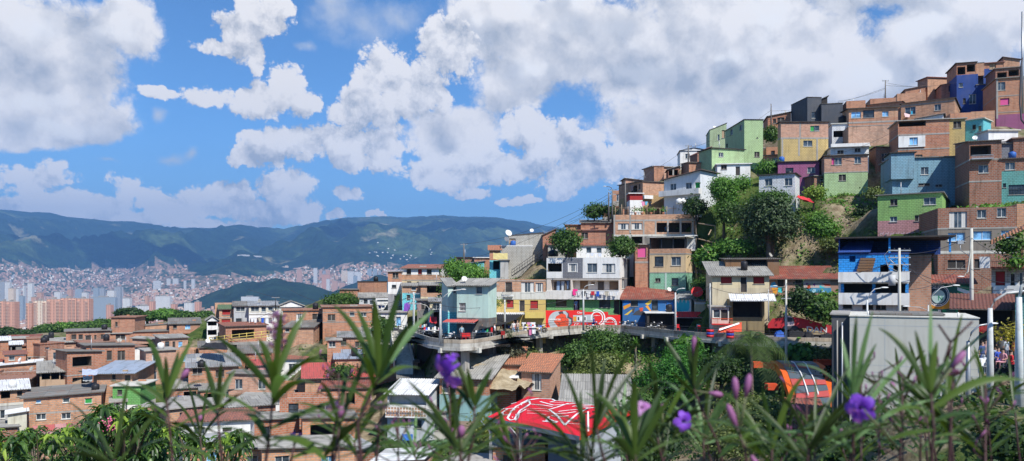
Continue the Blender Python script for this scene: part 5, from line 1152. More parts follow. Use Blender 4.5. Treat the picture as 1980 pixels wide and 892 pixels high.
# ---------------------------------------------------------------- raised walkway on its wall
def strip(mb, A, B, mat, u0=0.):
 u = u0
 for i in range(len(A) - 1):
  d = (Vector(A[i + 1]) - Vector(A[i])).length; h = (Vector(B[i]) - Vector(A[i])).length
  mb.face([A[i], A[i + 1], B[i + 1], B[i]], mat, [(u, 0), (u + d, 0), (u + d, h), (u, h)]); u += d
DMAT = plain((.17, .165, .16), .95, .4, 'worn_paving', .8)
FAS = plain((.50, .48, .43), .9, .55, 'weathered_concrete', .9)
PAR = brick((.50, .42, .32), (.40, .33, .26), mortar=(.25, .21, .17), w=1.6, h=.6, ms=.03, amt=.6, name='stained_parapet')
def deck():
 N = len(DECK)
 at = lambda d, z: [deck_off(i, d) + Vector((0, 0, z)) for i in range(N)]
 m = MB(); strip(m, at(.12, 0), at(12.5, 0), DMAT); strip(m, at(0, -.5), at(12.5, -.5), CONCD); m.build('road', kind='structure')
 root = empty('walkway_wall', DECK[8], 0, 'long curved concrete edge and retaining wall of the raised walkway', 'retaining wall')
 def rel(mb, name):
  o = mb.build(name, root); o.location = -root.location; return o
 m = MB(); strip(m, at(0, -.42), at(0, .02), FAS); strip(m, at(-.16, -.72), at(-.16, -.40), FAS); strip(m, at(-.16, -.40), at(0, -.40), FAS); strip(m, at(-.16, -.72), at(1.2, -.72), CONCD); rel(m, 'fascia')
 m = MB(); strip(m, at(.0, .02), at(.0, .42), PAR); strip(m, at(.0, .42), at(.2, .42), FAS); strip(m, at(.2, .42), at(.2, .0), FAS); rel(m, 'parapet')
 m = MB(); strip(m, at(3.2, -6.5), at(3.2, -.5), plain((.11, .105, .10), .95, .5, 'dark_retaining_wall', .3)); rel(m, 'wall')  # wall set back under the deck, dark grey all over
 for i, k in enumerate((3, 5, 7, 9, 11, 13, 14, 16, 18, 20)):
  p = deck_off(k, 1.4); m = MB(); a = math.atan2((DECK[min(k + 1, N - 1)] - DECK[k - 1]).y, (DECK[min(k + 1, N - 1)] - DECK[k - 1]).x)
  m.box((p.x - .35, p.y - .3, DZ - 5), (p.x + .35, p.y + .3, DZ - .52), CONC, rz=a); rel(m, 'column')
  p = deck_off(k, .5); m = MB(); m.box((p.x - .2, p.y - .75, DZ - 1.0), (p.x + .2, p.y + 1.6, DZ - .5), CONCL, rz=a); rel(m, 'bracket')
 r = empty('guard_railing', DECK[8], 0, 'dark iron handrail running along the edge of the raised walkway', 'railing')
 m = MB()
 for z in (.72, .98): m.tube([p + Vector((0, 0, z)) for p in at(.1, 0)], .025, IRON, 4)
 o = m.build('handrail', r); o.location = -r.location
 for i in range(N - 1):
  n = max(1, int((DECK[i + 1] - DECK[i]).length / 2.))
  for k in range(n):
   p = deck_off(i, .1).lerp(deck_off(i + 1, .1), k / n); o = MB().tube([p + Vector((0, 0, .4)), p + Vector((0, 0, 1.0))], .03, IRON, 4).build('post', r); o.location = -r.location
deck()
def flat_text(body, size, mat, parent, loc, rot, name='lettering', sx=1.):
 cu = bpy.data.curves.new(name, 'FONT'); cu.body = body; cu.size = size; cu.extrude = .006; cu.align_x = 'CENTER'; cu.align_y = 'CENTER'; cu.offset = size * .012
 t_ = bpy.data.objects.new('tmp', cu); COL.objects.link(t_)
 me = bpy.data.meshes.new_from_object(t_.evaluated_get(bpy.context.evaluated_depsgraph_get())); bpy.data.objects.remove(t_); me.materials.clear(); me.materials.append(mat)
 o = bpy.data.objects.new(name, me); COL.objects.link(o)
 o.parent = parent; o.location = loc; o.rotation_euler = rot; o.scale = (sx, 1, 1)
 return o
class Panel:
 """paint on an upright wall: shapes given in picture coordinates, laid a few mm proud"""
 def __init__(s, root, fr): s.r = root; s.fr = fr; s.k = 0
 def pt(s, x, y, d): p = on_front(s.r, s.fr, x, y); return Vector((p.x, -d, p.z))
 def poly(s, pts, mat, d=.006, name='painted_shape'):
  m = MB(); s.k += 1; m.face([s.pt(x, y, d + s.k * .0007) for x, y in pts], mat); return m.build(name, s.r)
 def ring(s, cx, cy, r0, r1, mat, a0=0, a1=360, d=.006, sy=1., name='painted_ring'):
  m = MB(); s.k += 1; n = 28; d += s.k * .0007
  for i in range(n):
   t0, t1 = math.radians(a0 + (a1 - a0) * i / n), math.radians(a0 + (a1 - a0) * (i + 1) / n)
   q = [(cx + r * math.cos(t), cy - r * math.sin(t) * sy) for r, t in ((r0, t0), (r1, t0), (r1, t1), (r0, t1))]
   if r0 <= 0: q = q[1:]
   m.face([s.pt(x, y, d) for x, y in q], mat)
  return m.build(name, s.r)
 def line(s, pts, w, mat, d=.006, name='painted_line'):
  m = MB(); s.k += 1; P_ = [s.pt(x, y, d + s.k * .0007) for x, y in pts]
  for a, b in zip(P_, P_[1:]):
   t = (b - a).normalized(); n_ = Vector((-t.z, 0, t.x)) * w / 2
   m.face([a - n_, b - n_, b + n_, a + n_], mat)
  return m.build(name, s.r)
 def text(s, x, y, body, hpx, mat, wpx=None, d=.012):
  p = s.pt(x, y, d); h = (s.pt(x, y - hpx, 0) - s.pt(x, y, 0)).length
  t = flat_text(body, h * 1.38, mat, s.r, p, (math.pi / 2, 0, 0))
  if wpx:
   w = (s.pt(x + wpx, y, 0) - s.pt(x, y, 0)).length
   dx = max(v.co.x for v in t.data.vertices) - min(v.co.x for v in t.data.vertices); t.scale = (w / dx, 1, 1)
  return t
PW = plain((.80, .80, .80), .7, .05, 'white_mural_paint'); PG = plain((.42, .47, .50), .7, .1, 'grey_mural_paint'); PK = plain((.06, .06, .07), .7, .1, 'black_mural_paint'); PR = plain((.70, .02, .02), .6, .08, 'red_mural_paint')
PR2 = plain((.62, .07, .02), .6, .3, 'orange_red_paint', 2.); PO = plain((.70, .30, .03), .7, .15, 'orange_mural_paint'); PY = plain((.72, .50, .06), .7, .1, 'yellow_mural_paint'); PGN = plain((.02, .25, .12), .7, .1, 'green_mural_paint')
PC = plain((.05, .55, .62), .7, .1, 'turquoise_mural_paint'); PB = plain((.02, .16, .50), .7, .1, 'blue_mural_paint'); PPU = plain((.25, .05, .22), .7, .1, 'plum_mural_paint')
FR['Z1'] = (1045, 590, 11.647); FR['Z2'] = (1480, 600, 12.375); FR['Z3'] = (1750, 530, 4.696); FR['Z4'] = (930, 750, 5.8235); FR['Z5'] = (1200, 560, 8.918); FR['Z6'] = (780, 560, 7.0714); FR['Z7'] = (1480, 520, 11.15)
def scrawl(p, x0, x1, y, h, mat, n=9):
 rr = random.Random(int(x0)); w = (x1 - x0) / n
 for k in range(n):
  a = x0 + k * w; t = rr.choice((.4, .7, 1)) * h; p.line([(a, y + h / 2), (a, y + h / 2 - t), (a + w * .6, y + h / 2 - t * rr.uniform(.5, 1))][:rr.choice((2, 3, 3))], .07, mat)
def mural_wall():
 A = P(1052, 637, 106.2); B = P(1199.5, 632, 107.6)
 yaw = math.atan2(B.y - A.y, B.x - A.x)
 root = empty('mural_wall', (A.x, A.y, DZ), yaw, 'long red advertising wall with painted fist and white rings below the green storey', 'wall')
 L = (Vector((B.x, B.y)) - Vector((A.x, A.y))).length
 p = Panel(root, 'Z1'); top = lambda x, y: p.pt(x, y, 0)
 z0 = top(300, 122).z; z1 = top(1100, 158).z; z2 = top(1650, 225).z; x1 = top(1003, 150).x; x2 = top(1525, 190).x
 m = MB()
 for (a, b, z) in ((0, x1, z0), (x1, x2, z1), (x2, L, z2)): m.box((a, 0, 0), (b, .18, z), PR)
 m.build('wall', root)
 p.ring(390, 360, 0, 215, PG, 60, 300, sy=1.02); p.poly([(400, 160), (560, 130), (640, 190), (640, 260), (720, 300), (720, 420), (640, 490), (480, 300)], PK)
 p.poly([(500, 140), (560, 135), (620, 200), (600, 290), (690, 330), (690, 430), (600, 480), (560, 300)], PG)
 p.poly([(300, 370), (360, 250), (470, 195), (550, 205), (590, 290), (640, 330), (630, 470), (480, 510), (400, 500)], PR2)
 for (x, y, r) in ((400, 290, 42), (470, 240, 46), (540, 250, 40), (600, 330, 36), (610, 400, 30), (430, 370, 40), (520, 330, 44)): p.ring(x, y, 0, r, plain((.75, .08, .03), .6, .2, 'bright_red_paint'), sy=.9); p.ring(x, y, r, r + 5, PK, 200, 340)
 for y in (350, 400, 450): p.line([(190, y), (330, y)], .03, PK)
 p.text(318, 322, 'conecta', 50, PW, 270); p.text(905, 172, 'Claro', 44, PW, 160)
 p.poly([(735, 230), (1190, 215), (1190, 385), (735, 390)], PG); p.poly([(740, 262), (812, 260), (812, 375), (740, 378)], PO)
 for (a, b) in ((822, 886), (890, 965), (968, 1035)): p.poly([(a, 258), (b, 254), (b, 372), (a, 374)], PW)
 for (a, b) in ((835, 875), (975, 1020)): p.poly([(a, 270), (b, 270), (b, 345), (a, 345)], PK)
 p.ring(1270, 290, 118, 140, PW, -70, 200, sy=1.05); p.ring(1270, 290, 165, 190, PW, -70, 120, sy=1.0); scrawl(p, 1215, 1345, 238, 12, PW)
 p.ring(1565, 440, 112, 128, PW, -12, 192, sy=1.1); p.ring(1565, 440, 138, 156, PW, -12, 192, sy=1.08); scrawl(p, 1480, 1650, 388, 26, PW)
 p.line([(760, 470), (770, 420), (810, 420)], .06, PW); p.line([(820, 460), (830, 420), (870, 425)], .06, PW); p.line([(905, 470), (905, 390)], .06, PW)
mural_wall()
# murals painted on houses
def murals():
 p = Panel(rm, 'Z5')
 for q, c in (([(45, 290), (170, 240), (170, 290), (55, 350)], PO), ([(60, 440), (190, 350), (240, 330), (120, 440)], PY), ([(425, 290), (470, 270), (530, 370), (500, 370)], PO), ([(540, 180), (525, 240), (470, 270), (420, 250), (500, 190)], PY), ([(55, 160), (120, 160), (160, 240), (50, 280)], PB),
                 ([(200, 440), (260, 380), (320, 350), (420, 380), (420, 450)], PK), ([(320, 320), (390, 310), (380, 370), (340, 380)], PR2), ([(200, 330), (250, 310), (230, 400), (200, 400)], PK), ([(800, 200), (850, 240), (900, 200), (920, 330), (780, 330)], PB)): p.poly(q, c)
 p = Panel(rc, 'Z5')
 p.poly([(955, 380), (955, 180), (1000, 240), (1030, 140), (1060, 230), (1100, 140), (1130, 240), (1160, 150), (1190, 230), (1190, 300), (1170, 370)], PC)
 p = Panel(rh, 'Z7')
 for q, c in (([(100, 400), (130, 300), (200, 280), (270, 390), (260, 400)], plain((.05, .33, .65), .7, .1, 'mural_blue2')), ([(130, 405), (270, 405), (240, 540), (175, 540)], PO), ([(275, 400), (360, 400), (360, 520), (275, 500)], PC), ([(825, 230), (1400, 225), (1400, 410), (825, 410)], plain((.55, .45, .42), .8, .2, 'faded_mural')),
                 ([(825, 412), (1420, 412), (1420, 520), (825, 520)], plain((.05, .25, .42), .8, .2, 'mural_sea')), ([(905, 350), (970, 340), (970, 420), (905, 420)], PR2), ([(870, 300), (930, 320), (880, 360)], PPU), ([(1070, 300), (1020, 345), (1070, 385)], PPU), ([(1210, 315), (1400, 320), (1400, 375), (1290, 370)], PR2), ([(1165, 350), (1290, 410), (1165, 410)], PC),
                 ([(1000, 440), (1090, 440), (1080, 515), (1010, 515)], plain((.35, .60, .70), .8, .1, 'mural_pale')), ([(1170, 500), (1230, 440), (1290, 500)], plain((.30, .50, .75), .8, .1, 'mural_pale2'))): p.poly(q, c)
 p = Panel(nm, 'Z3')
 p.poly([(62, 240), (200, 175), (430, 180), (600, 240), (560, 300), (380, 315), (330, 320), (62, 300)], PO); p.poly([(62, 120), (130, 90), (130, 180), (62, 230)], PGN); p.poly([(62, 140), (130, 112), (130, 142), (62, 178)], PW)
 p.poly([(475, 95), (585, 120), (585, 235), (475, 190)], PGN); p.poly([(475, 120), (585, 155), (585, 195), (475, 148)], PW)
 p.ring(303, 195, 0, 102, PW); p.ring(303, 195, 0, 96, plain((.02, .05, .08), .7, .1, 'emblem_navy')); p.ring(303, 205, 0, 62, plain((.45, .62, .60), .7, .1, 'emblem_centre')); p.ring(303, 195, 84, 88, PW)
 p.text(320, 222, 'N', 46, PGN, 40); scrawl(p, 262, 345, 128, 12, PW, 6); scrawl(p, 265, 345, 276, 12, PW, 6)
 for (a, b) in ((60, 150), (300, 325), (340, 375), (460, 530)): p.poly([(a, 325), (b, 325), (b, 388), (a, 388)], PGN if a != 300 else PW)
 p = Panel(og, 'B6')
 r = random.Random(5)
 for k in range(12):
  x = 900 + k * 18; p.line([(x, 790), (x + 4, 750 + r.randint(-6, 6)), (x + 12, 748), (x + 10, 770), (x + 2, 772), (x + 14, 792)], .11, PG)
 p = Panel(gr, 'B4')
 for k in range(9):
  x = 322 + k * 32; p.line([(x, 190), (x + 6, 160), (x + 16, 172), (x + 24, 156)], .10, plain((.62, .42, .46), .8, .1, 'pale_graffiti'))
 # diamond holes of the blue block wall
 p = Panel(lb, 'B7')
 for r_ in range(2):
  for k in range(8): 
   x = 445 + k * 14; y = 708 + r_ * 11 + (k % 2) * 6 - k * .6
   p.poly([(x, y), (x + 6, y - 5), (x + 12, y), (x + 6, y + 5)], DARK, name='vent_hole')
murals()
def tent():
 A = P(1487, 655, 92.); root = empty('market_tent', (A.x, A.y, DZ), -.42, 'big red peaked advertising canopy with white letters over covered motorbikes', 'canopy')
 q = lambda x, y, d=0: (lambda h: Vector((h[0], d, h[1] - root.location.z)))(hit(px('Z2', x, y)[0], px('Z2', x, y)[1], Vector(root.location), (math.cos(-.42), math.sin(-.42))))
 outline = [(60, 430), (60, 330), (170, 200), (450, 175), (700, 165), (860, 190), (1300, 310), (1700, 400), (1790, 500), (1790, 655), (1650, 655), (1400, 520), (1050, 450), (900, 430)]
 m = MB(); f = [q(x, y) for x, y in outline]; g = [p + Vector((0, .08, 0)) for p in f]
 m.face(f, REDC); m.face(g, REDC)
 for i in range(len(f)): m.face([f[i], f[(i + 1) % len(f)], g[(i + 1) % len(f)], g[i]], REDC)
 ridge = [q(60, 330), q(450, 175), q(860, 190), q(1300, 310), q(1790, 500)]
 for a, b in zip(ridge, ridge[1:]): m.face([a, b, b + Vector((0, 3.2, -1.0)), a + Vector((0, 3.2, -1.0))], REDC)
 m.build('canopy_cloth', root)
 t = flat_text('DAN', .92, PW, root, q(1230, 470) + Vector((0, -.03, 0)), (math.pi / 2, 0, 0)); t.scale = (1.15, 1, 1)
 m = MB(); c = q(575, 310); m.blob((c.x, -.02, c.z), (.55, .05, .85), plain((.75, .55, .55), .8, .1, 'printed_face'), 12, 8); c = q(565, 230); m.blob((c.x, -.03, c.z), (.6, .06, .32), PK); c = q(600, 420); m.blob((c.x, -.03, c.z), (.9, .05, .3), PK); m.build('printed_portrait', root)
 for x in (90, 800, 1700):
  c = q(x, 600); MB().tube([(c.x, .1, 0), (c.x, .1, c.z + 2)], .05, IRON).build('pole', root)
 for (x0, x1, h, lab, mat) in ((230, 440, .8, 'crumpled blue tarpaulin heap beside the covered motorbikes', plain((.02, .10, .45), .6, .1, 'blue_tarp')), (545, 930, .95, 'longest black covered motorbike under the red canopy', BLACKC), (945, 1130, .85, 'short black covered motorbike in the middle of the row', BLACKC), (1310, 1660, .7, 'black covered motorbike at the end of the canopy', BLACKC)):
  y0 = 640; a = px('Z2', x0, y0); b = px('Z2', x1, y0); Yd = 88.5 - (x0 - 230) / 1400 * 3.2
  xa = (a[0] - CX) / F * Yd; xb = (b[0] - CX) / F * Yd; w = xb - xa; m = MB(); n = 14; rr = random.Random(x0)
  prof = [h * (.45 + .55 * math.sin(math.pi * min(1, max(0, (i / n) * .9 + .05))) ** .5) * rr.uniform(.85, 1.05) for i in range(n + 1)]
  for i in range(n):
   for (ya, yb, ka, kb) in ((-.45, -.3, 0, .75), (-.3, 0, .75, 1), (0, .3, 1, .75), (.3, .45, .75, 0)):
    m.face([(w * i / n, ya, prof[i] * ka), (w * (i + 1) / n, ya, prof[i + 1] * ka), (w * (i + 1) / n, yb, prof[i + 1] * kb), (w * i / n, yb, prof[i] * kb)], mat)
  for i in (0, n): m.face([(w * i / n, -.45, 0), (w * i / n, -.3, prof[i] * .75), (w * i / n, 0, prof[i]), (w * i / n, .3, prof[i] * .75), (w * i / n, .45, 0)], mat)
  m.build('covered_motorcycle' if mat == BLACKC else 'tarpaulin', None, lab, 'motorcycle' if mat == BLACKC else 'tarpaulin', loc=(xa, Yd, DZ + .02))
tent()
def block():
 A = P(1643, 612, 50); zt = A.z; A.z = -11
 root = empty('concrete_block', A, -.42, 'big bare concrete box building with formwork joints behind the plants', 'building')
 dv = (math.cos(-.42), math.sin(-.42)); W = hit(1893, 620, A, dv)[0]; h = zt + 11
 m = MB(); m.box((0, 0, 0), (W, 7, h), plain((.56, .55, .49), .9, .13, 'bare_concrete', .3)); m.build('wall', root)
 m = MB()
 for x in (W * .285,): m.box((x - .014, -.006, 0), (x + .014, 0, h - .1), PG)
 for z in (h - .55, h - 3.1, h - 3.55): m.box((0, -.006, z), (W, 0, z + .022), PG)
 m.build('joint', root)
 MB().box((-.05, -.05, h), (W + .05, 7.05, h + .06), CONCL).build('roof_edge', root)
 m = MB(); m.box((-1.1, .6, 0), (-.02, 6, h + .05), plain((.10, .10, .105), .8, .3, 'dark_cladding')); m.box((-1.2, .5, h + .05), (0, 6, h + .15), CONC); m.build('service_shaft', root)
 m = MB(); m.tube([(-.45, .3, 0), (-.45, .3, h - .4)], .06, GALV); m.tube([(-.75, .35, 0), (-.75, .35, h - .3)], .05, CONC); m.build('pipe', root)
 m = MB(); m.box((1.2, 1, h + .1), (5.5, 5, h + .22), ZINCD); m.build('roof_sheet', root)
 for u in (.6, 3.4): MB().tube([(W * u / 4, .2, h), (W * u / 4, .2, h + .35)], .05, WHITE).build('vent_pipe', root)
 # street behind the block
block()
def plates():
 # red roof with white drawing
 c = [P(x, y, Y, 'Z4') for x, y, Y in ((75, 328, 62), (1110, 545, 54.5), (1690, 262, 63), (530, 95, 71))]
 root = empty('painted_roof_pavilion', (c[0].x, c[0].y, c[0].z - 3.4), 0, 'open pavilion with a red roof carrying a large white line drawing', 'pavilion')
 L = [p - root.location for p in c]; nn = (L[1] - L[0]).cross(L[3] - L[0]).normalized()
 if nn.z < 0: nn = -nn
 S = lambda u, v: L[0].lerp(L[1], u).lerp(L[3].lerp(L[2], u), v)
 redm = sheetmat((.66, .012, .03), (.60, .012, .03), w=.9, h=3., seam=(.45, .01, .02), rust=.04); m = MB(); n = 60
 for i in range(n):
  for j in range(6):
   a = [S((i + di) / n, (j + dj) / 6) + nn * (.02 * math.sin((i + di) * math.pi)) for di, dj in ((0, 0), (1, 0), (1, 1), (0, 1))]
   m.face(a, redm)
 m.build('roof', root)
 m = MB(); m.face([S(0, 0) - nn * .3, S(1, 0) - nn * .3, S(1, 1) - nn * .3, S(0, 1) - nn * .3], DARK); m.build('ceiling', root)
 m = MB(); m.face([S(0, 0), S(1, 0), S(1, 0) - Vector((0, 0, .35)), S(0, 0) - Vector((0, 0, .35))], plain((.25, .28, .33), .7, .2, 'gutter_grey')); m.face([S(1, 0), S(1, 1), S(1, 1) - Vector((0, 0, .3)), S(1, 0) - Vector((0, 0, .3))], REDP); m.build('gutter', root)
 # drawing: map image points on to the roof plane
 def R(x, y):
  a, b = px('Z4', x, y); d = Vector(((a - CX) / F, 1, -(b - CY) / F)); w0 = root.location + L[0]; N_ = nn
  t = w0.dot(N_) / d.dot(N_); return d * t - root.location + N_ * .035
 strokes = [([(460, 180), (540, 140), (650, 125)], .5), ([(540, 150), (555, 185), (520, 210), (440, 260), (400, 320), (380, 360), (330, 370), (300, 345), (340, 270), (400, 210), (470, 180), (540, 150)], .26), ([(400, 230), (300, 240), (240, 285), (250, 310), (310, 310)], .24), ([(500, 250), (430, 290), (420, 340), (390, 370)], .2),
  ([(640, 125), (800, 130), (840, 150), (780, 165)], .26), ([(670, 160), (760, 185), (820, 200), (950, 190), (1075, 180)], .3), ([(575, 190), (700, 200), (800, 215)], .28), ([(760, 250), (850, 225), (980, 180)], .3), ([(770, 250), (850, 310), (900, 370), (945, 425)], .28), ([(945, 425), (1000, 370), (1080, 300), (1200, 235), (1360, 215)], .3),
  ([(1030, 215), (1120, 195), (1250, 195), (1340, 215)], .22), ([(500, 245), (640, 240), (740, 238)], .14), ([(520, 265), (650, 262), (770, 270)], .14), ([(520, 290), (640, 295), (730, 305)], .14), ([(880, 270), (1000, 255), (1090, 250)], .3), ([(850, 295), (970, 290), (1060, 275)], .3), ([(800, 320), (900, 330), (980, 320)], .3), ([(740, 345), (820, 380), (860, 385)], .3), ([(700, 380), (780, 390), (850, 395)], .3), ([(760, 330), (740, 380)], .35),
  ([(960, 405), (1060, 410), (1130, 415)], .14), ([(1080, 215), (1200, 225)], .3), ([(1110, 205), (1230, 210)], .3), ([(1300, 200), (1500, 250), (1680, 265)], .1), ([(800, 140), (900, 155), (1010, 155)], .12), ([(780, 165), (930, 175)], .12), ([(340, 185), (400, 170)], .16), ([(210, 265), (260, 235), (290, 240)], .14)]
 for pts, w in strokes:
  m = MB(); Q = [R(x, y) for x, y in pts]
  for a, b in zip(Q, Q[1:]):
   t = (b - a).normalized(); s_ = nn.cross(t) * w * .32; t = t * w * .2
   m.face([a - s_ - t, b - s_ + t, b + s_ + t, a + s_ - t], PW)
  m.build('white_stroke', root)
 for k in range(6):
  m = MB(); q = [R(350 + (k % 3) * 30 + k * 8, 330 - k * 28), R(362 + (k % 3) * 30 + k * 8, 330 - k * 28), R(362 + (k % 3) * 30 + k * 8, 340 - k * 28), R(350 + (k % 3) * 30 + k * 8, 340 - k * 28)]; m.face(q, PW); m.build('white_dot', root)
 r_ = random.Random(3)
 for k in range(16):
  x = r_.uniform(1040, 1380); y = r_.uniform(255, 400) - (x - 1040) * .15
  m = MB(); m.face([R(x, y), R(x + r_.uniform(30, 80), y - 4), R(x + 60, y + 12), R(x - 5, y + 14)], plain((.10, .01, .015), .8, .2, 'dark_patch')); m.build('weather_patch', root)
 for (u, v) in ((.02, .03), (.37, .03), (.97, .03), (.97, .9), (.03, .95), (.5, .95)):
  p = S(u, v); m = MB(); m.box((p.x - .12, p.y - .12, -3), (p.x + .12, p.y + .12, p.z - .3), GALV); 
  m.build('column', root)
  m = MB(); m.tube([(p.x, p.y, p.z - 1.3), (p.x + .8, p.y - .1, p.z - .35)], .05, GALV, 4); m.tube([(p.x, p.y, p.z - 1.3), (p.x - .8, p.y + .1, p.z - .35)], .05, GALV, 4); m.build('brace', root)
 m = MB(); a = S(.62, .12); b = S(.97, .12); cc = S(.97, .85)
 G = plain((.42, .46, .52), .8, .2, 'pale_blue_wall'); G2_ = plain((.12, .15, .20), .8, .2, 'slate_blue_wall')
 m.face([(a.x, a.y, -3), (b.x, b.y, -3), (b.x, b.y, b.z - .35), (a.x, a.y, a.z - .35)], G2_); m.face([(b.x, b.y, -3), (cc.x, cc.y, -3), (cc.x, cc.y, cc.z - .35), (b.x, b.y, b.z - .35)], G); m.face([(a.x, a.y, -3), (a.x + 1.5, a.y + 6, -3), (a.x + 1.5, a.y + 6, 2.6), (a.x, a.y, 2.6)], G2_); m.build('wall', root)
 m = MB(); p0 = S(-.05, .1); m.box((p0.x - .5, p0.y - 3, -2.2), (p0.x + 5, p0.y + 6, -2.0), CONCL); m.build('terrace_slab', root)
plates()
FR['Z8'] = (1200, 620, 3.28)
def escalator():
 c = [P(x, y, Y, 'Z8') for x, y, Y in ((985, 255, 78), (1235, 255, 78), (1310, 385, 71), (1170, 600, 60), (1090, 600, 60), (1040, 400, 70))]
 root = empty('escalator_canopy', (c[5].x, c[5].y, c[5].z - 3), 0, 'orange framed roof of an outdoor escalator descending the slope', 'escalator')
 OR = plain((.80, .13, .015), .55, .15, 'orange_cladding'); DKR = plain((.20, .02, .02), .6, .1, 'dark_red_cladding')
 rails = []
 for pts, lab in (([(985, 255, 78), (1020, 275, 77), (1060, 330, 73), (1110, 470, 66), (1122, 570, 61)], 'l'), ([(1215, 262, 78), (1262, 290, 76), (1275, 335, 73.5), (1300, 385, 71), (1325, 470, 66), (1335, 600, 60)], 'r')):
  Q = [P(x, y, Y, 'Z8') - root.location for x, y, Y in pts]; m = MB()
  for a, b in zip(Q, Q[1:]):
   o = Vector((.55, 0, 0)); d = Vector((0, 0, -.8))
   dk = DKR if b is Q[-1] and lab == 'l' else OR
   m.face([a - o, b - o, b + o, a + o], dk); m.face([a - o, b - o, b - o + d, a - o + d], dk); m.face([a + o, b + o, b + o + d, a + o + d], dk); m.face([a - o + d, b - o + d, b + o + d, a + o + d], dk)
  m.build('side_beam', root); rails.append(Q)
 Lq = rails[0]; Rq = rails[1]
 def along(Q, t):
  t *= len(Q) - 1; i = min(int(t), len(Q) - 2); return Q[i].lerp(Q[i + 1], t - i)
 GP = plain((.10, .13, .16), .35, .15, 'dark_roof_glass', spec=.6); RP = plain((.50, .09, .08), .5, .1, 'red_roof_panel'); TP = plain((.28, .26, .24), .7, .3, 'dusty_panel')
 n = 12
 for i in range(n):
  a, b = along(Lq, i / n), along(Lq, (i + .93) / n); e, f = along(Rq, i / n), along(Rq, (i + .93) / n)
  mat = TP if i < 2 else (RP if i in (3, 7, 9) else GP); z = Vector((0, 0, .05 + .02 * (i % 2)))
  MB().face([a + z, e + z, f + z, b + z], mat).build('roof_panel', root)
 m = MB()
 for s in (.36, .66): m.tube([along(Lq, t / 10).lerp(along(Rq, t / 10), s) + Vector((0, 0, .13)) for t in range(1, 9)], .07, WHITE, 5)
 m.build('white_strip', root)
 m = MB()
 for t in (.1, .4, .7, .95):
  for Q in rails: p = along(Q, t); m.box((p.x - .15, p.y - .15, p.z - 6), (p.x + .15, p.y + .15, p.z - .8), IRON)
 m.build('support', root)
 for (x, y, Y, w) in ((1245, 250, 80, 2.2), (845, 265, 76, .9), (925, 270, 77, .9), (935, 405, 72, 1.)):
  p = P(x, y, Y, 'Z8'); MB().box((0, 0, -.55), (w, 1., 0), plain((.62, .07, .02), .6, .2, 'orange_red_panel')).build('orange_panel', None, {1245: 'orange box panel at the head of the escalator roof', 845: 'small bright orange red panel behind palm fronds', 925: 'wider orange red panel behind palm fronds', 935: 'lowest orange panel beneath the palm'}[x], 'panel', loc=p)
 H('Z8', 56, 1115, 1330, 690, 800, [(860, plain((.25, .06, .04), .9, .4, 'rust_wall'))], [], 'rusty patched sheet roofed shed below the orange escalator', 'shed', dep=7, roof=('sheet', RUST, 1.1), cat='shed', yaw=.1)
escalator()
def right_edge():
 # tiled shack, blue house and planted balcony at the right edge
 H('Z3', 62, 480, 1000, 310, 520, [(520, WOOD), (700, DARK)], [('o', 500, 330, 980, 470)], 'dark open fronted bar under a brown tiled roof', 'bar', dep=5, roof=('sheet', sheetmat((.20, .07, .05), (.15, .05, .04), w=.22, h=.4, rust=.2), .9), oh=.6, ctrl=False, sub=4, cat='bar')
 H('Z3', 58, 1000, 1180, 185, 500, [(520, TEAL)], [], 'dark turquoise wall at the right edge behind a lamp post', 'painted_house', dep=4, roof=('slab', DARK), ctrl=False, sub=4)
 b = H('B4', 68, 1010, 1260, 370, 560, [(470, GREYP), (495, WHITE), (620, GREYD)], [('r', 1035, 398, 1095, 486), ('D', 1125, 410, 1158, 486), ('w', 1180, 405, 1205, 486)], 'grey house with a plant filled balcony under an orange eave', 'painted_house', dep=5, roof=('none',), ctrl=False, sub=5)
 balcony(b, 'B4', 1005, 1260, 335, 380, plain((.30, .08, .05), .8, .2, 'dark_red_rail'), 1.2, rail=plain((.30, .08, .05), .8, .2, 'dark_red_rail')); balcony(b, 'B4', 1018, 1202, 486, 535, WHITE, .8)
 MB().build('x') if 0 else None
 m = MB(); a = on_front(b, 'B4', 1005, 240); e = on_front(b, 'B4', 1260, 185); corr(m, (a.x, -1.4, a.z), (e.x, -1.4, e.z + .9), (e.x, 3, e.z + 1.5), (a.x, 3, a.z + .6), sheetmat((.58, .26, .14), rust=.2)); m.build('eave', b)
 for x in (1190, 1250):
  p = on_front(b, 'B4', x, 300); MB().box((p.x, -1.2, b['_h']), (p.x + .15, -1.05, b['_h'] + 2.4), WOOD).build('post', b)
 m = MB(); p = on_front(b, 'B4', 938, 380); q = on_front(b, 'B4', 1002, 310); m.box((p.x, -1.2, p.z), (q.x, -1.1, q.z), WHITE); m.build('banner', b)
right_edge()

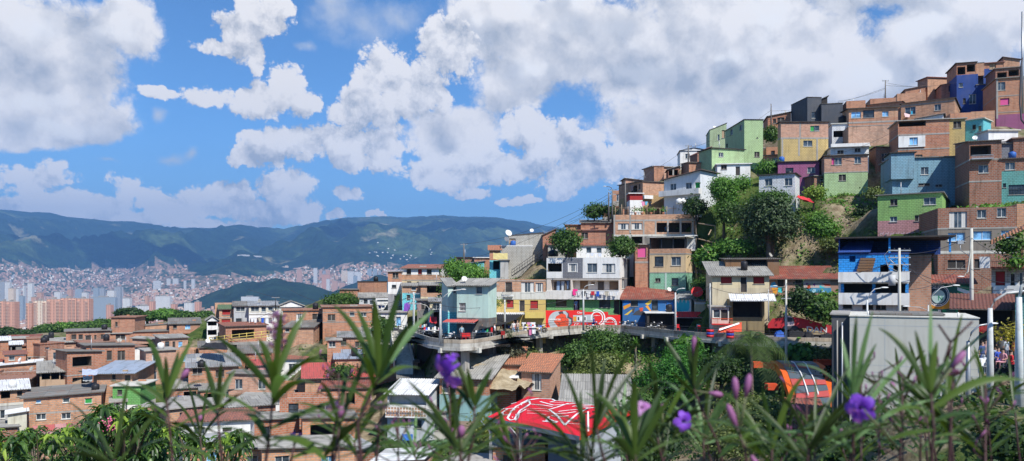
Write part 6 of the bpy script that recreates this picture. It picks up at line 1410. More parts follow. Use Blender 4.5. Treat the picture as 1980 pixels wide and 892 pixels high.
def bank():
 m, n = new_mat('sandy_soil'); ob = n.n('ShaderNodeTexCoord').outputs['Object']
 finish(m, n, n.mix(n.ramp(n.noise(ob, .8, 7, .7), .35, .7), (.52, .43, .29), (.30, .23, .14)), .95, n.noise(ob, 2, 7, .7), 1., .3, spec=.05)
 for (a, b, hi, lo) in ((5, 9, -1.0, -4.6), (12, 15, -2.2, -5.)):
  V = []; nu, nd = 40, 9
  for i in range(nu + 1):
   t = a + (b - a) * i / nu; k = min(int(t), b - 1); f = t - k
   for j in range(nd + 1):
    d = 2.9 - 7.5 * j / nd; p = deck_off(k, d).lerp(deck_off(k + 1, d), f); e = math.sin(math.pi * i / nu) ** .5
    V.append((p.x, p.y, DZ + lo + (hi - lo) * e * (1 - (j / nd) ** .8) + .5 * fbm(p.x * .5, p.y * .5, 3, 4)))
  Q = [(i * (nd + 1) + j, (i + 1) * (nd + 1) + j, (i + 1) * (nd + 1) + j + 1, i * (nd + 1) + j + 1) for i in range(nu) for j in range(nd)]
  link_mesh(np_mesh('bank', V, Q, [m], smooth=True), 'bank', kind='structure')
bank()
# ---------------------------------------------------------------- street furniture, wires, vehicles, people
def post(x, ytop, ybot, Y, label, arm=None, r=.09, col=plain((.56, .57, .56), .7, .4, 'grey_white_post', 1.2), fr='S', name='street_lamp', group=None, extra=0):
 b = P(x, ybot, Y, fr); t = P(x, ytop, Y, fr)
 root = empty(name, (b.x, b.y, b.z - extra), 0, label, 'lamp post' if 'lamp' in name else 'pole', group)
 h = t.z - b.z + extra
 MB().tube([(0, 0, 0), (0, 0, h * .6), (0, 0, h)], [r * 1.25, r, r * .7], col, 8).build('pole', root)
 if arm:
  dx, dz = arm
  pts = [Vector((0, 0, h - .1)), Vector((dx * .15, -.05, h + dz * .5)), Vector((dx * .5, -.12, h + dz * .9)), Vector((dx, -.2, h + dz))]
  MB().tube(pts, r * .4, col, 6).build('arm', root)
  m = MB(); s = 1 if dx > 0 else -1
  m.blob((dx + s * .2, -.2, h + dz + .02), (.3, .1, .06), plain((.75, .75, .72), .5, .05, 'lamp_housing'), 10, 6); m.build('lamp_head', root)
 return root, h
def crossarm(root, h, n=2, w=.9, y0=.25):
 m = MB()
 for k in range(n):
  z = h - y0 - k * .6; m.box((-w, -.05, z), (w, .05, z + .1), GALV)
  for s in (-.9, -.45, .45, .9): m.tube([(s * w, 0, z + .1), (s * w, 0, z + .25)], .04, PK, 5)
 m.build('crossarm', root)
post(1128, 560, 632, 100.8, 'white lamp post standing before the red mural wall', (.9, .6), r=.12, extra=.5)
post(1306, 566, 641, 96.8, 'leaning white lamp post beside the small shop', (.7, .5), r=.13, extra=.5)
post(851.5, 588, 660, 80.5, 'white lamp post with a tall curved arm before the market stalls', (2.2, 1.5), r=.13, extra=.3)
post(976, 580, 647, 92.5, 'white lamp post beside the black awning', (.6, .5), r=.12, extra=.3)
post(830, 596, 652, 96, 'rear lamp post with its arm turned left above the stalls', (-2.0, .6), r=.1, extra=.3)
u, h = post(800, 565, 690, 93, 'white utility pole at the foot of the concrete stairs', None, name='utility_pole', r=.13); crossarm(u, h, 3, .7)
u, h = post(1520, 541, 676, 80, 'tall concrete pole rising past the red canopy', None, name='utility_pole', r=.13, col=CONCL, extra=5); crossarm(u, h, 1, .5, 2.)
u, h = post(1739, 480, 612, 66, 'concrete pole with transformer and tangled cables before the blue house', None, name='utility_pole', r=.14, col=CONCL, extra=5); crossarm(u, h, 4, .95)
m = MB(); m.tube([(-.75, -.25, h - 3.2), (-.75, -.25, h - 2.3)], .28, plain((.5, .5, .5), .6, .1, 'transformer_grey'), 12); m.build('transformer', u)
m = MB(); m.tube([(-.9, 0, h - .2), (-1.3, 0, h - .6), (-1.0, -.1, h - 1.6), (-.2, -.1, h - 2)], .035, GALV, 5); m.tube([(-.9, 0, h - .9), (0, 0, h - 1.7)], .04, GALV, 5); m.tube([(.2, 0, h - 3.), (-.6, 0, h - 2.4), (-.9, -.1, h - 3.8)], .05, IRON, 5); m.build('bracket', u)
u, h = post(1878.5, 442, 590, 64, 'tall white pole before the grey rendered brick block', (-.8, -4.0), name='utility_pole', r=.15, col=CONCL, extra=5)
m = MB(); m.tube([(0, 0, h - 2.4), (-.9, 0, h - 1.8), (-1.0, 0, h - .9)], .035, GALV, 5); m.box((-1.2, -.1, h - 1.3), (-.7, .1, h - 1.0), GALV); m.build('bracket', u)
post(1677, 580, 606, 58, 'short white street lamp before the blue house', (1.0, .9), r=.09, extra=5)
post(1795, 590, 640, 56, 'street lamp with long arm in front of the club mural', (1.7, 1.4), r=.07, extra=5)
post(1797, 606, 640, 57, 'low street lamp pointing left in front of the club mural', (-1.6, .5), r=.06, extra=5)
post(1914.5, 596, 720, 42, 'thick white lamp post by the crowded bar', (1.6, .9), r=.17, extra=3)
post(1970.5, 575, 720, 40, 'second thick lamp post with graffiti at the right edge', (.7, 1.2), r=.19, extra=3, col=plain((.62, .66, .66), .7, .4, 'tagged_paint', 1.5))
post(1872, 660, 775, 44, 'curved grey post casting a hook shape on the concrete block', (1.1, 1.0), r=.14, extra=2, col=GALV)
post(1373, 548, 626, 92, 'white post by the kiosk with orange railing', None, name='utility_pole', r=.1)
post(1486, 560, 620, 90, 'thin white post by the snack bar canopy', (.5, .4), name='street_lamp', r=.06)
SKYP = [(1491, 201, 236, 146, 'bare pole behind the low red brick house', 0), (1712, 155, 200, 144, 'tall antenna pole above the peach brick roofs', 1), (1331, 281, 313, 136, 'double pole in front of the white gabled house', 2), (1209, 351, 400, 121, 'grey post at the corner of the laundry house', 0),
  (1184, 366, 412, 120, 'utility pole with lamp on the open ridge', 2), (897, 471, 506, 131, 'thin pole above the turquoise shed', 1), (1177, 372, 410, 123, 'second thinner pole beside the ridge lamp', 0)]
for (x, a, b, Y, lab, k) in SKYP:
 u, h = post(x, a, b, Y, lab, (-1., .4) if x == 1184 else None, name='utility_pole', r=.12, col=plain((.16, .15, .14), .9, .2, 'weathered_pole'), extra=1.5)
 if k: crossarm(u, h, k, .6)
# antenna mast cut by the right edge
b = P(1977, 120, 120); m = MB(); m.tube([b + Vector((0, 0, -8)), b + Vector((0, 0, 7.8))], .16, GALV, 8); m.build('antenna_mast', None, 'grey antenna mast with a hanging black cable at the upper right corner', 'antenna')
p = [P(1977, 112, 119), P(1974, 130, 119), P(1972, 200, 119), P(1975, 232, 118), P(1981, 240, 118)]
MB().tube(p, .12, PK, 6).build('hanging_cable', None, 'thick black cable hanging down the tall brown house', 'cable')
def wire(a, b, sag=.6, r=.022, fr='S', label=None, group='overhead wires'):
 A = P(*a); B = P(*b); pts = []
 for i in range(13):
  t = i / 12; q = A.lerp(B, t); q.z -= sag * 4 * t * (1 - t); pts.append(q)
 return MB().tube(pts, r, PK, 4, cap=False).build('overhead_wire', None, label or 'thin black overhead wire sagging between poles and houses', 'wire', group)
for a, b, s in [((1184, 370, 120), (1331, 285, 136), .5), ((1331, 285, 136), (1375, 272, 134), .2), ((897, 472, 131), (1184, 372, 120), 1.5), ((740, 520, 128), (1184, 378, 120), 3.), ((1000, 470, 128), (1184, 384, 120), 1.),
 ((1491, 215, 146), (1712, 170, 144), 1.), ((1491, 213, 146), (1380, 275, 134), .6), ((1712, 165, 144), (1850, 160, 140), .5), ((1712, 172, 144), (1620, 196, 140), .3), ((1712, 160, 144), (1800, 168, 144), .3),
 ((1739, 490, 66), (1878, 455, 64), .5), ((1739, 496, 66), (1640, 530, 69), .3), ((1739, 500, 66), (1830, 560, 66), .4), ((1739, 510, 66), (1960, 560, 60), .8), ((1878, 460, 64), (1990, 500, 55), .5), ((1878, 500, 64), (1760, 560, 62), .6), ((1878, 520, 64), (1980, 540, 52), .6),
 ((1520, 548, 80), (1739, 500, 66), .8), ((1520, 555, 80), (1373, 555, 92), .8), ((1373, 552, 92), (1306, 570, 97), .5), ((1306, 572, 97), (1128, 566, 101), .8), ((1128, 568, 101), (976, 584, 92), .8), ((976, 585, 92), (851, 590, 80), .5), ((851, 592, 80), (800, 570, 93), .4),
 ((800, 568, 93), (640, 600, 112), 1.4), ((800, 572, 93), (560, 560, 120), 2.), ((800, 575, 93), (700, 740, 84), 1.), ((800, 580, 93), (880, 700, 82), 1.), ((800, 578, 93), (760, 640, 100), .6), ((1100, 430, 124), (1184, 380, 120), .5), ((1600, 300, 118), (1735, 250, 112), .6), ((1610, 310, 116), (1740, 262, 112), .8), ((1520, 560, 80), (1480, 620, 88), .3),
 ((860, 770, 77), (900, 880, 70), .3), ((820, 790, 77), (905, 800, 72), .2), ((840, 800, 76), (940, 830, 70), .3), ((1237, 760, 56), (1200, 860, 54), .2), ((1237, 765, 56), (1330, 850, 54), .4), ((480, 560, 120), (640, 590, 118), .5), ((533, 600, 118), (400, 640, 118), .5)]:
 wire(a, b, s)
# rooftop mast of the left cluster
u, h = post(533, 575, 600, 118, 'antenna pole above the white gabled house', None, name='utility_pole', r=.07, col=IRON); crossarm(u, h, 2, .6, .1)
u, h = post(1137, 796, 892, 56, 'white pole with cables rising through the red roof edge', None, name='utility_pole', r=.09, col=WHITE, fr='S'); crossarm(u, h, 2, .5, 3.)
def dish(x, y, Y, fr, label, r=.4, col=WHITE, az=.5):
 p = P(x, y, Y, fr); root = empty('satellite_dish', p, az, label, 'satellite dish'); m = MB(); n = 16
 for j in range(4):
  for k in range(n):
   q = []
   for (jj, kk) in ((j, k), (j + 1, k), (j + 1, k + 1), (j, k + 1)):
    rr = r * jj / 4; a = 2 * math.pi * kk / n; q.append((rr * math.cos(a), -.1 - .16 * (1 - (jj / 4) ** 2) * -1 * r, rr * math.sin(a)))
   if j == 0: q = [q[0], q[1], q[2]]
   m.face(q, col, smooth=True)
 o = m.build('reflector', root); o.rotation_euler = (-.5, 0, 0)
 m = MB(); m.tube([(0, 0, -r * 1.3), (0, 0, 0)], .03, GALV, 5); m.tube([(0, -.1, -r * .8), (0, -.1 - r, -.0)], .02, GALV, 4); m.build('bracket', root)
 return root
dish(868, 75, 123, 'B1', 'white satellite dish on the roof of the cream white block house', .55)
dish(855, 118, 122, 'B1', 'dark satellite dish on the corner of the cream white block house', .45, GREYM)
dish(432, 345, 118, 'B1', 'grey satellite dish on a bracket above the bright tree', .8, GREYP, -.4)
dish(800, 330, 95, 'Z5' , 'dish antenna lying on the shed roof by the kiosk', .4, GREYD) if 0 else None
dish(905, 497 - 60, 116, 'B2', 'small dish at the side of the peach storey', .35)
dish(25, 525, 100, 'B3', 'round red dish beside the grassy slope', .75, REDP, -.2)
dish(200, 718, 84, 'A3', 'small white dish on a pipe before the pale brick house', .3)
def tank(x, y, Y, fr, label, r=.6, h=1., col=None):
 p = P(x, y, Y, fr); m = MB(); col = col or plain((.02, .02, .025), .5, .1, 'black_plastic')
 root = empty('water_tank', p, 0, label, 'water tank')
 m.tube([(0, 0, 0), (0, 0, h * .8), (0, 0, h)], [r, r * 1.05, r * .55], col, 16); m.build('body', root)
 MB().tube([(0, 0, h), (0, 0, h + .1)], r * .4, col, 12).build('lid', root)
tank(88, 345, 116, 'B2', 'dark plastic water tank beside the round tree on a roof', .75, .9)
tank(380, 590, 122, 'B7', 'white water tank beside the crenellated terrace', .7, 1.2, WHITE) if 0 else None
tank(365, 608, 122, 'B7', 'white round tank beside the white terrace house', .75, 1.5, WHITE)
tank(640, 70, 120, 'A2', 'black tank on the ridge roofs', .6, 1.) if 0 else None
tank(962, 240, 134, 'B6', 'black water tank beside the white block house', .7, 1.1)
tank(905, 640, 118, 'B5', 'pale plastic tank on the shaded terrace', .5, .8, WHITE); tank(935, 640, 118, 'B5', 'second pale plastic tank on the shaded terrace, nearer the tree', .5, .8, WHITE)
tank(1190, 335, 96, 'A3', 'black water drum on a low white roof', .45, .8)
GARM = [(.75, .75, .75), (.03, .12, .55), (.6, .03, .05), (.02, .02, .03), (.15, .45, .6), (.7, .25, .4), (.5, .45, .35), (.8, .8, .78), (.1, .12, .2)]
def laundry(x0, x1, y, Y0, Y1, fr, label, seed=0, hh=.75, cols=None, dx=.55):
 rr = random.Random(seed); A = P(x0, y, Y0, fr); B = P(x1, y, Y1, fr); L = (B - A).length
 root = empty('washing_line', A, math.atan2(B.y - A.y, B.x - A.x), label, 'laundry'); dz = B.z - A.z
 MB().tube([(0, 0, 0), (L, 0, dz)], .012, PK, 4).build('line', root)
 x = .1; k = 0
 while x < L - .4:
  w = rr.uniform(.3, dx); h = rr.uniform(.5, 1.) * hh; c = cols[k % len(cols)] if cols else rr.choice(GARM); m = MB(); n = 5
  for i in range(n):
   a, b = x + w * i / n, x + w * (i + 1) / n; za = dz * x / L
   oa, ob = .03 * math.sin(i * 2.1 + k), .03 * math.sin((i + 1) * 2.1 + k)
   m.face([(a, 0, za), (b, 0, za), (b, ob - .03, za - h * (1 if i % 2 else .96)), (a, oa - .03, za - h)], cloth(c))
  if w < .42: m.face([(x - .1, 0, dz * x / L), (x + w + .1, 0, dz * x / L), (x + w + .1, .0, dz * x / L - .2), (x - .1, 0, dz * x / L - .2)], cloth(c))
  m.build('garment', root); x += w + rr.uniform(.05, .3); k += 1
laundry(200, 462, 545, 111.1, 108.7, 'B2', 'row of pink, white and blue clothes hung on the white and grey house balcony', 3, .9)
laundry(105, 188, 486, 113.1, 112.4, 'B2', 'jeans and shirts drying inside the first bay of the white and grey house', 5, 1.6, [(.25, .35, .5), (.5, .55, .6), (.2, .3, .45)])
laundry(275, 380, 325, 117.5, 117.5, 'B2', 'pale clothes drying on the roof terrace between two trees', 6, .9, [(.75, .76, .8), (.6, .65, .75)])
laundry(300, 448, 768, 116.6, 116.6, 'A2', 'dark and red clothes on the balcony of the cream and white house', 7, 1.)
laundry(1050, 1180, 505, 94, 94, 'A3', 'blue and white washing behind the left plant stem', 8, .9, [(.1, .15, .5), (.75, .75, .75), (.6, .6, .65)])
laundry(1180, 1260, 680, 126, 126, 'A2', 'small dark clothes on the rounded white balcony', 9, .8, [(.1, .1, .3), (.5, .5, .6)])
laundry(535, 590, 502, 121.5, 121.5, 'B5', 'dark clothes hanging on the shaded wall of the laundry house', 11, 1., [(.03, .03, .05), (.1, .1, .2)])
laundry(620, 700, 620, 119, 119, 'B5', 'cloths drying among pots on the big brick house roof', 12, .8)
laundry(960, 1060, 690, 96, 96, 'B1', 'white and pink shirts displayed for sale under the mustard house', 14, 1.1, [(.78, .78, .8), (.7, .3, .45), (.8, .8, .8), (.5, .1, .2), (.1, .1, .15)], .45)
laundry(965, 1060, 718, 95, 95, 'B1', 'lower row of shirts displayed for sale under the mustard house', 15, 1.1, [(.8, .8, .8), (.65, .2, .4), (.8, .8, .82), (.05, .05, .08)], .45)
m = MB(); p0, p1 = P(540, 342, 133.2, 'B7'), P(583, 342, 133.2, 'B7'); n = 6
for i in range(n):
 a, b = p0.lerp(p1, i / n), p0.lerp(p1, (i + 1) / n); m.face([a + Vector((0, -.05 * (i % 2), 0)), b + Vector((0, -.05 * ((i + 1) % 2), 0)), b + Vector((0, -.1, -2.)), a + Vector((0, -.1, -2. + .2 * (i % 2)))], cloth((.04, .38, .60)))
m.build('towel', None, 'big turquoise towel hanging from the peach brick house window', 'towel')
m = MB(); m.face([P(500, 352, 133.2, 'B7'), P(535, 362, 133.2, 'B7'), P(530, 378, 133, 'B7'), P(505, 375, 133, 'B7')], cloth((.72, .5, .5))); m.build('towel', None, 'crumpled pale pink cloth on the peach brick house window', 'towel')
m = MB(); m.face([P(675, 338, 133.2, 'B7'), P(692, 335, 133.2, 'B7'), P(690, 370, 133, 'B7'), P(678, 368, 133, 'B7')], cloth((.78, .78, .76))); m.build('towel', None, 'white cloth hanging from the other window of the peach brick house', 'towel')
m = MB(); m.face([P(200, 533, 111.0, 'B2'), P(228, 533, 111.0, 'B2'), P(228, 566, 110.95, 'B2'), P(200, 566, 110.95, 'B2')], cloth((.75, .03, .22))); m.build('towel', None, 'bright pink cloth over the white and grey house balcony', 'towel')
# cloths: tarpaulins and awnings
def tarp(pts, mat, label, name='tarpaulin', cat='tarpaulin', fr='B1', n=8, sag=.25, th=.04):
 c = [P(x, y, Y, fr) for x, y, Y in pts]; m = MB()
 G = [[c[0].lerp(c[1], i / n).lerp(c[3].lerp(c[2], i / n), j / n) + Vector((0, 0, -sag * math.sin(math.pi * i / n) * math.sin(math.pi * j / n) + .05 * math.sin(i * 1.7 + j))) for i in range(n + 1)] for j in range(n + 1)]
 for j in range(n):
  for i in range(n): m.face([G[j][i], G[j][i + 1], G[j + 1][i + 1], G[j + 1][i]], mat, smooth=True)
 return m.build(name, None, label, cat)
tarp([(655, 745, 84), (880, 690, 90), (965, 640, 99), (715, 635, 96)], BLACKC, 'large black shade cloth stretched over the market stalls')
tarp([(640, 755, 107), (765, 795, 105), (735, 765, 109), (655, 742, 110)], REDC, 'red cloth canopy beside the white block house', fr='B6', sag=.4)
tarp([(322, 690, 92), (375, 700, 91), (372, 655, 94), (328, 650, 94)], REDC, 'red umbrella cloth over a stall before the grey shop house', name='stall_umbrella', cat='umbrella')
tarp([(0, 700, 108), (62, 712, 106), (70, 668, 110), (0, 660, 112)], REDC, 'dark red awning beside the narrow three storey house')
tarp([(1185, 770, 114), (1260, 815, 110), (1255, 775, 115), (1190, 760, 116)], REDC, 'red awning right of the big two storey brick house', fr='A2')
tarp([(660, 520, 48), (750, 512, 46), (750, 465, 47), (662, 478, 49)], REDP, 'bright red parasol edge between concrete block and lamp post', name='parasol', cat='umbrella', fr='Z3')
tarp([(140, 640, 109), (190, 600, 109), (188, 550, 109.6), (150, 560, 109.6)], plain((.18, .06, .35), .8, .1, 'purple_print'), 'purple patterned cloth hanging under the small brick house', sag=0)
tarp([(762, 255, 119.8), (862, 260, 119.8), (862, 215, 120), (762, 212, 120)], plain((.62, .52, .22), .8, .2, 'yellow_cloth'), 'yellow curtain stretched along the little annex balcony', sag=0)
tarp([(485, 385, 93.5), (575, 382, 93), (578, 350, 95), (485, 348, 95.5)], plain((.45, .50, .62), .6, .3, 'pale_tarp'), 'pale blue tarpaulin on the end of the blue grey roof', fr='A3', sag=0)
tarp([(490, 420, 93.5), (545, 420, 93), (548, 388, 95), (490, 388, 95.5)], plain((.50, .52, .50), .6, .3, 'white_tarp'), 'dusty white tarpaulin below the pale blue one', fr='A3', sag=.1)
tarp([(100, 300, 103), (245, 315, 101), (230, 275, 105), (130, 278, 106)], BLACKC, 'folded black tarpaulin over a small roof below the yellow railing', fr='A4', sag=.2)
tarp([(1120, 345, 120), (1135, 345, 120), (1135, 320, 121), (1120, 320, 121)], plain((.03, .25, .75), .6, .1, 'blue_tarp2'), 'blue tarpaulin heap below the metal staircase', fr='B1', sag=.1)
tarp([(430, 700, 92), (480, 705, 90), (478, 750, 89.6), (432, 748, 91)], plain((.05, .10, .30), .7, .1, 'blue_cloth2'), 'blue cloth bundle by the red awning shop')
tarp([(240, 770, 76.2), (300, 772, 75.8), (300, 735, 76.2), (235, 730, 76.6)], plain((.03, .15, .50), .6, .2, 'blue_sheet'), 'blue sheet fixed at the foot of the lattice balcony house', fr='A5', sag=.1)
# people
def person_mesh(kind):
 me = bpy.data.meshes.new('person'); sit = kind == 'sit'; walk = kind == 'walk'
 J = {'pel': (0, 0, .95), 'ch': (0, .01, 1.28), 'nk': (0, 0, 1.46), 'hd': (0, -.01, 1.58), 'tp': (0, -.01, 1.70), 'sl': (.18, 0, 1.40), 'sr': (-.18, 0, 1.40), 'el': (.24, .03, 1.12), 'er': (-.24, .03, 1.12), 'hl': (.25, -.05, .86), 'hr': (-.25, -.05, .86),
         'pl': (.09, 0, .92), 'pr': (-.09, 0, .92), 'kl': (.10, -.02, .5), 'kr': (-.10, -.02, .5), 'al': (.10, .02, .08), 'ar': (-.10, .02, .08), 'fl': (.11, -.14, .04), 'fr': (-.11, -.14, .04)}
 if walk: J.update(kl=(.10, -.18, .52), al=(.10, -.22, .10), fl=(.10, -.36, .05), kr=(-.1, .10, .50), ar=(-.1, .38, .16), fr=(-.1, .32, .04), er=(-.24, -.10, 1.12), hr=(-.2, -.22, .94), el=(.24, .14, 1.13))
 if sit: 
  for k in J: J[k] = (J[k][0], J[k][1], J[k][2] - .45)
  J.update(kl=(.12, -.42, .48), kr=(-.12, -.42, .48), al=(.12, -.42, .08), ar=(-.12, -.42, .08), fl=(.12, -.56, .04), fr=(-.12, -.56, .04), hl=(.16, -.3, .6), hr=(-.16, -.3, .6))
 R_ = {'pel': .135, 'ch': .145, 'nk': .055, 'hd': .095, 'tp': .07, 'sl': .065, 'sr': .065, 'el': .042, 'er': .042, 'hl': .032, 'hr': .032, 'pl': .085, 'pr': .085, 'kl': .06, 'kr': .06, 'al': .04, 'ar': .04, 'fl': .035, 'fr': .035}
 ks = list(J); E = [('pel', 'ch'), ('ch', 'nk'), ('nk', 'hd'), ('hd', 'tp'), ('ch', 'sl'), ('ch', 'sr'), ('sl', 'el'), ('sr', 'er'), ('el', 'hl'), ('er', 'hr'), ('pel', 'pl'), ('pel', 'pr'), ('pl', 'kl'), ('pr', 'kr'), ('kl', 'al'), ('kr', 'ar'), ('al', 'fl'), ('ar', 'fr')]
 me.from_pydata([J[k] for k in ks], [(ks.index(a), ks.index(b)) for a, b in E], [])
 o = bpy.data.objects.new('tmp', me); COL.objects.link(o); md = o.modifiers.new('s', 'SKIN'); o.modifiers.new('u', 'SUBSURF').levels = 1
 for i, k in enumerate(ks): me.skin_vertices[0].data[i].radius = (R_[k], R_[k]); me.skin_vertices[0].data[i].use_root = k == 'pel'
 dg = bpy.context.evaluated_depsgraph_get(); dg.update(); ev = bpy.data.meshes.new_from_object(o.evaluated_get(dg)); bpy.data.objects.remove(o)
 return ev
PM = {k: person_mesh(k) for k in ('stand', 'walk', 'sit')}
def person(x, y, Y, fr, kind, shirt, trousers, label, rz=0, hair=(.02, .015, .01), loc=None):
 p = loc or P(x, y, Y, fr); me = PM[kind].copy(); me.materials.clear()
 for mm in (plain((.45, .27, .19), .7, 0, 'skin', bump=False), cloth(shirt), cloth(trousers), plain((.05, .05, .05), .6, 0, 'shoe', bump=False)): me.materials.append(mm)
 dz = -.45 if kind == 'sit' else 0
 for f in me.polygons:
  c = f.center; z = c.z - dz
  f.material_index = 0 if z > 1.44 else (1 if z > .93 and not (abs(c.x) > .2 and z < 1.15) else (0 if abs(c.x) > .19 and z > .7 else (2 if c.z > .1 else 3)))
  f.use_smooth = True
 o = bpy.data.objects.new('person', me); COL.objects.link(o); o.location = p; o.rotation_euler = (0, 0, rz); tag(o, label, 'person')
 m = MB(); m.blob((0, .015, 1.655 + dz), (.098, .105, .085), plain(hair, .8, 0, 'hair', bump=False), 10, 6); m.build('hair', o)
 return o
dY = lambda yy: DZ * -F / (yy - CY)
def on_deck(x, y, Y, fr='B1'):
 a, b = px(fr, x, y); return Vector(((a - CX) / F * Y, Y, DZ))
person(0, 0, 0, 'B1', 'stand', (.30, .42, .48), (.35, .10, .12), 'person in a grey blue shirt standing at the red awning shop', 3.0, loc=on_deck(545, 0, 84))
person(0, 0, 0, 'B1', 'walk', (.75, .75, .75), (.03, .03, .03), 'person in a white top and black trousers walking past the stalls', 1.3, loc=on_deck(772, 0, 87))
person(0, 0, 0, 'B1', 'stand', (.10, .03, .03), (.05, .05, .08), 'person in dark clothes under the black shade cloth', .3, loc=on_deck(722, 0, 88))
person(0, 0, 0, 'B1', 'stand', (.70, .68, .66), (.30, .42, .60), 'person in a pale top beside the shirts for sale', .2, loc=on_deck(903, 0, 92))
person(0, 0, 0, 'B1', 'stand', (.55, .45, .38), (.35, .45, .60), 'person with light hair and blue jeans beside the shirts for sale', -.3, (.35, .2, .08), loc=on_deck(930, 0, 93))
person(0, 0, 0, 'B1', 'stand', (.03, .03, .04), (.08, .08, .1), 'person in black standing at the cool box by the stalls', .0, loc=on_deck(690, 0, 87))
person(0, 0, 0, 'B2', 'stand', (.20, .35, .65), (.1, .1, .2), 'person in blue standing in the green house doorway', 0, loc=on_front(r1, 'B2', 220, 655) @ Matrix.Rotation(0, 3) if 0 else P(220, 660, 111.5, 'B2'))
person(0, 0, 0, 'B2', 'stand', (.10, .25, .45), (.05, .05, .1), 'person in blue leaning in the brick house gallery', 0, loc=P(737, 230, 119.4, 'B2'))
person(0, 0, 0, 'B2', 'sit', (.03, .05, .30), (.03, .03, .05), 'person in navy sitting on the blue motorbike', 1.4, loc=on_deck(322, 0, 104.3, 'B2') + Vector((0, 0, .35)))
for i, (x, y, Y, k, sh, tr, lab) in enumerate([(700, 700, 46, 'stand', (.05, .08, .20), (.10, .15, .35), 'person in navy at the left of the crowd by the bar'), (735, 690, 47, 'stand', (.5, .3, .3), (.2, .25, .4), 'person in dusty pink in the crowd beside the white chairs'), (825, 690, 48, 'sit', (.30, .35, .45), (.1, .1, .15), 'seated person in a grey shirt between the two lamp posts'),
  (845, 720, 47, 'sit', (.05, .10, .45), (.05, .05, .1), 'seated person in royal blue between the two lamp posts'), (890, 760, 46, 'sit', (.60, .28, .32), (.2, .1, .1), 'seated person in salmon pink nearest to the plants'), (920, 680, 49, 'stand', (.45, .50, .58), (.1, .1, .15), 'person in pale blue standing at the bar'),
  (962, 770, 45, 'sit', (.55, .03, .04), (.05, .05, .08), 'seated person in a bright red shirt by the bar'), (990, 690, 48, 'stand', (.45, .16, .05), (.1, .1, .1), 'person in orange beside the yellow bush'), (1050, 720, 46, 'sit', (.04, .05, .08), (.1, .1, .2), 'seated person in dark clothes by the right lamp post'), (870, 690, 50, 'stand', (.08, .08, .09), (.05, .05, .05), 'person in black at the back of the bar crowd')]):
 p = P(x, y, Y, 'Z3'); z = P(1945, 716, 46).z + .02
 person(0, 0, 0, 'Z3', k, sh, tr, lab, RND.uniform(-1.5, 1.5), loc=Vector((p.x, p.y, z)))
# motorcycles
def motorbike(p, rz, col, label, nm='motorcycle'):
 root = empty(nm, p, rz, label, 'motorcycle', 'motorcycles parked on the walkway'); T = plain((.02, .02, .02), .8, 0, 'tyre', bump=False); C_ = plain(col, .35, .02, 'bike_paint')
 for x in (-.65, .65):
  m = MB(); m.tube([(x + .27 * math.cos(a), 0, .3 + .27 * math.sin(a)) for a in [2 * math.pi * k / 14 for k in range(15)]], .055, T, 6); w = m.build('wheel', root)
  m = MB(); m.blob((x, 0, .3), (.09, .06, .09), GALV, 8, 5); m.build('hub', w)
 m = MB(); m.blob((.12, 0, .72), (.3, .13, .15), C_, 10, 6); m.build('fuel_tank', root)
 m = MB(); m.blob((-.35, 0, .76), (.38, .12, .07), T, 10, 6); m.build('seat', root)
 m = MB(); m.blob((.02, 0, .42), (.25, .14, .2), GALV, 10, 6); m.build('engine', root)
 m = MB(); m.tube([(.65, 0, .3), (.45, 0, .85), (.38, 0, 1.0)], .035, GALV, 6); m.tube([(-.65, 0, .3), (-.1, 0, .5), (.3, 0, .75)], .04, C_, 6); m.tube([(-.7, 0, .68), (-.85, 0, .75)], .06, C_, 6); m.build('frame', root)
 m = MB(); m.tube([(.36, -.33, 1.05), (.4, 0, 1.02), (.36, .33, 1.05)], .02, T, 5); m.build('handlebar', root)
 m = MB(); m.blob((.52, 0, .88), (.09, .09, .1), WHITE, 8, 6); m.build('headlight', root)
 m = MB(); m.tube([(-.1, -.13, .3), (-.75, -.15, .38)], .045, GALV, 6); m.build('exhaust', root)
for (x, Y, fr, col, rz, lab) in [(500, 107.2, 'B2', (.7, .7, .72), .3, 'white and grey motorbike first beside the red wall'), (540, 107, 'B2', (.03, .03, .04), -.2, 'dark motorbike second beside the red wall'), (650, 103.6, 'B2', (.03, .03, .03), .4, 'black motorbike before the brown stall hut'), (690, 103.4, 'B2', (.05, .05, .06), -.3, 'second black motorbike before the brown stall hut'),
  (315, 104.4, 'B2', (.02, .08, .45), .05, 'blue motorbike parked before the red mural wall'), (8, 96.5, 'B2', (.3, .02, .02), .5, 'red motorbike at the foot of the mustard house'), (310, 93.5, 'B1', (.05, .05, .06), 0, 'black motorbike left of the tall curved lamp'), (355, 91, 'B1', (.7, .7, .7), .3, 'white motorbike among the market stalls'),
  (460, 84, 'B1', (.5, .5, .52), .1, 'grey motorbike beside the red awning shop'), (1085, 97, 'B1', (.04, .04, .04), .2, 'black motorbike under the mustard balcony')]:
 motorbike(on_deck(x, 0, Y, fr) + Vector((0, 0, .01)), rz, col, lab)
p = P(1025, 640, 0) ; z = P(1945, 716, 46).z
motorbike(Vector(((1905 - CX) / F * 45, 45, z)), 1.2, (.6, .6, .6), 'grey motorbike by the thick white lamp post')
def chair(p, col, label, rz=0, group=None):
 root = empty('plastic_chair', p, rz, label, 'chair', group); M_ = plain(col, .5, .03, 'chair_plastic')
 MB().box((-.22, -.22, .42), (.22, .22, .45), M_).build('seat', root); MB().box((-.22, .2, .45), (.22, .23, .85), M_).build('backrest', root)
 for x in (-.2, .18):
  for y in (-.2, .18): MB().box((x, y, 0), (x + .03, y + .03, .42), M_).build('leg', root)
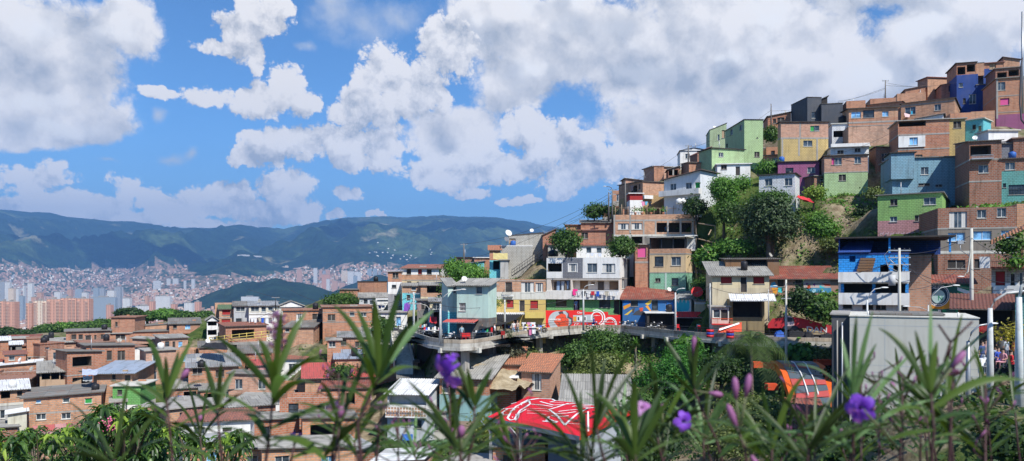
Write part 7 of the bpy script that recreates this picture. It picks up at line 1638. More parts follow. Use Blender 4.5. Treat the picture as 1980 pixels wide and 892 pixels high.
for (x, Y, fr, col, lab) in [(805, 100, 'B2', (.6, .02, .03), 'red chair at the corner of the small shop'), (925, 100.5, 'B2', (.75, .75, .75), 'white chair with red rim outside the small shop'), (930, 97.5, 'B2', (.6, .03, .03), 'red chair next to the white chair by the shop'), (560, 83.5, 'B1', (.6, .03, .03), 'red chair at the shop shutter'), (590, 83.8, 'B1', (.6, .03, .03), 'red chair beside the person in grey blue'), (830, 87, 'B1', (.3, .02, .02), 'dark red chair under the black shade cloth')]:
 chair(on_deck(x, 0, Y, fr) + Vector((0, 0, .01)), col, lab)
for (x, Y, lab) in [(715, 44.5, 'white chair beside the grey motorbike'), (745, 44.2, 'second white chair beside the grey motorbike')]:
 chair(Vector((P(x, 700, Y, 'Z3').x, Y, z)), (.75, .75, .75), lab, .4)
def stall(p, rz, mat, label, w=2., seed=0):
 rr = random.Random(seed); root = empty('market_stall', p, rz, label, 'stall')
 MB().box((-w / 2, -.4, .75), (w / 2, .4, .8), mat).build('table_top', root); m = MB()
 for x in (-w / 2, w / 2 - .06):
  for y in (-.38, .32): MB().box((x, y, 0), (x + .06, y + .06, .75), GALV).build('leg', root)
 for i in range(9):
  c = rr.choice(GARM + [(.6, .5, .05), (.05, .4, .15), (.6, .02, .02)]); x = -w / 2 + (i + .2) * w / 9; h = rr.uniform(.12, .5)
  g = MB().box((0, 0, 0), (w / 9 * .8, rr.uniform(.2, .5), h), cloth(c)).build('souvenir_box', None, None, 'box', 'goods on ' + label); g.location = p + Vector((x * math.cos(rz), x * math.sin(rz), .8)); g['label'] = 'small goods box on the ' + label
for (x, Y, fr, m_, lab, sd) in [(345, 90, 'B1', WHITE, 'cluttered white market table left of the curved lamp', 1), (300, 95, 'B1', GALV, 'grey market table by the dull pink shop house', 2), (1035, 95.2, 'B1', WHITE, 'souvenir table before the mustard house', 3), (690, 86, 'B1', GALV, 'grey cool box table under the black shade cloth', 4), (870, 93, 'B1', WOOD, 'wooden souvenir table at the end of the white canopy', 5)]:
 stall(on_deck(x, 0, Y, fr), 0, m_, lab, 2.2, sd)
def flagpot(x, y, Y, fr, label):
 p = on_deck(x, 0, Y, fr); root = empty('barrel_planter', p, 0, label, 'barrel')
 for k, c in enumerate(((.55, .02, .03), (.03, .06, .35), (.55, .02, .03))): MB().tube([(0, 0, k * .3), (0, 0, k * .3 + .298)], .42, plain(c, .5, .1, 'barrel_paint'), 14).build('body_band', root)
flagpot(105, 0, 89, 'B3', 'red and blue painted barrel beside the kiosk'); flagpot(228, 0, 87.5, 'B3', 'red barrel with a plant on the walkway edge'); 
# cars of orange hue: reclining red slide panel beside the barrels
m = MB(); a = P(160, 770, 88, 'B3'); m.face([P(150, 775, 88.5, 'B3'), P(300, 770, 88.5, 'B3'), P(300, 710, 89.5, 'B3'), P(165, 745, 89.5, 'B3')], PR2); m.face([P(160, 752, 88.4, 'B3'), P(285, 712, 89.3, 'B3'), P(285, 722, 89.2, 'B3'), P(165, 762, 88.3, 'B3')], PW); m.build('painted_board', None, 'slanting orange red board with white bars next to the barrels', 'board')
# stairs at the left end of the walkway
def stairs():
 A = P(770, 640, 98); B = P(782, 712, 90); root = empty('concrete_stairs', B, 0, 'steep concrete stairs beside the white utility pole', 'stairs'); n = 24; D = A - B; w = 2.0
 m = MB()
 for i in range(n): m.box((D.x * i / n - w / 2, D.y * i / n, D.z * i / n - 1), (D.x * i / n + w / 2, D.y * (i + 1) / n, D.z * (i + 1) / n), CONCL)
 m.build('steps', root)
 for s in (-w / 2 - .1, w / 2):
  q = [Vector((s + D.x * t, D.y * t, D.z * t)) for t in (0, 1)]; m = MB(); m.face([q[0] - Vector((0, 0, 1)), q[1] - Vector((0, 0, 1)), q[1] + Vector((0, 0, .9)), q[0] + Vector((0, 0, .9))], CONC); m.face([p + Vector((.15, 0, 0)) for p in (q[0] - Vector((0, 0, 1)), q[1] - Vector((0, 0, 1)), q[1] + Vector((0, 0, .9)), q[0] + Vector((0, 0, .9)))], CONC); m.face([q[0] + Vector((0, 0, .9)), q[1] + Vector((0, 0, .9)), q[1] + Vector((.15, 0, .9)), q[0] + Vector((.15, 0, .9))], CONCL); m.build('side_wall', root)
 # metal stair on the ridge
 A, B = P(890, 372, 120, 'B1'), P(1120, 212, 123.5, 'B1'); root = empty('metal_staircase', A, 0, 'long rusty metal staircase climbing beside the cream white block wall', 'stairs'); D = B - A; m = MB(); n = 26
 for i in range(n): p = D * (i / n); m.box((p.x, p.y - .9, p.z), (p.x + .34, p.y, p.z + .05), IRON)
 m.tube([Vector((0, -.9, .0)), D + Vector((0, -.9, 0))], .07, IRON, 4); m.build('steps', root); m = MB()
 for z in (.5, .95): m.tube([Vector((0, -.9, z)), D + Vector((0, -.9, z))], .035, IRON, 4)
 for i in range(0, n, 2): p = D * (i / n); m.tube([p + Vector((0, -.9, 0)), p + Vector((0, -.9, .95))], .025, IRON, 4)
 m.build('handrail', root)
 MB().box((0, 0, 0), (3., 1.2, .12), CONC).build('landing', None, 'small landing with brown railing at the top of the metal staircase', 'landing', loc=P(1060, 255, 123.8, 'B1'))
 # yellow railing in the left cluster
 root = empty('yellow_railing', P(405, 665, 113), -.0, 'yellow painted railing along a path below the white houses', 'railing'); A = P(405, 663, 113) ; B = P(520, 650, 113); D = B - A; m = MB()
 for z in (.1, .5, .9): m.tube([Vector((0, 0, z)), D + Vector((0, 0, z))], .05, YEL, 4)
 m.build('rails', root)
 for i in range(9): p = D * (i / 8); MB().tube([p, p + Vector((0, 0, 1))], .05, YEL, 4).build('post', root)
 m = MB(); m.box((0, 0, -.3), (D.x, 3, 0), CONC); m.build('path', kind='structure', loc=A)
stairs()
# bits and pieces on roofs and terraces
def clutter():
 rr = random.Random(9); kinds = []
 for i in range(34):
  r = rr.choice(HS); 
  if r.get('_h', 0) < 2: continue
  kinds.append(r)
 # pots and railings on the big brick house
 o = P(560, 95, 120, 'B2'); 
 for k, (x, lab) in enumerate([(560, 'clay pot with a plant on the big brick house roof, first of the row'), (600, 'clay pot with a plant on the big brick house roof near the ladder'), (650, 'leafy pot plant on the big brick house roof below the white sheet'), (720, 'leafy pot plant on the big brick house roof beside an orange cloth')]):
  p = P(x, 92, 119.6, 'B2'); root = empty('potted_plant', p, 0, lab, 'potted plant'); MB().tube([(0, 0, -.4), (0, 0, 0)], [.16, .22], plain((.35, .14, .08), .9, .1, 'clay'), 10).build('pot', root)
  m = MB()
  for q in range(40):
   a, e = rr.uniform(0, 6.28), rr.uniform(.2, 1.3); c = Vector((math.cos(a) * math.cos(e), math.sin(a) * math.cos(e), math.sin(e))) * rr.uniform(.3, .9); t = Vector((rr.uniform(-.1, .1), rr.uniform(-.1, .1), .12)); m.face([c, c + t, c + t * 2 + Vector((.08, 0, -.05)), c + Vector((.12, 0, 0))], LGB)
  m.build('foliage', root)
 root = empty('roof_railing', P(445, 100, 120.5, 'B2'), 0, 'rickety wooden railing along the big brick house roof', 'railing'); m = MB(); L = 17
 for i in range(18): m.tube([(i, 0, -.5), (i + rr.uniform(-.1, .1), 0, rr.uniform(.8, 1.5))], .05, WOODP, 4)
 m.tube([(0, 0, .9), (L, 0, .85)], .04, WOODP, 4); m.build('rails', root)
 # bamboo fence frame on the grass
 root = empty('bamboo_goal', P(1350, 432, 114), 0, 'crooked bamboo goal like frame on the green slope', 'frame'); m = MB(); q = [P(1350, 432, 114), P(1383, 437, 113), P(1383, 462, 112), P(1350, 462, 113), P(1383, 470, 112)]; q = [a - q[0] for a in q]
 m.tube([q[0], q[1], q[2]], .09, WOODP, 5); m.build('upper_pole', root); m = MB(); m.tube([q[3], q[4]], .09, WOODP, 5); m.build('lower_pole', root)
 # loose boards on the slope
 for (a, b, lab) in [((1620, 415, 110), (1655, 398, 112), 'pale corrugated board lying on the bare slope'), ((1600, 412, 110), (1630, 405, 111), 'second weathered board leaning on the bare slope'), ((1356, 475, 108), (1370, 490, 106), 'short bamboo stick lying in the grass'), ((1370, 455, 110), (1375, 445, 111), 'thin bamboo stick standing on the slope')]:
  A, B = P(*a), P(*b); m = MB(); w = .5 if 'board' in lab else .07; m.box((-w, 0, .0), (w, (B - A).length, .06), ZINC if 'board' in lab else WOODP); o = m.build('loose_board' if w > .1 else 'bamboo_stick', None, lab, 'board' if w > .1 else 'stick'); o.location = A; o.rotation_euler = (math.atan2(B.z - A.z, math.hypot(B.x - A.x, B.y - A.y)), 0, math.atan2(B.y - A.y, B.x - A.x) - math.pi / 2)
 # roof weights
 for r in HS:
  if r.get('_w', 0) < 3 or r.location.y > 112 or r.location.x > 5: continue
  for k in range(rr.randint(0, 2)):
   x, y = rr.uniform(.5, r['_w'] - .5), rr.uniform(.4, 2.5); a = r.rotation_euler[2]; c = next((c for c in r.children if c.name.startswith('roof')), None)
   if not c: continue
   mz_ = max(v.co.z for v in c.data.vertices if abs(v.co.x - x) < .6 and abs(v.co.y - y) < 3.5) if any(abs(v.co.x - x) < .6 and abs(v.co.y - y) < 3.5 for v in c.data.vertices) else None
clutter()
# ---------------------------------------------------------------- trees, bushes, undergrowth
def leaf_quads(C, Nrm, size, rng, asp=.45):
 """pointed leaf faces at centres C, facing roughly Nrm"""
 n = len(C); a = rng.normal(size=(n, 3)); Nn = Nrm + rng.normal(size=(n, 3)) * .55; Nn /= np.linalg.norm(Nn, axis=1)[:, None] + 1e-9
 t = np.cross(Nn, a); t /= np.linalg.norm(t, axis=1)[:, None] + 1e-9; b = np.cross(Nn, t)
 s = size * rng.uniform(.6, 1.35, (n, 1)); 
 V = np.stack([C - t * s * .5, C + b * s * asp * .5 - t * s * .05, C + t * s * .5 - Nn * s * .12, C - b * s * asp * .5 - t * s * .05], 1)
 return V.reshape(-1, 3)
def crown(lobes, n_clump, per, leaf, mat, seed, clump=.45, asp=.55, name='crown', parent=None, base=(0, 0, 0), shell=.5):
 rng = np.random.RandomState(seed); vol = np.array([l[3] * l[4] * l[5] for l in lobes]) ** (2 / 3); vol = vol / vol.sum(); C = []; N = []
 for l, f in zip(lobes, vol):
  k = max(3, int(n_clump * f)); d = rng.normal(size=(k, 3)); d /= np.linalg.norm(d, axis=1)[:, None]; r = shell + (1.06 - shell) * rng.rand(k, 1) ** .6
  cc = np.array(l[:3]) + d * r * np.array(l[3:6]) * (1 + .16 * rng.normal(size=(k, 1)))
  for q in range(k):
   m_ = max(3, int(per * rng.uniform(.5, 1.4))); o = rng.normal(size=(m_, 3)) * clump * np.array([1, 1, .6]) * rng.uniform(.6, 1.3)
   C.append(cc[q] + o); N.append(d[q] * .8 + np.array([0, 0, .5]) + o / clump * .35)
 C = np.concatenate(C); N = np.concatenate(N); V = leaf_quads(C, N, leaf, rng, asp); n = len(C)
 me = np_mesh(name, V, np.arange(n * 4).reshape(n, 4), [mat]); return link_mesh(me, name, parent)
def tree(x, y, rx, ry, Y, label, mat=None, fr='S', name='tree', leaf=.34, dens=1., lobes=None, seed=0, cat='tree', trunk=True, clump=.5, group=None, asp=.55):
 p = P(x, y, Y, fr); k = 1 / FR[fr][2]; RX, RZ = rx * k / F * Y, ry * k / F * Y; rng = random.Random(seed + int(x * 7 + y)); RY = min(RX, 4.5) * .9
 g = tz(p.x, p.y); base = min(g, p.z - RZ * .6); root = empty(name, (p.x, p.y, base), 0, label, cat, group); h = p.z - base
 L = []
 for i in range(lobes or 9):
  a = rng.uniform(0, 6.28); e = rng.uniform(-.5, 1.1); d = rng.uniform(.3, .62)
  s = rng.uniform(.35, .6); L.append((math.cos(a) * math.cos(e) * RX * d, math.sin(a) * math.cos(e) * RY * d, h + math.sin(e) * RZ * d, RX * s, RY * s, RZ * s))
 L.append((0, 0, h, RX * .7, RY * .7, RZ * .7))
 n = int(dens * 26 * (RX * RZ + RX * RY + RY * RZ) / (clump * clump * 3)); n = max(20, min(n, 900))
 crown(L, n, 16, leaf, mat or LG, seed + 3, clump, asp, parent=root)
 if trunk:
  m = MB(); r = max(.08, min(.35, RX * .09)); m.tube([(0, 0, -.4), (rng.uniform(-.1, .1) * RX, 0, h * .45), (0, 0, h)], [r * 1.3, r, r * .5], BARK, 7); m.build('trunk', root); m = MB()
  for l in L[:6]: m.tube([(0, 0, max(h - RZ * .8, h * .35)), (l[0] * .5, l[1] * .5, (l[2] + h * .7) / 2), (l[0] * 1.2, l[1] * 1.2, l[2] + l[5] * .4)], [r * .6, r * .35, r * .12], BARK, 5)
  m.build('limbs', root)
 return root
LD2 = leafm((.020, .045, .016), (.085, .13, .05), trans=.2, sc=.9); LV = leafm((.045, .12, .02), (.16, .32, .05), sc=.5); LO = leafm((.055, .085, .02), (.20, .24, .07), sc=1.); LGREY = leafm((.09, .10, .06), (.24, .25, .16)); LCY = leafm((.02, .09, .015), (.08, .24, .03), sc=.8)
TR = [(1487, 432, 68, 60, 105, 'big dark round tree in the middle of the green slope', LD2, 'tree', {'leaf': .38, 'dens': 1.5}), (1490, 393, 46, 22, 106, 'brighter green treetop rising behind the big dark round tree', LG, 'tree', {}),
 (1399, 372, 28, 34, 113, 'vine smothered bright green tree below the pale green houses', LV, 'tree', {'leaf': .3, 'dens': 1.5}), (1410, 412, 20, 30, 111, 'hanging vine curtain beneath the vine smothered tree', LG, 'vine', {}), (1345, 400, 21, 22, 115, 'small dark tree beside the shaded terrace', LGD, 'tree', {}), (1434, 357, 15, 14, 118, 'small round bush left of the white block house', LV, 'bush', {}),
 (1490, 262, 11, 22, 134, 'tall shrub between pale green and pink brick houses', LG, 'shrub', {}), (1484, 326, 20, 13, 122, 'bright ground shrub below the pink brick house', LV, 'bush', {}), (1573, 375, 18, 12, 111, 'yellowish small tree beside the red cloth canopy', leafm((.08, .16, .02), (.25, .34, .05)), 'tree', {}),
 (1150, 408, 22, 15, 126, 'round tree against the sky at the ridge end', LG, 'tree', {}), (1178, 410, 8, 13, 125, 'narrow dark shrub beside the ridge poles', LGD, 'shrub', {}), (1095, 470, 26, 28, 112.6, 'round dark green tree on the roof terrace beside the water tank', LG, 'tree', {'dens': 1.5}), (1197, 480, 25, 22, 113, 'second round tree right of the laundry terrace', LG, 'tree', {'dens': 1.5}),
 (905, 528, 42, 17, 112, 'wide bright green tree above the mint house roof', LV, 'tree', {'dens': 1.4}), (875, 520, 14, 20, 113, 'taller bright tree beside the tiled white house', LV, 'tree', {}), (862, 560, 8, 14, 100, 'slim bush squeezed left of the mint house', LG, 'bush', {}), (656, 583, 35, 14, 127, 'flat topped green tree behind the brick houses of the ridge', LG, 'tree', {}), (958, 587, 9, 12, 98, 'climbing plant on the yellow strip beside the mustard house', LV, 'climber', {'leaf': .2}),
 (20, 648, 30, 14, 230, 'dark tree group cut by the left edge', LGD, 'tree', {'leaf': .8}), (90, 640, 26, 14, 240, 'round tree first in the belt below the brick towers', LG, 'tree', {'leaf': .8}), (128, 636, 24, 14, 245, 'bright round tree in the belt below the brick towers', LV, 'tree', {'leaf': .8}), (165, 634, 26, 14, 245, 'broad tree in the belt beside the towers', LG, 'tree', {'leaf': .8}), (200, 630, 22, 12, 250, 'last tree of the belt next to the square brick tower house', LG, 'tree', {'leaf': .8}), (60, 652, 26, 12, 215, 'low dark tree in front of the belt', LGD, 'tree', {'leaf': .8}),
 (250, 606, 22, 9, 260, 'small tree left in the row behind the attic house', LGD, 'tree', {'leaf': .8}), (285, 612, 20, 9, 265, 'low tree in the row behind the attic house', LG, 'tree', {'leaf': .8}), (322, 609, 26, 12, 262, 'large bright tree in the row behind the attic house', LV, 'tree', {'leaf': .8}), (355, 612, 22, 9, 260, 'tree fourth in the row behind the attic house', LG, 'tree', {'leaf': .8}), (392, 612, 22, 9, 262, 'tree at the end of the row behind the white balcony house', LG, 'tree', {'leaf': .8}),
 (1115, 690, 34, 28, 94, 'leafy bright shrub on the bank under the walkway', LG, 'shrub', {'dens': 1.4}), (1162, 668, 34, 34, 96, 'tall feathery shrub reaching up to the walkway edge', LG, 'shrub', {'dens': 1.2}), (1160, 715, 48, 36, 91, 'broad bamboo like thicket below the tall feathery shrub', LO, 'shrub', {'dens': 1.2}), (1130, 735, 40, 18, 88, 'dry yellow green scrub at the foot of the thicket', LO, 'shrub', {}), (1200, 665, 18, 20, 99, 'dark creeper on the retaining wall beside the yucca', LGD, 'shrub', {}),
 (985, 678, 26, 20, 89, 'grey leaved bush growing against the walkway', LGREY, 'bush', {'leaf': .25}), (980, 652, 10, 14, 89.5, 'grey twig top of the bush reaching over the parapet', LGREY, 'bush', {'leaf': .22}), (1030, 690, 18, 10, 93, 'pale dry bush on the sandy bank', LO, 'bush', {'leaf': .25}),
 (1298, 735, 62, 48, 80, 'dense emerald cedar like tree below the walkway', LCY, 'tree', {'leaf': .26, 'dens': 1.8}), (1330, 690, 42, 26, 84, 'upper bright part of foliage beside the emerald tree', LCY, 'tree', {'leaf': .26, 'dens': 1.5}), (1395, 715, 48, 36, 80, 'dark tangled trees left of the palm', LGD, 'tree', {}), (1335, 663, 16, 11, 92, 'big leaved plant just under the walkway edge', LV, 'bush', {'leaf': .6, 'asp': .8}),
 (1455, 812, 78, 56, 58, 'olive green tree in front of the orange escalator', LO, 'tree', {'leaf': .22, 'dens': 2.}), (1385, 850, 46, 36, 55, 'lower olive coloured tree near the red roof', LO, 'tree', {'leaf': .22, 'dens': 1.5}), (1547, 585, 26, 32, 91, 'dark dense bush under the painted low house', LGD, 'bush', {}), (1590, 600, 32, 20, 90, 'large leaved greenery above the red canopy', LG, 'bush', {'leaf': .5}),
 (1545, 685, 24, 14, 83, 'broad leaved green plant below the walkway by the tall pole', LV, 'bush', {'leaf': .7, 'asp': .8}), (1590, 690, 30, 14, 82, 'yellow green bush below the walkway near the concrete block', LO, 'bush', {}), (1620, 740, 14, 24, 72, 'dark shrub between escalator and concrete block', LGD, 'shrub', {}), (935, 830, 16, 40, 70, 'yellow green fruit tree beside the teal house', leafm((.10, .14, .02), (.30, .32, .06)), 'tree', {'leaf': .22}),
 (1590, 440, 34, 26, 107, 'bright bushes on the slope right of the big tree', LV, 'bush', {}), (1610, 475, 24, 14, 103, 'low brush above the rusty mural house', LO, 'bush', {}), (1370, 500, 22, 26, 108, 'fresh green banana like growth beside the mint ground floor', LV, 'bush', {'leaf': .5}), (1360, 560, 16, 30, 106, 'leafy climber between mint house and white post', LG, 'bush', {}), (1420, 480, 38, 16, 107, 'bright vine mat at the foot of the big tree', LV, 'bush', {}),
 (1670, 460 - 40, 18, 20, 107, 'dark shrub at the corner of the apple green house', LGD, 'shrub', {}), (1690, 375, 12, 10, 106, 'weeds on the ledge beside the faded blue house', LO, 'bush', {}), (1960, 475, 24, 16, 66.5, 'leafy pot plants crowding the balcony under the orange eave', LG, 'bush', {'leaf': .3}), (1965, 505, 12, 10, 66, 'bright yellow green plant on the crowded balcony', LV, 'bush', {'leaf': .3}), (1957, 645, 12, 16, 48, 'yellow flowering shrub inside the bar', leafm((.15, .14, .02), (.45, .38, .05)), 'shrub', {'leaf': .18}),
 (720, 690, 16, 30, 98, 'bushy growth beside the concrete stairs', LG, 'bush', {}), (745, 640, 20, 26, 102, 'tall green shrub below the purple cloth', LG, 'shrub', {}), (885, 580, 4, 8, 97, 'small pot palm on the mint house side', LG, 'bush', {'leaf': .2}), (770, 680, 20, 18, 100, 'rank weeds behind the concrete stairs', LGD, 'bush', {}), (660, 720, 20, 14, 96, 'bush between the low roofs in the middle', LG, 'bush', {})]
TR += [(1245, 780, 30, 24, 73, 'dark tree over the end of the long grey corrugated roof', LG, 'tree', {}), (1690, 860, 60, 34, 44, 'dark thicket below the concrete block', LGD, 'thicket', {}), (1260, 868, 60, 34, 50, 'dark thicket below the right end of the painted roof', LGD, 'thicket', {}), (1570, 880, 60, 30, 46, 'olive thicket before the rusty shed', LG, 'thicket', {}), (1840, 850, 70, 34, 40, 'dark green thicket before the concrete block foot', LG, 'thicket', {}), (1950, 860, 50, 40, 36, 'thicket in the lower right corner', LGD, 'thicket', {})]
for (x, y, rx, ry, Y, lab, mt, nm, kw) in TR: tree(x, y, rx, ry, Y, lab, mt, name={'tree': 'broadleaf_tree'}.get(nm, nm), cat=nm, trunk=nm in ('tree',), seed=int(x), **kw)
def fronds(root, c, n, L, droop, mat, w=.05, seed=0, sub=26):
 rr = random.Random(seed)
 for k in range(n):
  a = rr.uniform(0, 6.28); e = rr.choice((rr.uniform(.0, .5), rr.uniform(.4, 1.35))); pts = []
  for i in range(9):
   t = i / 8; r = L * t * math.cos(e) ; z = L * (math.sin(e) * t - droop * t * t); pts.append(Vector((c[0] + r * math.cos(a), c[1] + r * math.sin(a), c[2] + z)))
  m = MB(); m.tube(pts, [.035 * (1 - .8 * i / 8) for i in range(9)], mat, 4)
  for i in range(sub):
   t = .12 + .88 * i / sub; q = t * 8; j = min(int(q), 7); p = pts[j].lerp(pts[j + 1], q - j); d = (pts[j + 1] - pts[j]).normalized(); s = d.cross(Vector((0, 0, 1))).normalized()
   ll = L * .30 * math.sin(math.pi * (.15 + .8 * t))
   for sg in (-1, 1):
    e1 = p + s * sg * ll * .6 + d * ll * .3 + Vector((0, 0, -ll * .25 + rr.uniform(-.1, .1))); e2 = p + s * sg * ll * .8 + d * ll * .45 + Vector((0, 0, -ll * (.75 + rr.uniform(-.1, .2)))); ww = d * w
    m.face([p - ww, p + ww, e1 + ww * .8, e1 - ww * .8], mat); m.face([e1 - ww * .8, e1 + ww * .8, e2], mat)
  m.build('frond', root)
def palm():
 p = P(1452, 664, 72); b = tz(p.x, p.y); root = empty('palm_tree', (p.x, p.y, b - 1), 0, 'feathery date palm with long drooping fronds before the walkway', 'palm tree'); h = p.z - b + 1
 MB().tube([(0, 0, 0), (.15, 0, h * .5), (0, 0, h)], [.2, .15, .13], BARK, 8).build('trunk', root); fronds(root, (0, 0, h), 24, 4.6, .95, leafm((.03, .07, .02), (.13, .20, .05)), .018, 3, 24)
 p = P(1229, 662, 93); b = p.z - 3.4; root = empty('yucca_plant', (p.x, p.y, b), 0, 'shaggy yucca with dead leaf skirt on the bank', 'yucca'); m = MB(); rr = random.Random(2)
 for k in range(150):
  up = k < 80; z = 3.0 + rr.uniform(-.3, .4) if up else rr.uniform(.3, 2.7); a = rr.uniform(0, 6.28); L = rr.uniform(.5, 1.0); e = rr.uniform(-.3, 1.4) if up else -1.2; o = Vector((0, 0, z)); d = Vector((math.cos(a) * math.cos(e), math.sin(a) * math.cos(e), math.sin(e))) * L; s = Vector((-math.sin(a), math.cos(a), 0)) * .06
  m.face([o - s, o + s, o + d * .6 + s, o + d, o + d * .6 - s], LV if up else LGREY)
 m.build('foliage', root); MB().tube([(0, 0, -.5), (0, 0, 3)], .12, BARK, 6).build('trunk', root)
palm()
def undergrowth():
 rng = np.random.RandomState(8)
 for nm, n, rg, size, mat, lab, thr in (('undergrowth', 15000, (14, 62, 84, 122), .42, LV, 'mixed bright weeds and vines covering the open hillside', .0), ('weeds', 14000, (-80, 45, 55, 125), .35, LG, 'weeds between the crowded houses and on the banks', -.05), ('dry_grass', 11000, (10, 62, 80, 120), .34, LO, 'dry yellowish grass patches on the open hillside', .1), ('slope_growth', 26000, (-16, 45, 26, 78), .42, LGD, 'dark rank growth on the slope above the river of roofs', -.3)):
  C = []; N = []
  while len(C) < n:
   x, y = rng.uniform(rg[0], rg[1]), rng.uniform(rg[2], rg[3])
   if fbm(x * .16 + (7 if nm == 'dry_grass' else 0), y * .16, 4, 4) < thr: continue
   if -3 < x < 14 and 45 < y < 74: continue
   z = tz(x, y)
   if abs(x - 17) < 30 and z > DZ - .95 and z < DZ + .3 and 78 < y < 112: continue
   hh = .25 + .8 * max(0, fbm(x * .6, y * .6, 2, 3))
   for q in range(5): C.append((x + rng.normal() * .4, y + rng.normal() * .4, z + rng.uniform(0, hh))); N.append((rng.normal() * .4, -.3 + rng.normal() * .4, 1))
  V = leaf_quads(np.array(C), np.array(N), size, rng, .6); k = len(C)
  link_mesh(np_mesh(nm, V, np.arange(k * 4).reshape(k, 4), [mat]), nm, kind='stuff', label=lab)
undergrowth()
def mango():
 rng = random.Random(12); MG = leafm((.02, .055, .012), (.09, .17, .035), trans=.22, rough=.4, sc=1.2); NEW = leafm((.12, .22, .02), (.30, .42, .06), trans=.3)
 spots = []
 for (nm, x0, x1, n, lab, top) in (('a', -10, 110, 70, 'mango tree cut by the lower left corner', lambda x: 840 + 8 * math.sin(x * .07)), ('b', 100, 325, 190, 'mango tree with green fruit and pink blossom in front of the brick house', lambda x: pw(x, [100, 150, 200, 235, 280, 330], [835, 830, 780, 800, 790, 845])), ('c', 330, 480, 70, 'mango branches behind the plant stems low in the photograph', lambda x: 845 + 10 * math.sin(x * .05))):
  Y0 = 14.; c = P((x0 + x1) / 2, 900, Y0); g = gz(c.x, c.y); root = empty('mango_tree', (c.x, c.y, g), 0, lab, 'mango tree'); o = Vector((c.x, c.y, g)); V = []; Q = []; MI = []; tips = []
  for k in range(n):
   x = rng.uniform(x0, x1); Y = rng.uniform(12.5, 17); t = top(x); y = t + (rng.random() ** 1.2) * 130 if k > n * .2 else t + rng.uniform(0, 12); p = P(x, y, Y) - o; tips.append(p)
   new = rng.random() < .16 and y < t + 35
   for j in range(rng.randint(9, 15)):
    a = rng.uniform(0, 6.28); e = rng.uniform(-.9, .8) + (.3 if new else 0); L = rng.uniform(.17, .3); w = L * .13; d = Vector((math.cos(a) * math.cos(e), math.sin(a) * math.cos(e), math.sin(e))); s = d.cross(Vector((0, 0, 1))).normalized() * w
    q0 = p + Vector((0, 0, rng.uniform(-.05, .05))); q1 = q0 + d * L * .35 + Vector((0, 0, .01)); q2 = q0 + d * L * .72 - Vector((0, 0, L * .2)); q3 = q0 + d * L * .95 - Vector((0, 0, L * .52)); b = len(V)
    f = Vector((0, 0, w * .35)); V += [q0, q1 - s + f, q1, q1 + s + f, q2 - s * .8 + f, q2, q2 + s * .8 + f, q3]
    Q += [(b, b + 1, b + 2, b + 2), (b, b + 2, b + 3, b + 3), (b + 1, b + 4, b + 5, b + 2), (b + 2, b + 5, b + 6, b + 3), (b + 4, b + 7, b + 5, b + 5), (b + 5, b + 7, b + 6, b + 6)]; MI += [1 if new else 0] * 6
  me = bpy.data.meshes.new('crown'); me.from_pydata([tuple(v) for v in V], [], [q if q[2] != q[3] else q[:3] for q in Q]); me.materials.append(MG); me.materials.append(NEW); me.polygons.foreach_set('material_index', MI); me.update(); link_mesh(me, 'crown', root)
  m = MB(); zc = min(p.z for p in tips) - .2; m.tube([(0, 0, -.5), (.2, .3, zc * .5), (0, .5, zc)], [.2, .15, .09], BARK, 8); m.build('trunk', root); m = MB()
  for p in tips[::2]: m.tube([(0, .5, zc - .1), (p.x * .5, (p.y + .5) * .5, p.z - .9), tuple(p)], [.06, .03, .008], BARK, 4, cap=False)
  m.build('limbs', root)
  if nm == 'b':
   for k in range(9):
    t = rng.choice(tips); m = MB(); m.blob((t.x + rng.uniform(-.1, .1), t.y - .25, t.z - .3), (.055, .055, .08), plain((.16, .26, .05), .5, .1, 'mango_skin'), 10, 8); m.build('fruit', root)
   f = P(208, 821, 13.2) - o; m = MB()
   for k in range(60): m.blob((f.x + rng.gauss(0, .07), f.y + rng.gauss(0, .05), f.z + rng.gauss(0, .06)), .018, plain((.75, .18, .32), .7, 0, 'pink_petals', bump=False), 5, 4)
   m.build('blossom', root)
mango()
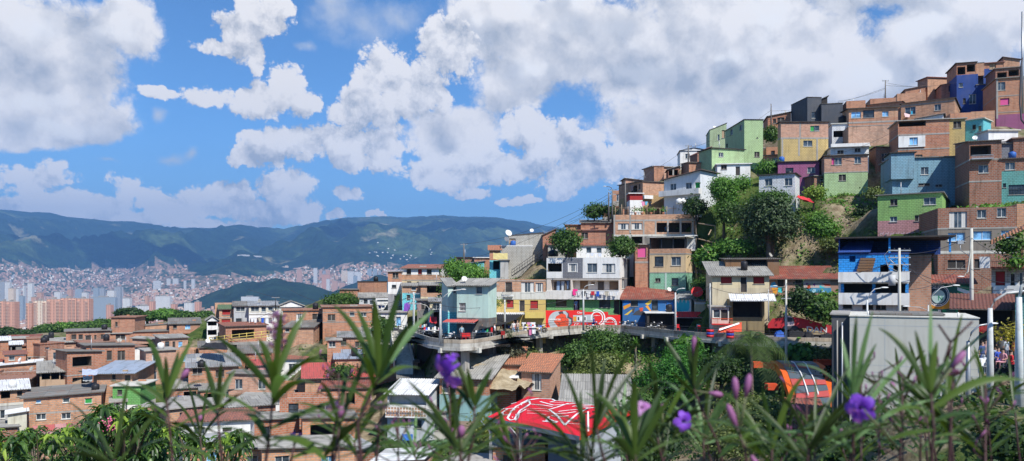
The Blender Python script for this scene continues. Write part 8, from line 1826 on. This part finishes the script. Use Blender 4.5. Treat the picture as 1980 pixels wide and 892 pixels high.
# ---------------------------------------------------------------- smaller houses that fill the gaps of the crowded slopes
def fill():
 rr = random.Random(21); fp = []
 for r in HS:
  a = r.rotation_euler[2]; c = Vector(r.location) + Vector((math.cos(a) * r['_w'] / 2 - math.sin(a) * r['_d'] / 2, math.sin(a) * r['_w'] / 2 + math.cos(a) * r['_d'] / 2, 0)); fp.append((c.x, c.y, max(r['_w'], 2) / 2, r['_d'] / 2))
 WM = [('brick', BR), ('red brick', BR2), ('pale brick', BR3), ('pinkish brick', BRP), ('dark brick', BRD), ('white', WHITE), ('orange brick', brick((.60, .27, .14)))]
 RM = [('grey fibre', ('sheet', ASB, .5)), ('bare tin', ('sheetr', ZINC, .4)), ('dark tin', ('sheetl', ZINCD, .4)), ('flat concrete', ('slab', CONC)), ('thin brown slab', ('slab', BRD)), ('raised brick edge', ('par', .3)), ('tiled', ('sheet', TILED, .5)), ('brick parapet', ('par', .5)), ('rusty sheet', ('sheet', RUST, .4)), ('tilted white', ('sheetr', WSHEET, .5)), ('side tilted grey', ('sheetl', ASB, .5))]
 WI = [('one window', 1), ('two windows', 2), ('window and door', 3), ('open dark bay', 4), ('three windows', 5)]
 combos = [(a, b, c) for a in WM for b in RM for c in WI if not (a[0] in ('white',) and b[0] == 'brick parapet')]; rr.shuffle(combos); n = 0
 zones = [(-40, 420, 94, 138, 44), (380, 800, 86, 135, 44), (-40, 500, 76, 96, 16), (300, 760, 72, 90, 14), (760, 940, 84, 110, 6), (330, 760, 58, 74, 12), (740, 1130, 58, 76, 8), (1200, 1900, 100, 150, 16), (620, 820, 96, 125, 10)]
 for (xa, xb, Ya, Yb, cnt) in zones:
  got = 0
  for t in range(cnt * 14):
   if got >= cnt: break
   x = rr.uniform(xa, xb); Y = rr.uniform(Ya, Yb); X = (x - CX) / F * Y; w = rr.uniform(3.8, 7.2); d = 4.2
   if any(abs(X - c[0]) < (w / 2 + c[2]) * .86 and abs(Y + d / 2 - c[1]) < (d / 2 + c[3]) * .9 for c in fp): continue
   if any(abs(X - q.x) < w / 2 + 1 and -3 < Y - q.y < 12 for q in DECK) and x > 780: continue
   if 1340 < x < 1690 and Y < 118: continue
   z = min(tz(X, Y), tz(X - w / 2, Y), tz(X + w / 2, Y)); hh = rr.uniform(2.6, 3.6) if rr.random() < .4 else rr.uniform(4.8, 6)
   if xa >= 1200: hh = rr.uniform(2.6, 4)
   yb = CY - z / Y * F; yt = CY - (z + hh) / Y * F
   if xa < 1200 and yt < (652 if x < 420 else 612 if x < 600 else 600 if x < 700 else 590): continue
   if 715 < x + w / Y * F / 2 and x - w / Y * F / 2 < 1240 and Y < 90 and yt < 852: continue
   if Y < 76 and yt < 805: continue
   wpx = w / Y * F; x0 = x - wpx / 2; (wn, wm), (rn, rf), (nn, wk) = combos[n % len(combos)]; ws = []
   lv = [(.18, .52)] if hh < 4 else [(.1, .32), (.56, .80)]; H_ = yb - yt
   for (a, b) in lv:
    ya, yb2 = yt + H_ * a, yt + H_ * b
    if wk in (1, 3): ws.append((rr.choice('kwwci'), x0 + wpx * .2, ya, x0 + wpx * .36, yb2))
    if wk == 3: ws.append(('D', x0 + wpx * .6, ya, x0 + wpx * .74, yb2 + H_ * .12))
    if wk in (2, 5): ws += [(rr.choice('kwxi'), x0 + wpx * .14, ya, x0 + wpx * .30, yb2), (rr.choice('kwwb'), x0 + wpx * .64, ya, x0 + wpx * .80, yb2)]
    if wk == 5: ws.append(('k', x0 + wpx * .42, ya, x0 + wpx * .53, yb2))
    if wk == 4: ws.append(('o', x0 + wpx * .15, ya, x0 + wpx * .7, yb2))
   hs = '%s house, %s roof, %s, on the crowded slope' % (wn, rn, nn)
   r = H('S', Y, x0, x0 + wpx, yt, yb, [(yt + H_ * .5, wm), (yb + 50, wm if rr.random() < .7 else CONC)], ws, ('two storey ' if hh > 4 else 'small ') + hs, 'brick_house' if 'brick' in wn else 'painted_house', dep=d, yaw=rr.uniform(-.35, .35), roof=rf, slabs=[(yt + H_ * .5, .14)] if hh > 4 else (), group='houses filling the slopes', ctrl=False, oh=.3)
   c = Vector((X, Y + d / 2, 0)); fp.append((c.x, c.y, w / 2, d / 2)); got += 1; n += 1
fill()
# ---------------------------------------------------------------- drums, dishes and pipes on the roofs
def roof_things():
 rr = random.Random(14); dg = bpy.context.evaluated_depsgraph_get(); dg.update(); used = 0
 BL = plain((.02, .02, .025), .5, .1, 'black_plastic'); BD = plain((.03, .12, .40), .5, .1, 'blue_plastic'); TY = plain((.02, .02, .02), .8, 0, 'tyre', bump=False)
 for r in HS:
  if used > 70: break
  if r['_w'] < 3 or not (70 < r.location.y < 150) or rr.random() < .35: continue
  a = r.rotation_euler[2]; u, v = rr.uniform(.6, r['_w'] - .6), rr.uniform(.5, min(3.5, r['_d'] - .6)); q = Vector(r.location) + Vector((math.cos(a) * u - math.sin(a) * v, math.sin(a) * u + math.cos(a) * v, 0))
  hit_, loc, nrm, idx, ob, mt = scene.ray_cast(dg, q + Vector((0, 0, 30)), Vector((0, 0, -1)))
  if not hit_ or ob.parent is not r or 'roof' not in ob.name: continue
  k = rr.choice(('drum', 'drum', 'dish', 'pipe', 'block')); h = rr.uniform(.7, 1.1); lab = r['label'].split(' with ')[0]; lab = ' '.join(lab.split()[:12]); used += 1; root = None
  if k == 'drum':
   root = empty('water_drum', loc, 0, 'water drum on ' + lab, 'water tank'); mm = rr.choice((BL, BL, BD, WHITE)); MB().tube([(0, 0, -.05), (0, 0, h * .85), (0, 0, h)], [.42, .44, .3], mm, 12).build('body', root); MB().tube([(0, 0, h), (0, 0, h + .06)], .2, mm, 10).build('lid', root)
  elif k == 'dish': o = dish(0, 0, 100, 'S', 'small dish on ' + lab, .32, rr.choice((WHITE, GREYP)), rr.uniform(-.6, .9)); o.location = loc + Vector((0, 0, .45))
  elif k == 'pipe':
   m = MB(); m.tube([(0, 0, -.1), (0, 0, rr.uniform(.9, 1.8))], .045, GALV, 6); m.box((-.35, -.02, .8), (.35, .02, .84), GALV); m.build('antenna', None, 'thin antenna on ' + lab, 'antenna', loc=loc)
  else:
   m = MB(); m.box((0, 0, -.03), (rr.uniform(.3, 1.4), .3, .18), rr.choice((BR, CONC, WOODP))); m.build('loose_block', None, 'loose block lying on ' + lab, 'block', loc=loc)
roof_things()
# ---------------------------------------------------------------- flowering plants right in front of the camera
PL = leafm((.026, .058, .010), (.075, .125, .020), name='ruellia_leaf', trans=.22, rough=.42, sc=9.); PL2 = leafm((.018, .038, .009), (.045, .078, .016), name='ruellia_leaf_dark', trans=.2, rough=.45, sc=9.); PL3 = leafm((.10, .19, .07), (.16, .27, .11), name='ruellia_leaf_pale', trans=.25, rough=.45, sc=9.)
STEM = plain((.055, .024, .026), .6, .2, 'purple_stem', 30, bump=False); STEMG = plain((.10, .11, .05), .6, .1, 'green_stem', 30, bump=False)
VIO = leafm((.16, .035, .50), (.28, .09, .68), name='violet_petal', trans=.35, sc=40.); LIL = leafm((.42, .16, .44), (.60, .33, .62), name='lilac_petal', trans=.3, sc=40.); BUDM = leafm((.18, .05, .14), (.34, .13, .28), name='bud', trans=.2, sc=40.)
def blade(mb, a, b, w, mat, droop=.0, side=None, n=9):
 a = Vector(a); b = Vector(b); d = b - a; L = d.length; s = side or d.cross(Vector((0, 1, 0)))
 if s.length < 1e-6: s = Vector((1, 0, 0))
 s = s.normalized(); up = s.cross(d).normalized(); m = mb.mi(mat); base = len(mb.v)
 for i in range(n + 1):
  t = i / n; p = a + d * t + Vector((0, 0, droop * L * math.sin(math.pi * t) )) ; ww = w * .33 * (math.sin(math.pi * min(1, t * .93 + .06)) ** .8) * (1 - .25 * t) + .0004
  mb.v += [tuple(p - s * ww + up * ww * .35), tuple(p), tuple(p + s * ww + up * ww * .35)]
 for i in range(n):
  q = base + i * 3
  for k in (0, 1): mb.f.append((q + k, q + k + 1, q + k + 4, q + k + 3)); mb.m.append(m); mb.sm.append(True); mb.uv += [(0, 0)] * 4
def plant(path, Y, tips, label, w=.013, mat=PL, group=None, buds=(), base_r=.0026, extra=None, flowers=()):
 """path: stem points (x, y) from root to tip; tips: (stem fraction, x, y, dY) ends of single leaves"""
 S = [P(x, y, Y) for x, y in path]; r0 = Vector((S[0].x, Y, -1.14)); root = empty('ruellia_plant', r0, 0, label, 'flowering plant', group)
 pts = [Vector((0, 0, 0))] + [s - r0 for s in S]; n = len(pts)
 MB().tube(pts, [base_r * (.85 - .4 * i / (n - 1)) for i in range(n)], STEM, 7).build('stem', root)
 def on(t):
  q = t * (len(S) - 1); i = min(int(q), len(S) - 2); return (S[i].lerp(S[i + 1], q - i)) - r0
 m = MB()
 for tp in tips:
  t, x, y, dY = tp[:4]; ww = tp[4] if len(tp) > 4 else w; mm = tp[5] if len(tp) > 5 else mat
  e = P(x, y, Y + dY) - r0; a = on(t); blade(m, a, e, ww, mm, RND.uniform(.03, .17), Vector((RND.uniform(-.3, .3), RND.uniform(-.6, .6), 1)).cross(e - a) if abs((e - a).x) > abs((e - a).z) else None)
 m.build('foliage', root)
 for (t, x, y, s) in buds:
  e = P(x, y, Y) - r0; a = on(t); d = (e - a).normalized(); m = MB(); m.tube([a, e], .0014, STEMG, 5); m.tube([e, e + d * s * .7, e + d * s * 1.15, e + d * s * 1.35], [.0016, .0040, .0034, .0008], BUDM, 8); m.build('bud', root)
 return root, r0, on
def flower(root, r0, x, y, Y, face, size, mat, pet=5, stalk=None, seed=0):
 rr = random.Random(seed); c = P(x, y, Y) - r0; f = Vector(face).normalized(); u = f.cross(Vector((0, 0, 1))).normalized(); v = u.cross(f); m = MB(); back = c - f * size * .9
 m.tube([back, c - f * size * .3, c], [size * .07, size * .13, size * .26], mat, 9, cap=False)
 for k in range(pet):
  a = 2 * math.pi * k / pet + rr.uniform(-.15, .15); d = u * math.cos(a) + v * math.sin(a); s = -u * math.sin(a) + v * math.cos(a); cols = 6; rows = 6; G = []
  for i in range(rows + 1):
   t = i / rows; row = []
   for j in range(cols + 1):
    q = j / cols * 2 - 1; ww = size * (.12 + .32 * math.sin(math.pi * min(.62, t * .62 + .1))) * (1 - .45 * max(0, t - .75) * 4 * q * q)
    row.append(c + d * size * (.2 + .85 * t * (1 - .1 * q * q)) + s * ww * q + f * size * (.18 * math.sin(t * 2.2) - .35 * t * t + .05 * math.sin(q * 7 + t * 5) + rr.uniform(-.01, .01)))
   G.append(row)
  b = len(m.v); mm = m.mi(mat)
  for row in G: m.v += [tuple(p) for p in row]
  for i in range(rows):
   for j in range(cols): q = b + i * (cols + 1) + j; m.f.append((q, q + 1, q + cols + 2, q + cols + 1)); m.m.append(mm); m.sm.append(True); m.uv += [(0, 0)] * 4
 if stalk: m.tube([P(*stalk) - r0, back], .0014, STEMG, 5)
 m.build('flower', root)
G_ = 'plants in front of the camera'
A = plant([(512, 905), (520, 850), (530, 745)], .86, [(1., 592, 603, .03, .014), (1., 500, 655, 0, .012), (.98, 545, 600, -.03, .010), (1., 478, 660, .05), (.97, 700, 640, .04, .013), (.93, 418, 650, -.02, .013), (.95, 640, 690, -.05, .014), (.85, 382, 668, .03, .017), (.9, 520, 700, -.08, .016), (.82, 615, 745, -.06, .018), (.74, 372, 806, -.05, .016), (.7, 690, 808, .03, .013), (.66, 365, 755, .04, .014), (.6, 660, 770, .05, .014), (.55, 430, 895, -.04, .016), (.5, 640, 900, -.06, .017), (.4, 395, 830, -.08, .015), (.88, 560, 735, -.1, .017, PL3), (.45, 470, 800, .05), (.35, 600, 850, .08)], 'tallest leafy plant of the left foreground with a faded lilac flower cluster', buds=[])
for k in range(6): flower(A[0], A[1], 536 + 5 * math.sin(k * 2), 612 + k * 12, .87, (.3 * math.sin(k), -.4, -1), .010, LIL, 4, (533, 700, .86), k)
B = plant([(700, 905), (692, 820), (716, 765), (733, 730)], .84, [(.98, 645, 590, .02, .011), (1., 690, 598, .04, .012), (1., 722, 575, -.03, .013), (1., 775, 560, 0, .013), (.98, 838, 600, .03, .012, PL3), (.95, 800, 620, -.03, .011), (.9, 812, 712, .05, .013), (.85, 655, 660, .06, .011), (.75, 640, 735, -.03, .012), (.7, 765, 765, -.05, .013), (.62, 600, 770, .05, .013), (.55, 840, 820, .03, .014), (.5, 590, 830, -.06, .014), (.4, 800, 880, -.04, .015), (.35, 620, 895, .06, .015), (.8, 700, 690, -.08, .012), (.3, 745, 840, .05)], 'red stemmed plant with a long pale leaf pointing at the walkway', base_r=.003)
C_ = plant([(335, 905), (328, 830), (322, 770)], .95, [(1., 282, 652, .03), (1., 320, 690, -.02, .010), (1., 372, 655, .02, .011), (.95, 345, 680, .05), (.9, 262, 740, .0, .012), (.85, 400, 735, -.03), (.7, 215, 735, .03, .010), (.6, 385, 850, .05, .013), (.55, 235, 800, -.04, .012), (.5, 470, 770, .03, .011), (.4, 250, 880, .03, .014), (.3, 420, 895, -.04, .014)], 'leafy plant before the blue grey roof with reddish withered tip', buds=[(.95, 350, 735, .012)])
plant([(430, 905), (425, 850), (420, 790)], .98, [(1., 395, 700, .02), (1., 428, 700, -.02, .010), (1., 455, 715, .03), (.95, 470, 760, .0), (.9, 370, 760, .03), (.7, 480, 815, .02), (.6, 350, 820, -.02), (.4, 500, 880, .04), (.3, 340, 880, .03)], 'narrow leaved plant between the two tall left plants', mat=PL2)
D_ = plant([(902, 905), (915, 850), (918, 785)], .92, [(1., 876, 690, .02, .012), (1., 903, 712, -.02, .010), (1., 940, 735, .03, .010, PL3), (.97, 952, 712, .0, .011), (.95, 985, 762, .03), (.9, 870, 745, .04, .010), (.85, 1000, 800, -.03, .013), (.8, 860, 800, .02), (.6, 1050, 830, -.03, .013), (.5, 830, 870, .03, .013), (.35, 1020, 880, .02, .014), (.3, 820, 905, .04)], 'bright stemmed plant carrying the big purple flower beside the terracotta roof')
flower(D_[0], D_[1], 862, 722, .84, (-.75, -.45, -.5), .021, VIO, 5, (906, 770, .9), 4)
flower(D_[0], D_[1], 871, 690, .85, (-.1, -.3, .95), .010, VIO, 3, (906, 770, .9), 8)
E_ = plant([(1232, 930), (1230, 900), (1228, 880)], .8, [(1., 1148, 758, .02, .012), (1., 1226, 738, -.02, .013), (1., 1196, 800, .03, .012), (.9, 1282, 748, .02, .012), (.9, 1302, 760, -.01, .011), (.8, 1255, 790, .04, .014), (.9, 1120, 850, -.03, .012), (.7, 1180, 850, -.05, .014), (.7, 1330, 850, .03, .013)], 'clump of long upright blades right of the painted roof')
flower(E_[0], E_[1], 1240, 788, .86, (-.2, -.6, .6), .010, LIL, 5, (1230, 880, .82), 5); flower(E_[0], E_[1], 1205, 820, .9, (0, -.6, .6), .008, VIO, 4, (1228, 890, .82), 6)
F_ = plant([(1400, 905), (1385, 850), (1352, 780), (1342, 752)], 1.0, [(1., 1282, 650, .03, .010), (1., 1330, 665, .0, .010), (1., 1350, 655, -.02, .009), (.97, 1225, 735, .03, .009), (.95, 1375, 700, .0, .012), (.9, 1415, 680, .04, .010, PL2), (.85, 1300, 720, -.02), (.8, 1235, 760, .04, .009), (.7, 1440, 800, -.03, .011), (.6, 1300, 850, .03, .012), (.4, 1470, 860, .02)], 'slanting stem with a closed purple bud before the emerald tree', buds=[(1., 1342, 690, .02), (.95, 1370, 760, .014)], mat=PL2)
flower(F_[0], F_[1], 1322, 815, .98, (.3, -.9, .1), .013, VIO, 5, (1375, 850, 1.), 7)
Hh = plant([(1450, 930), (1440, 870), (1430, 840)], .84, [(.9, 1400, 780, .02, .012), (.9, 1392, 850, .0), (.8, 1480, 820, .03), (.7, 1390, 885, -.03), (.6, 1520, 870, .03)], 'short plant bearing three plump pink purple buds', buds=[(1., 1426, 830, .022), (1., 1424, 772, .018), (1., 1442, 768, .019), (.9, 1452, 880, .016)])
K_ = plant([(1800, 905), (1806, 830), (1800, 760)], .82, [(1., 1800, 590, .02, .007, PL3), (1., 1770, 640, -.02, .010), (.98, 1812, 660, .0, .012), (.98, 1828, 700, .03, .010), (.95, 1700, 635, .03, .011), (.95, 1920, 640, .04, .012), (.9, 1745, 740, .0), (.85, 1622, 735, .03, .012), (.8, 1985, 735, .0, .017), (.7, 1720, 800, -.04, .013), (.6, 1890, 800, .03, .013), (.5, 1700, 860, .0, .014), (.4, 1900, 880, .03, .015)], 'tall plant before the concrete block with the highest pale blade', buds=[(.98, 1840, 712, .017)])
m = MB(); r0 = K_[1]; on = K_[2]; q = P(1838, 660, .84) - r0
for a, b in (((1826, 700), (1838, 662)), ((1838, 662), (1880, 622)), ((1838, 662), (1815, 628)), ((1838, 662), (1835, 690))): m.tube([P(*a, .84) - r0, P(*b, .84) - r0], .0013, STEM, 5)
m.build('bare_twig', K_[0])
flower(K_[0], K_[1], 1664, 790, .8, (-.5, -.8, .1), .015, VIO, 5, (1730, 860, .82), 9); flower(K_[0], K_[1], 1655, 800, .78, (-.8, -.3, -.3), .011, VIO, 4, (1730, 860, .82), 10)
def twiggy(x, y, Y, lab, seed):
 rr = random.Random(seed); b = P(x, 905, Y); r0 = Vector((b.x, Y, -1.14)); root = empty('dried_stem', r0, 0, lab, 'dry plant', G_); m = MB(); top = P(x, y, Y) - r0
 m.tube([(0, 0, 0), top], [.002, .0012], STEM, 5)
 for k in range(9):
  t = rr.uniform(.9, 1.); p = Vector((0, 0, 0)).lerp(top, t); d = Vector((rr.uniform(-.03, .03), rr.uniform(-.02, .02), rr.uniform(.008, .035))); m.tube([p, p + d], .0009, STEM, 4); m.tube([p + d, p + d + Vector((rr.uniform(-.008, .008), 0, .008))], .0012, BUDM, 4)
 m.build('seed_head', root)
TW_ = 0
for i, (x, y, Y) in enumerate([(1665, 690, 1.0), (1700, 720, 1.1), (1745, 735, .95), (870, 640 + 130, 1.1), (1000, 800, 1.0), (655, 720, 1.15), (1840, 700, 1.), (1560, 760, 1.1), (770, 790, 1.), (1905, 740, .95)]):
 twiggy(x, y, Y, ['branched dry seed head before the concrete block corner', 'brown seed head right of the block corner', 'brown seed head in the middle of the concrete block', 'thin dry stem behind the big purple flower', 'thin dry stem at the painted roof', 'dry stem between the two tall left plants', 'dry stem beneath the bare twig', 'dry stem over the escalator roof', 'dry stem near the white corrugated roof', 'dry stem by the thick lamp post'][i], i)
for i, (x, y, Y, mt, s, lab) in enumerate([(569, 845, .9, VIO, .009, 'low stem with a small drooping violet flower beside the tallest plant'), (651, 790, .95, LIL, .013, 'low stem with a pale lilac flower before the pink roof'), (737, 787, .95, LIL, .010, 'low stem with a lilac bud flower beside the white house'), (1845, 722, .9, BUDM, .008, 'stem with a dark plum bud before the concrete block')]):
 a = plant([(x - 10, 905), (x - 5, y + 40), (x, y + 18)], Y, [(.6, x - 60, y + 20, .02), (.5, x + 70, y + 30, .02), (.3, x - 50, y + 90, .0), (.3, x + 50, y + 80, .0)], lab); flower(a[0], a[1], x, y, Y, (.1, -.5, -.8), s, mt, 5, (x, y + 18, Y), i)
rr = random.Random(77); KIND = ['mid green', 'dark', 'pale']
for i in range(58):
 if i < 34: x = rr.uniform(1130, 2010); top = pw(x, [1130, 1250, 1480, 1560, 1640, 1760, 1900, 2000], [850, 850, 835, 815, 790, 775, 770, 775]) + rr.uniform(-22, 55)
 else: x = rr.uniform(180, 1130); top = pw(x, [180, 300, 500, 700, 900, 1130], [880, 850, 825, 830, 855, 870]) + rr.uniform(-15, 40)
 if 1470 < x < 1640 or 930 < x < 1140: top = max(top, 868)
 if i > 46 or i % 4 == 3: continue
 Y = rr.uniform(.8, 1.45); sc = 1 / Y; k = rr.choice((0, 0, 1, 1, 1, 2)); mt = (PL, PL2, PL3)[k]; lean = rr.uniform(-30, 30); tips = []
 for q in range(rr.randint(10, 15)):
  t = rr.uniform(.25, 1.) if q > 3 else 1.; a = rr.gauss(0, .85) if t > .9 else rr.choice((-1, 1)) * rr.uniform(.6, 1.5); L = rr.uniform(80, 165) * sc * 1.1; y0 = top + (1 - t) * (915 - top); tips.append((t, x + lean * (t - 1) + math.sin(a) * L, y0 - math.cos(a) * L * .9, rr.uniform(-.06, .08), rr.uniform(.006, .010)))
 right = x > 1130
 plant([(x - lean, 915), (x - lean * .4, (915 + top) / 2), (x, top)], Y, tips, '%s leaved plant without open flowers in the blurred %s part of the foreground row' % (KIND[k], 'right' if right else 'left'), mat=mt, group='flowerless plants of the foreground row, %s, %s' % (KIND[k], 'right' if right else 'left'), buds=[(1., x + rr.uniform(-12, 12), top - rr.uniform(15, 30), .010)] if rr.random() < .3 else ())
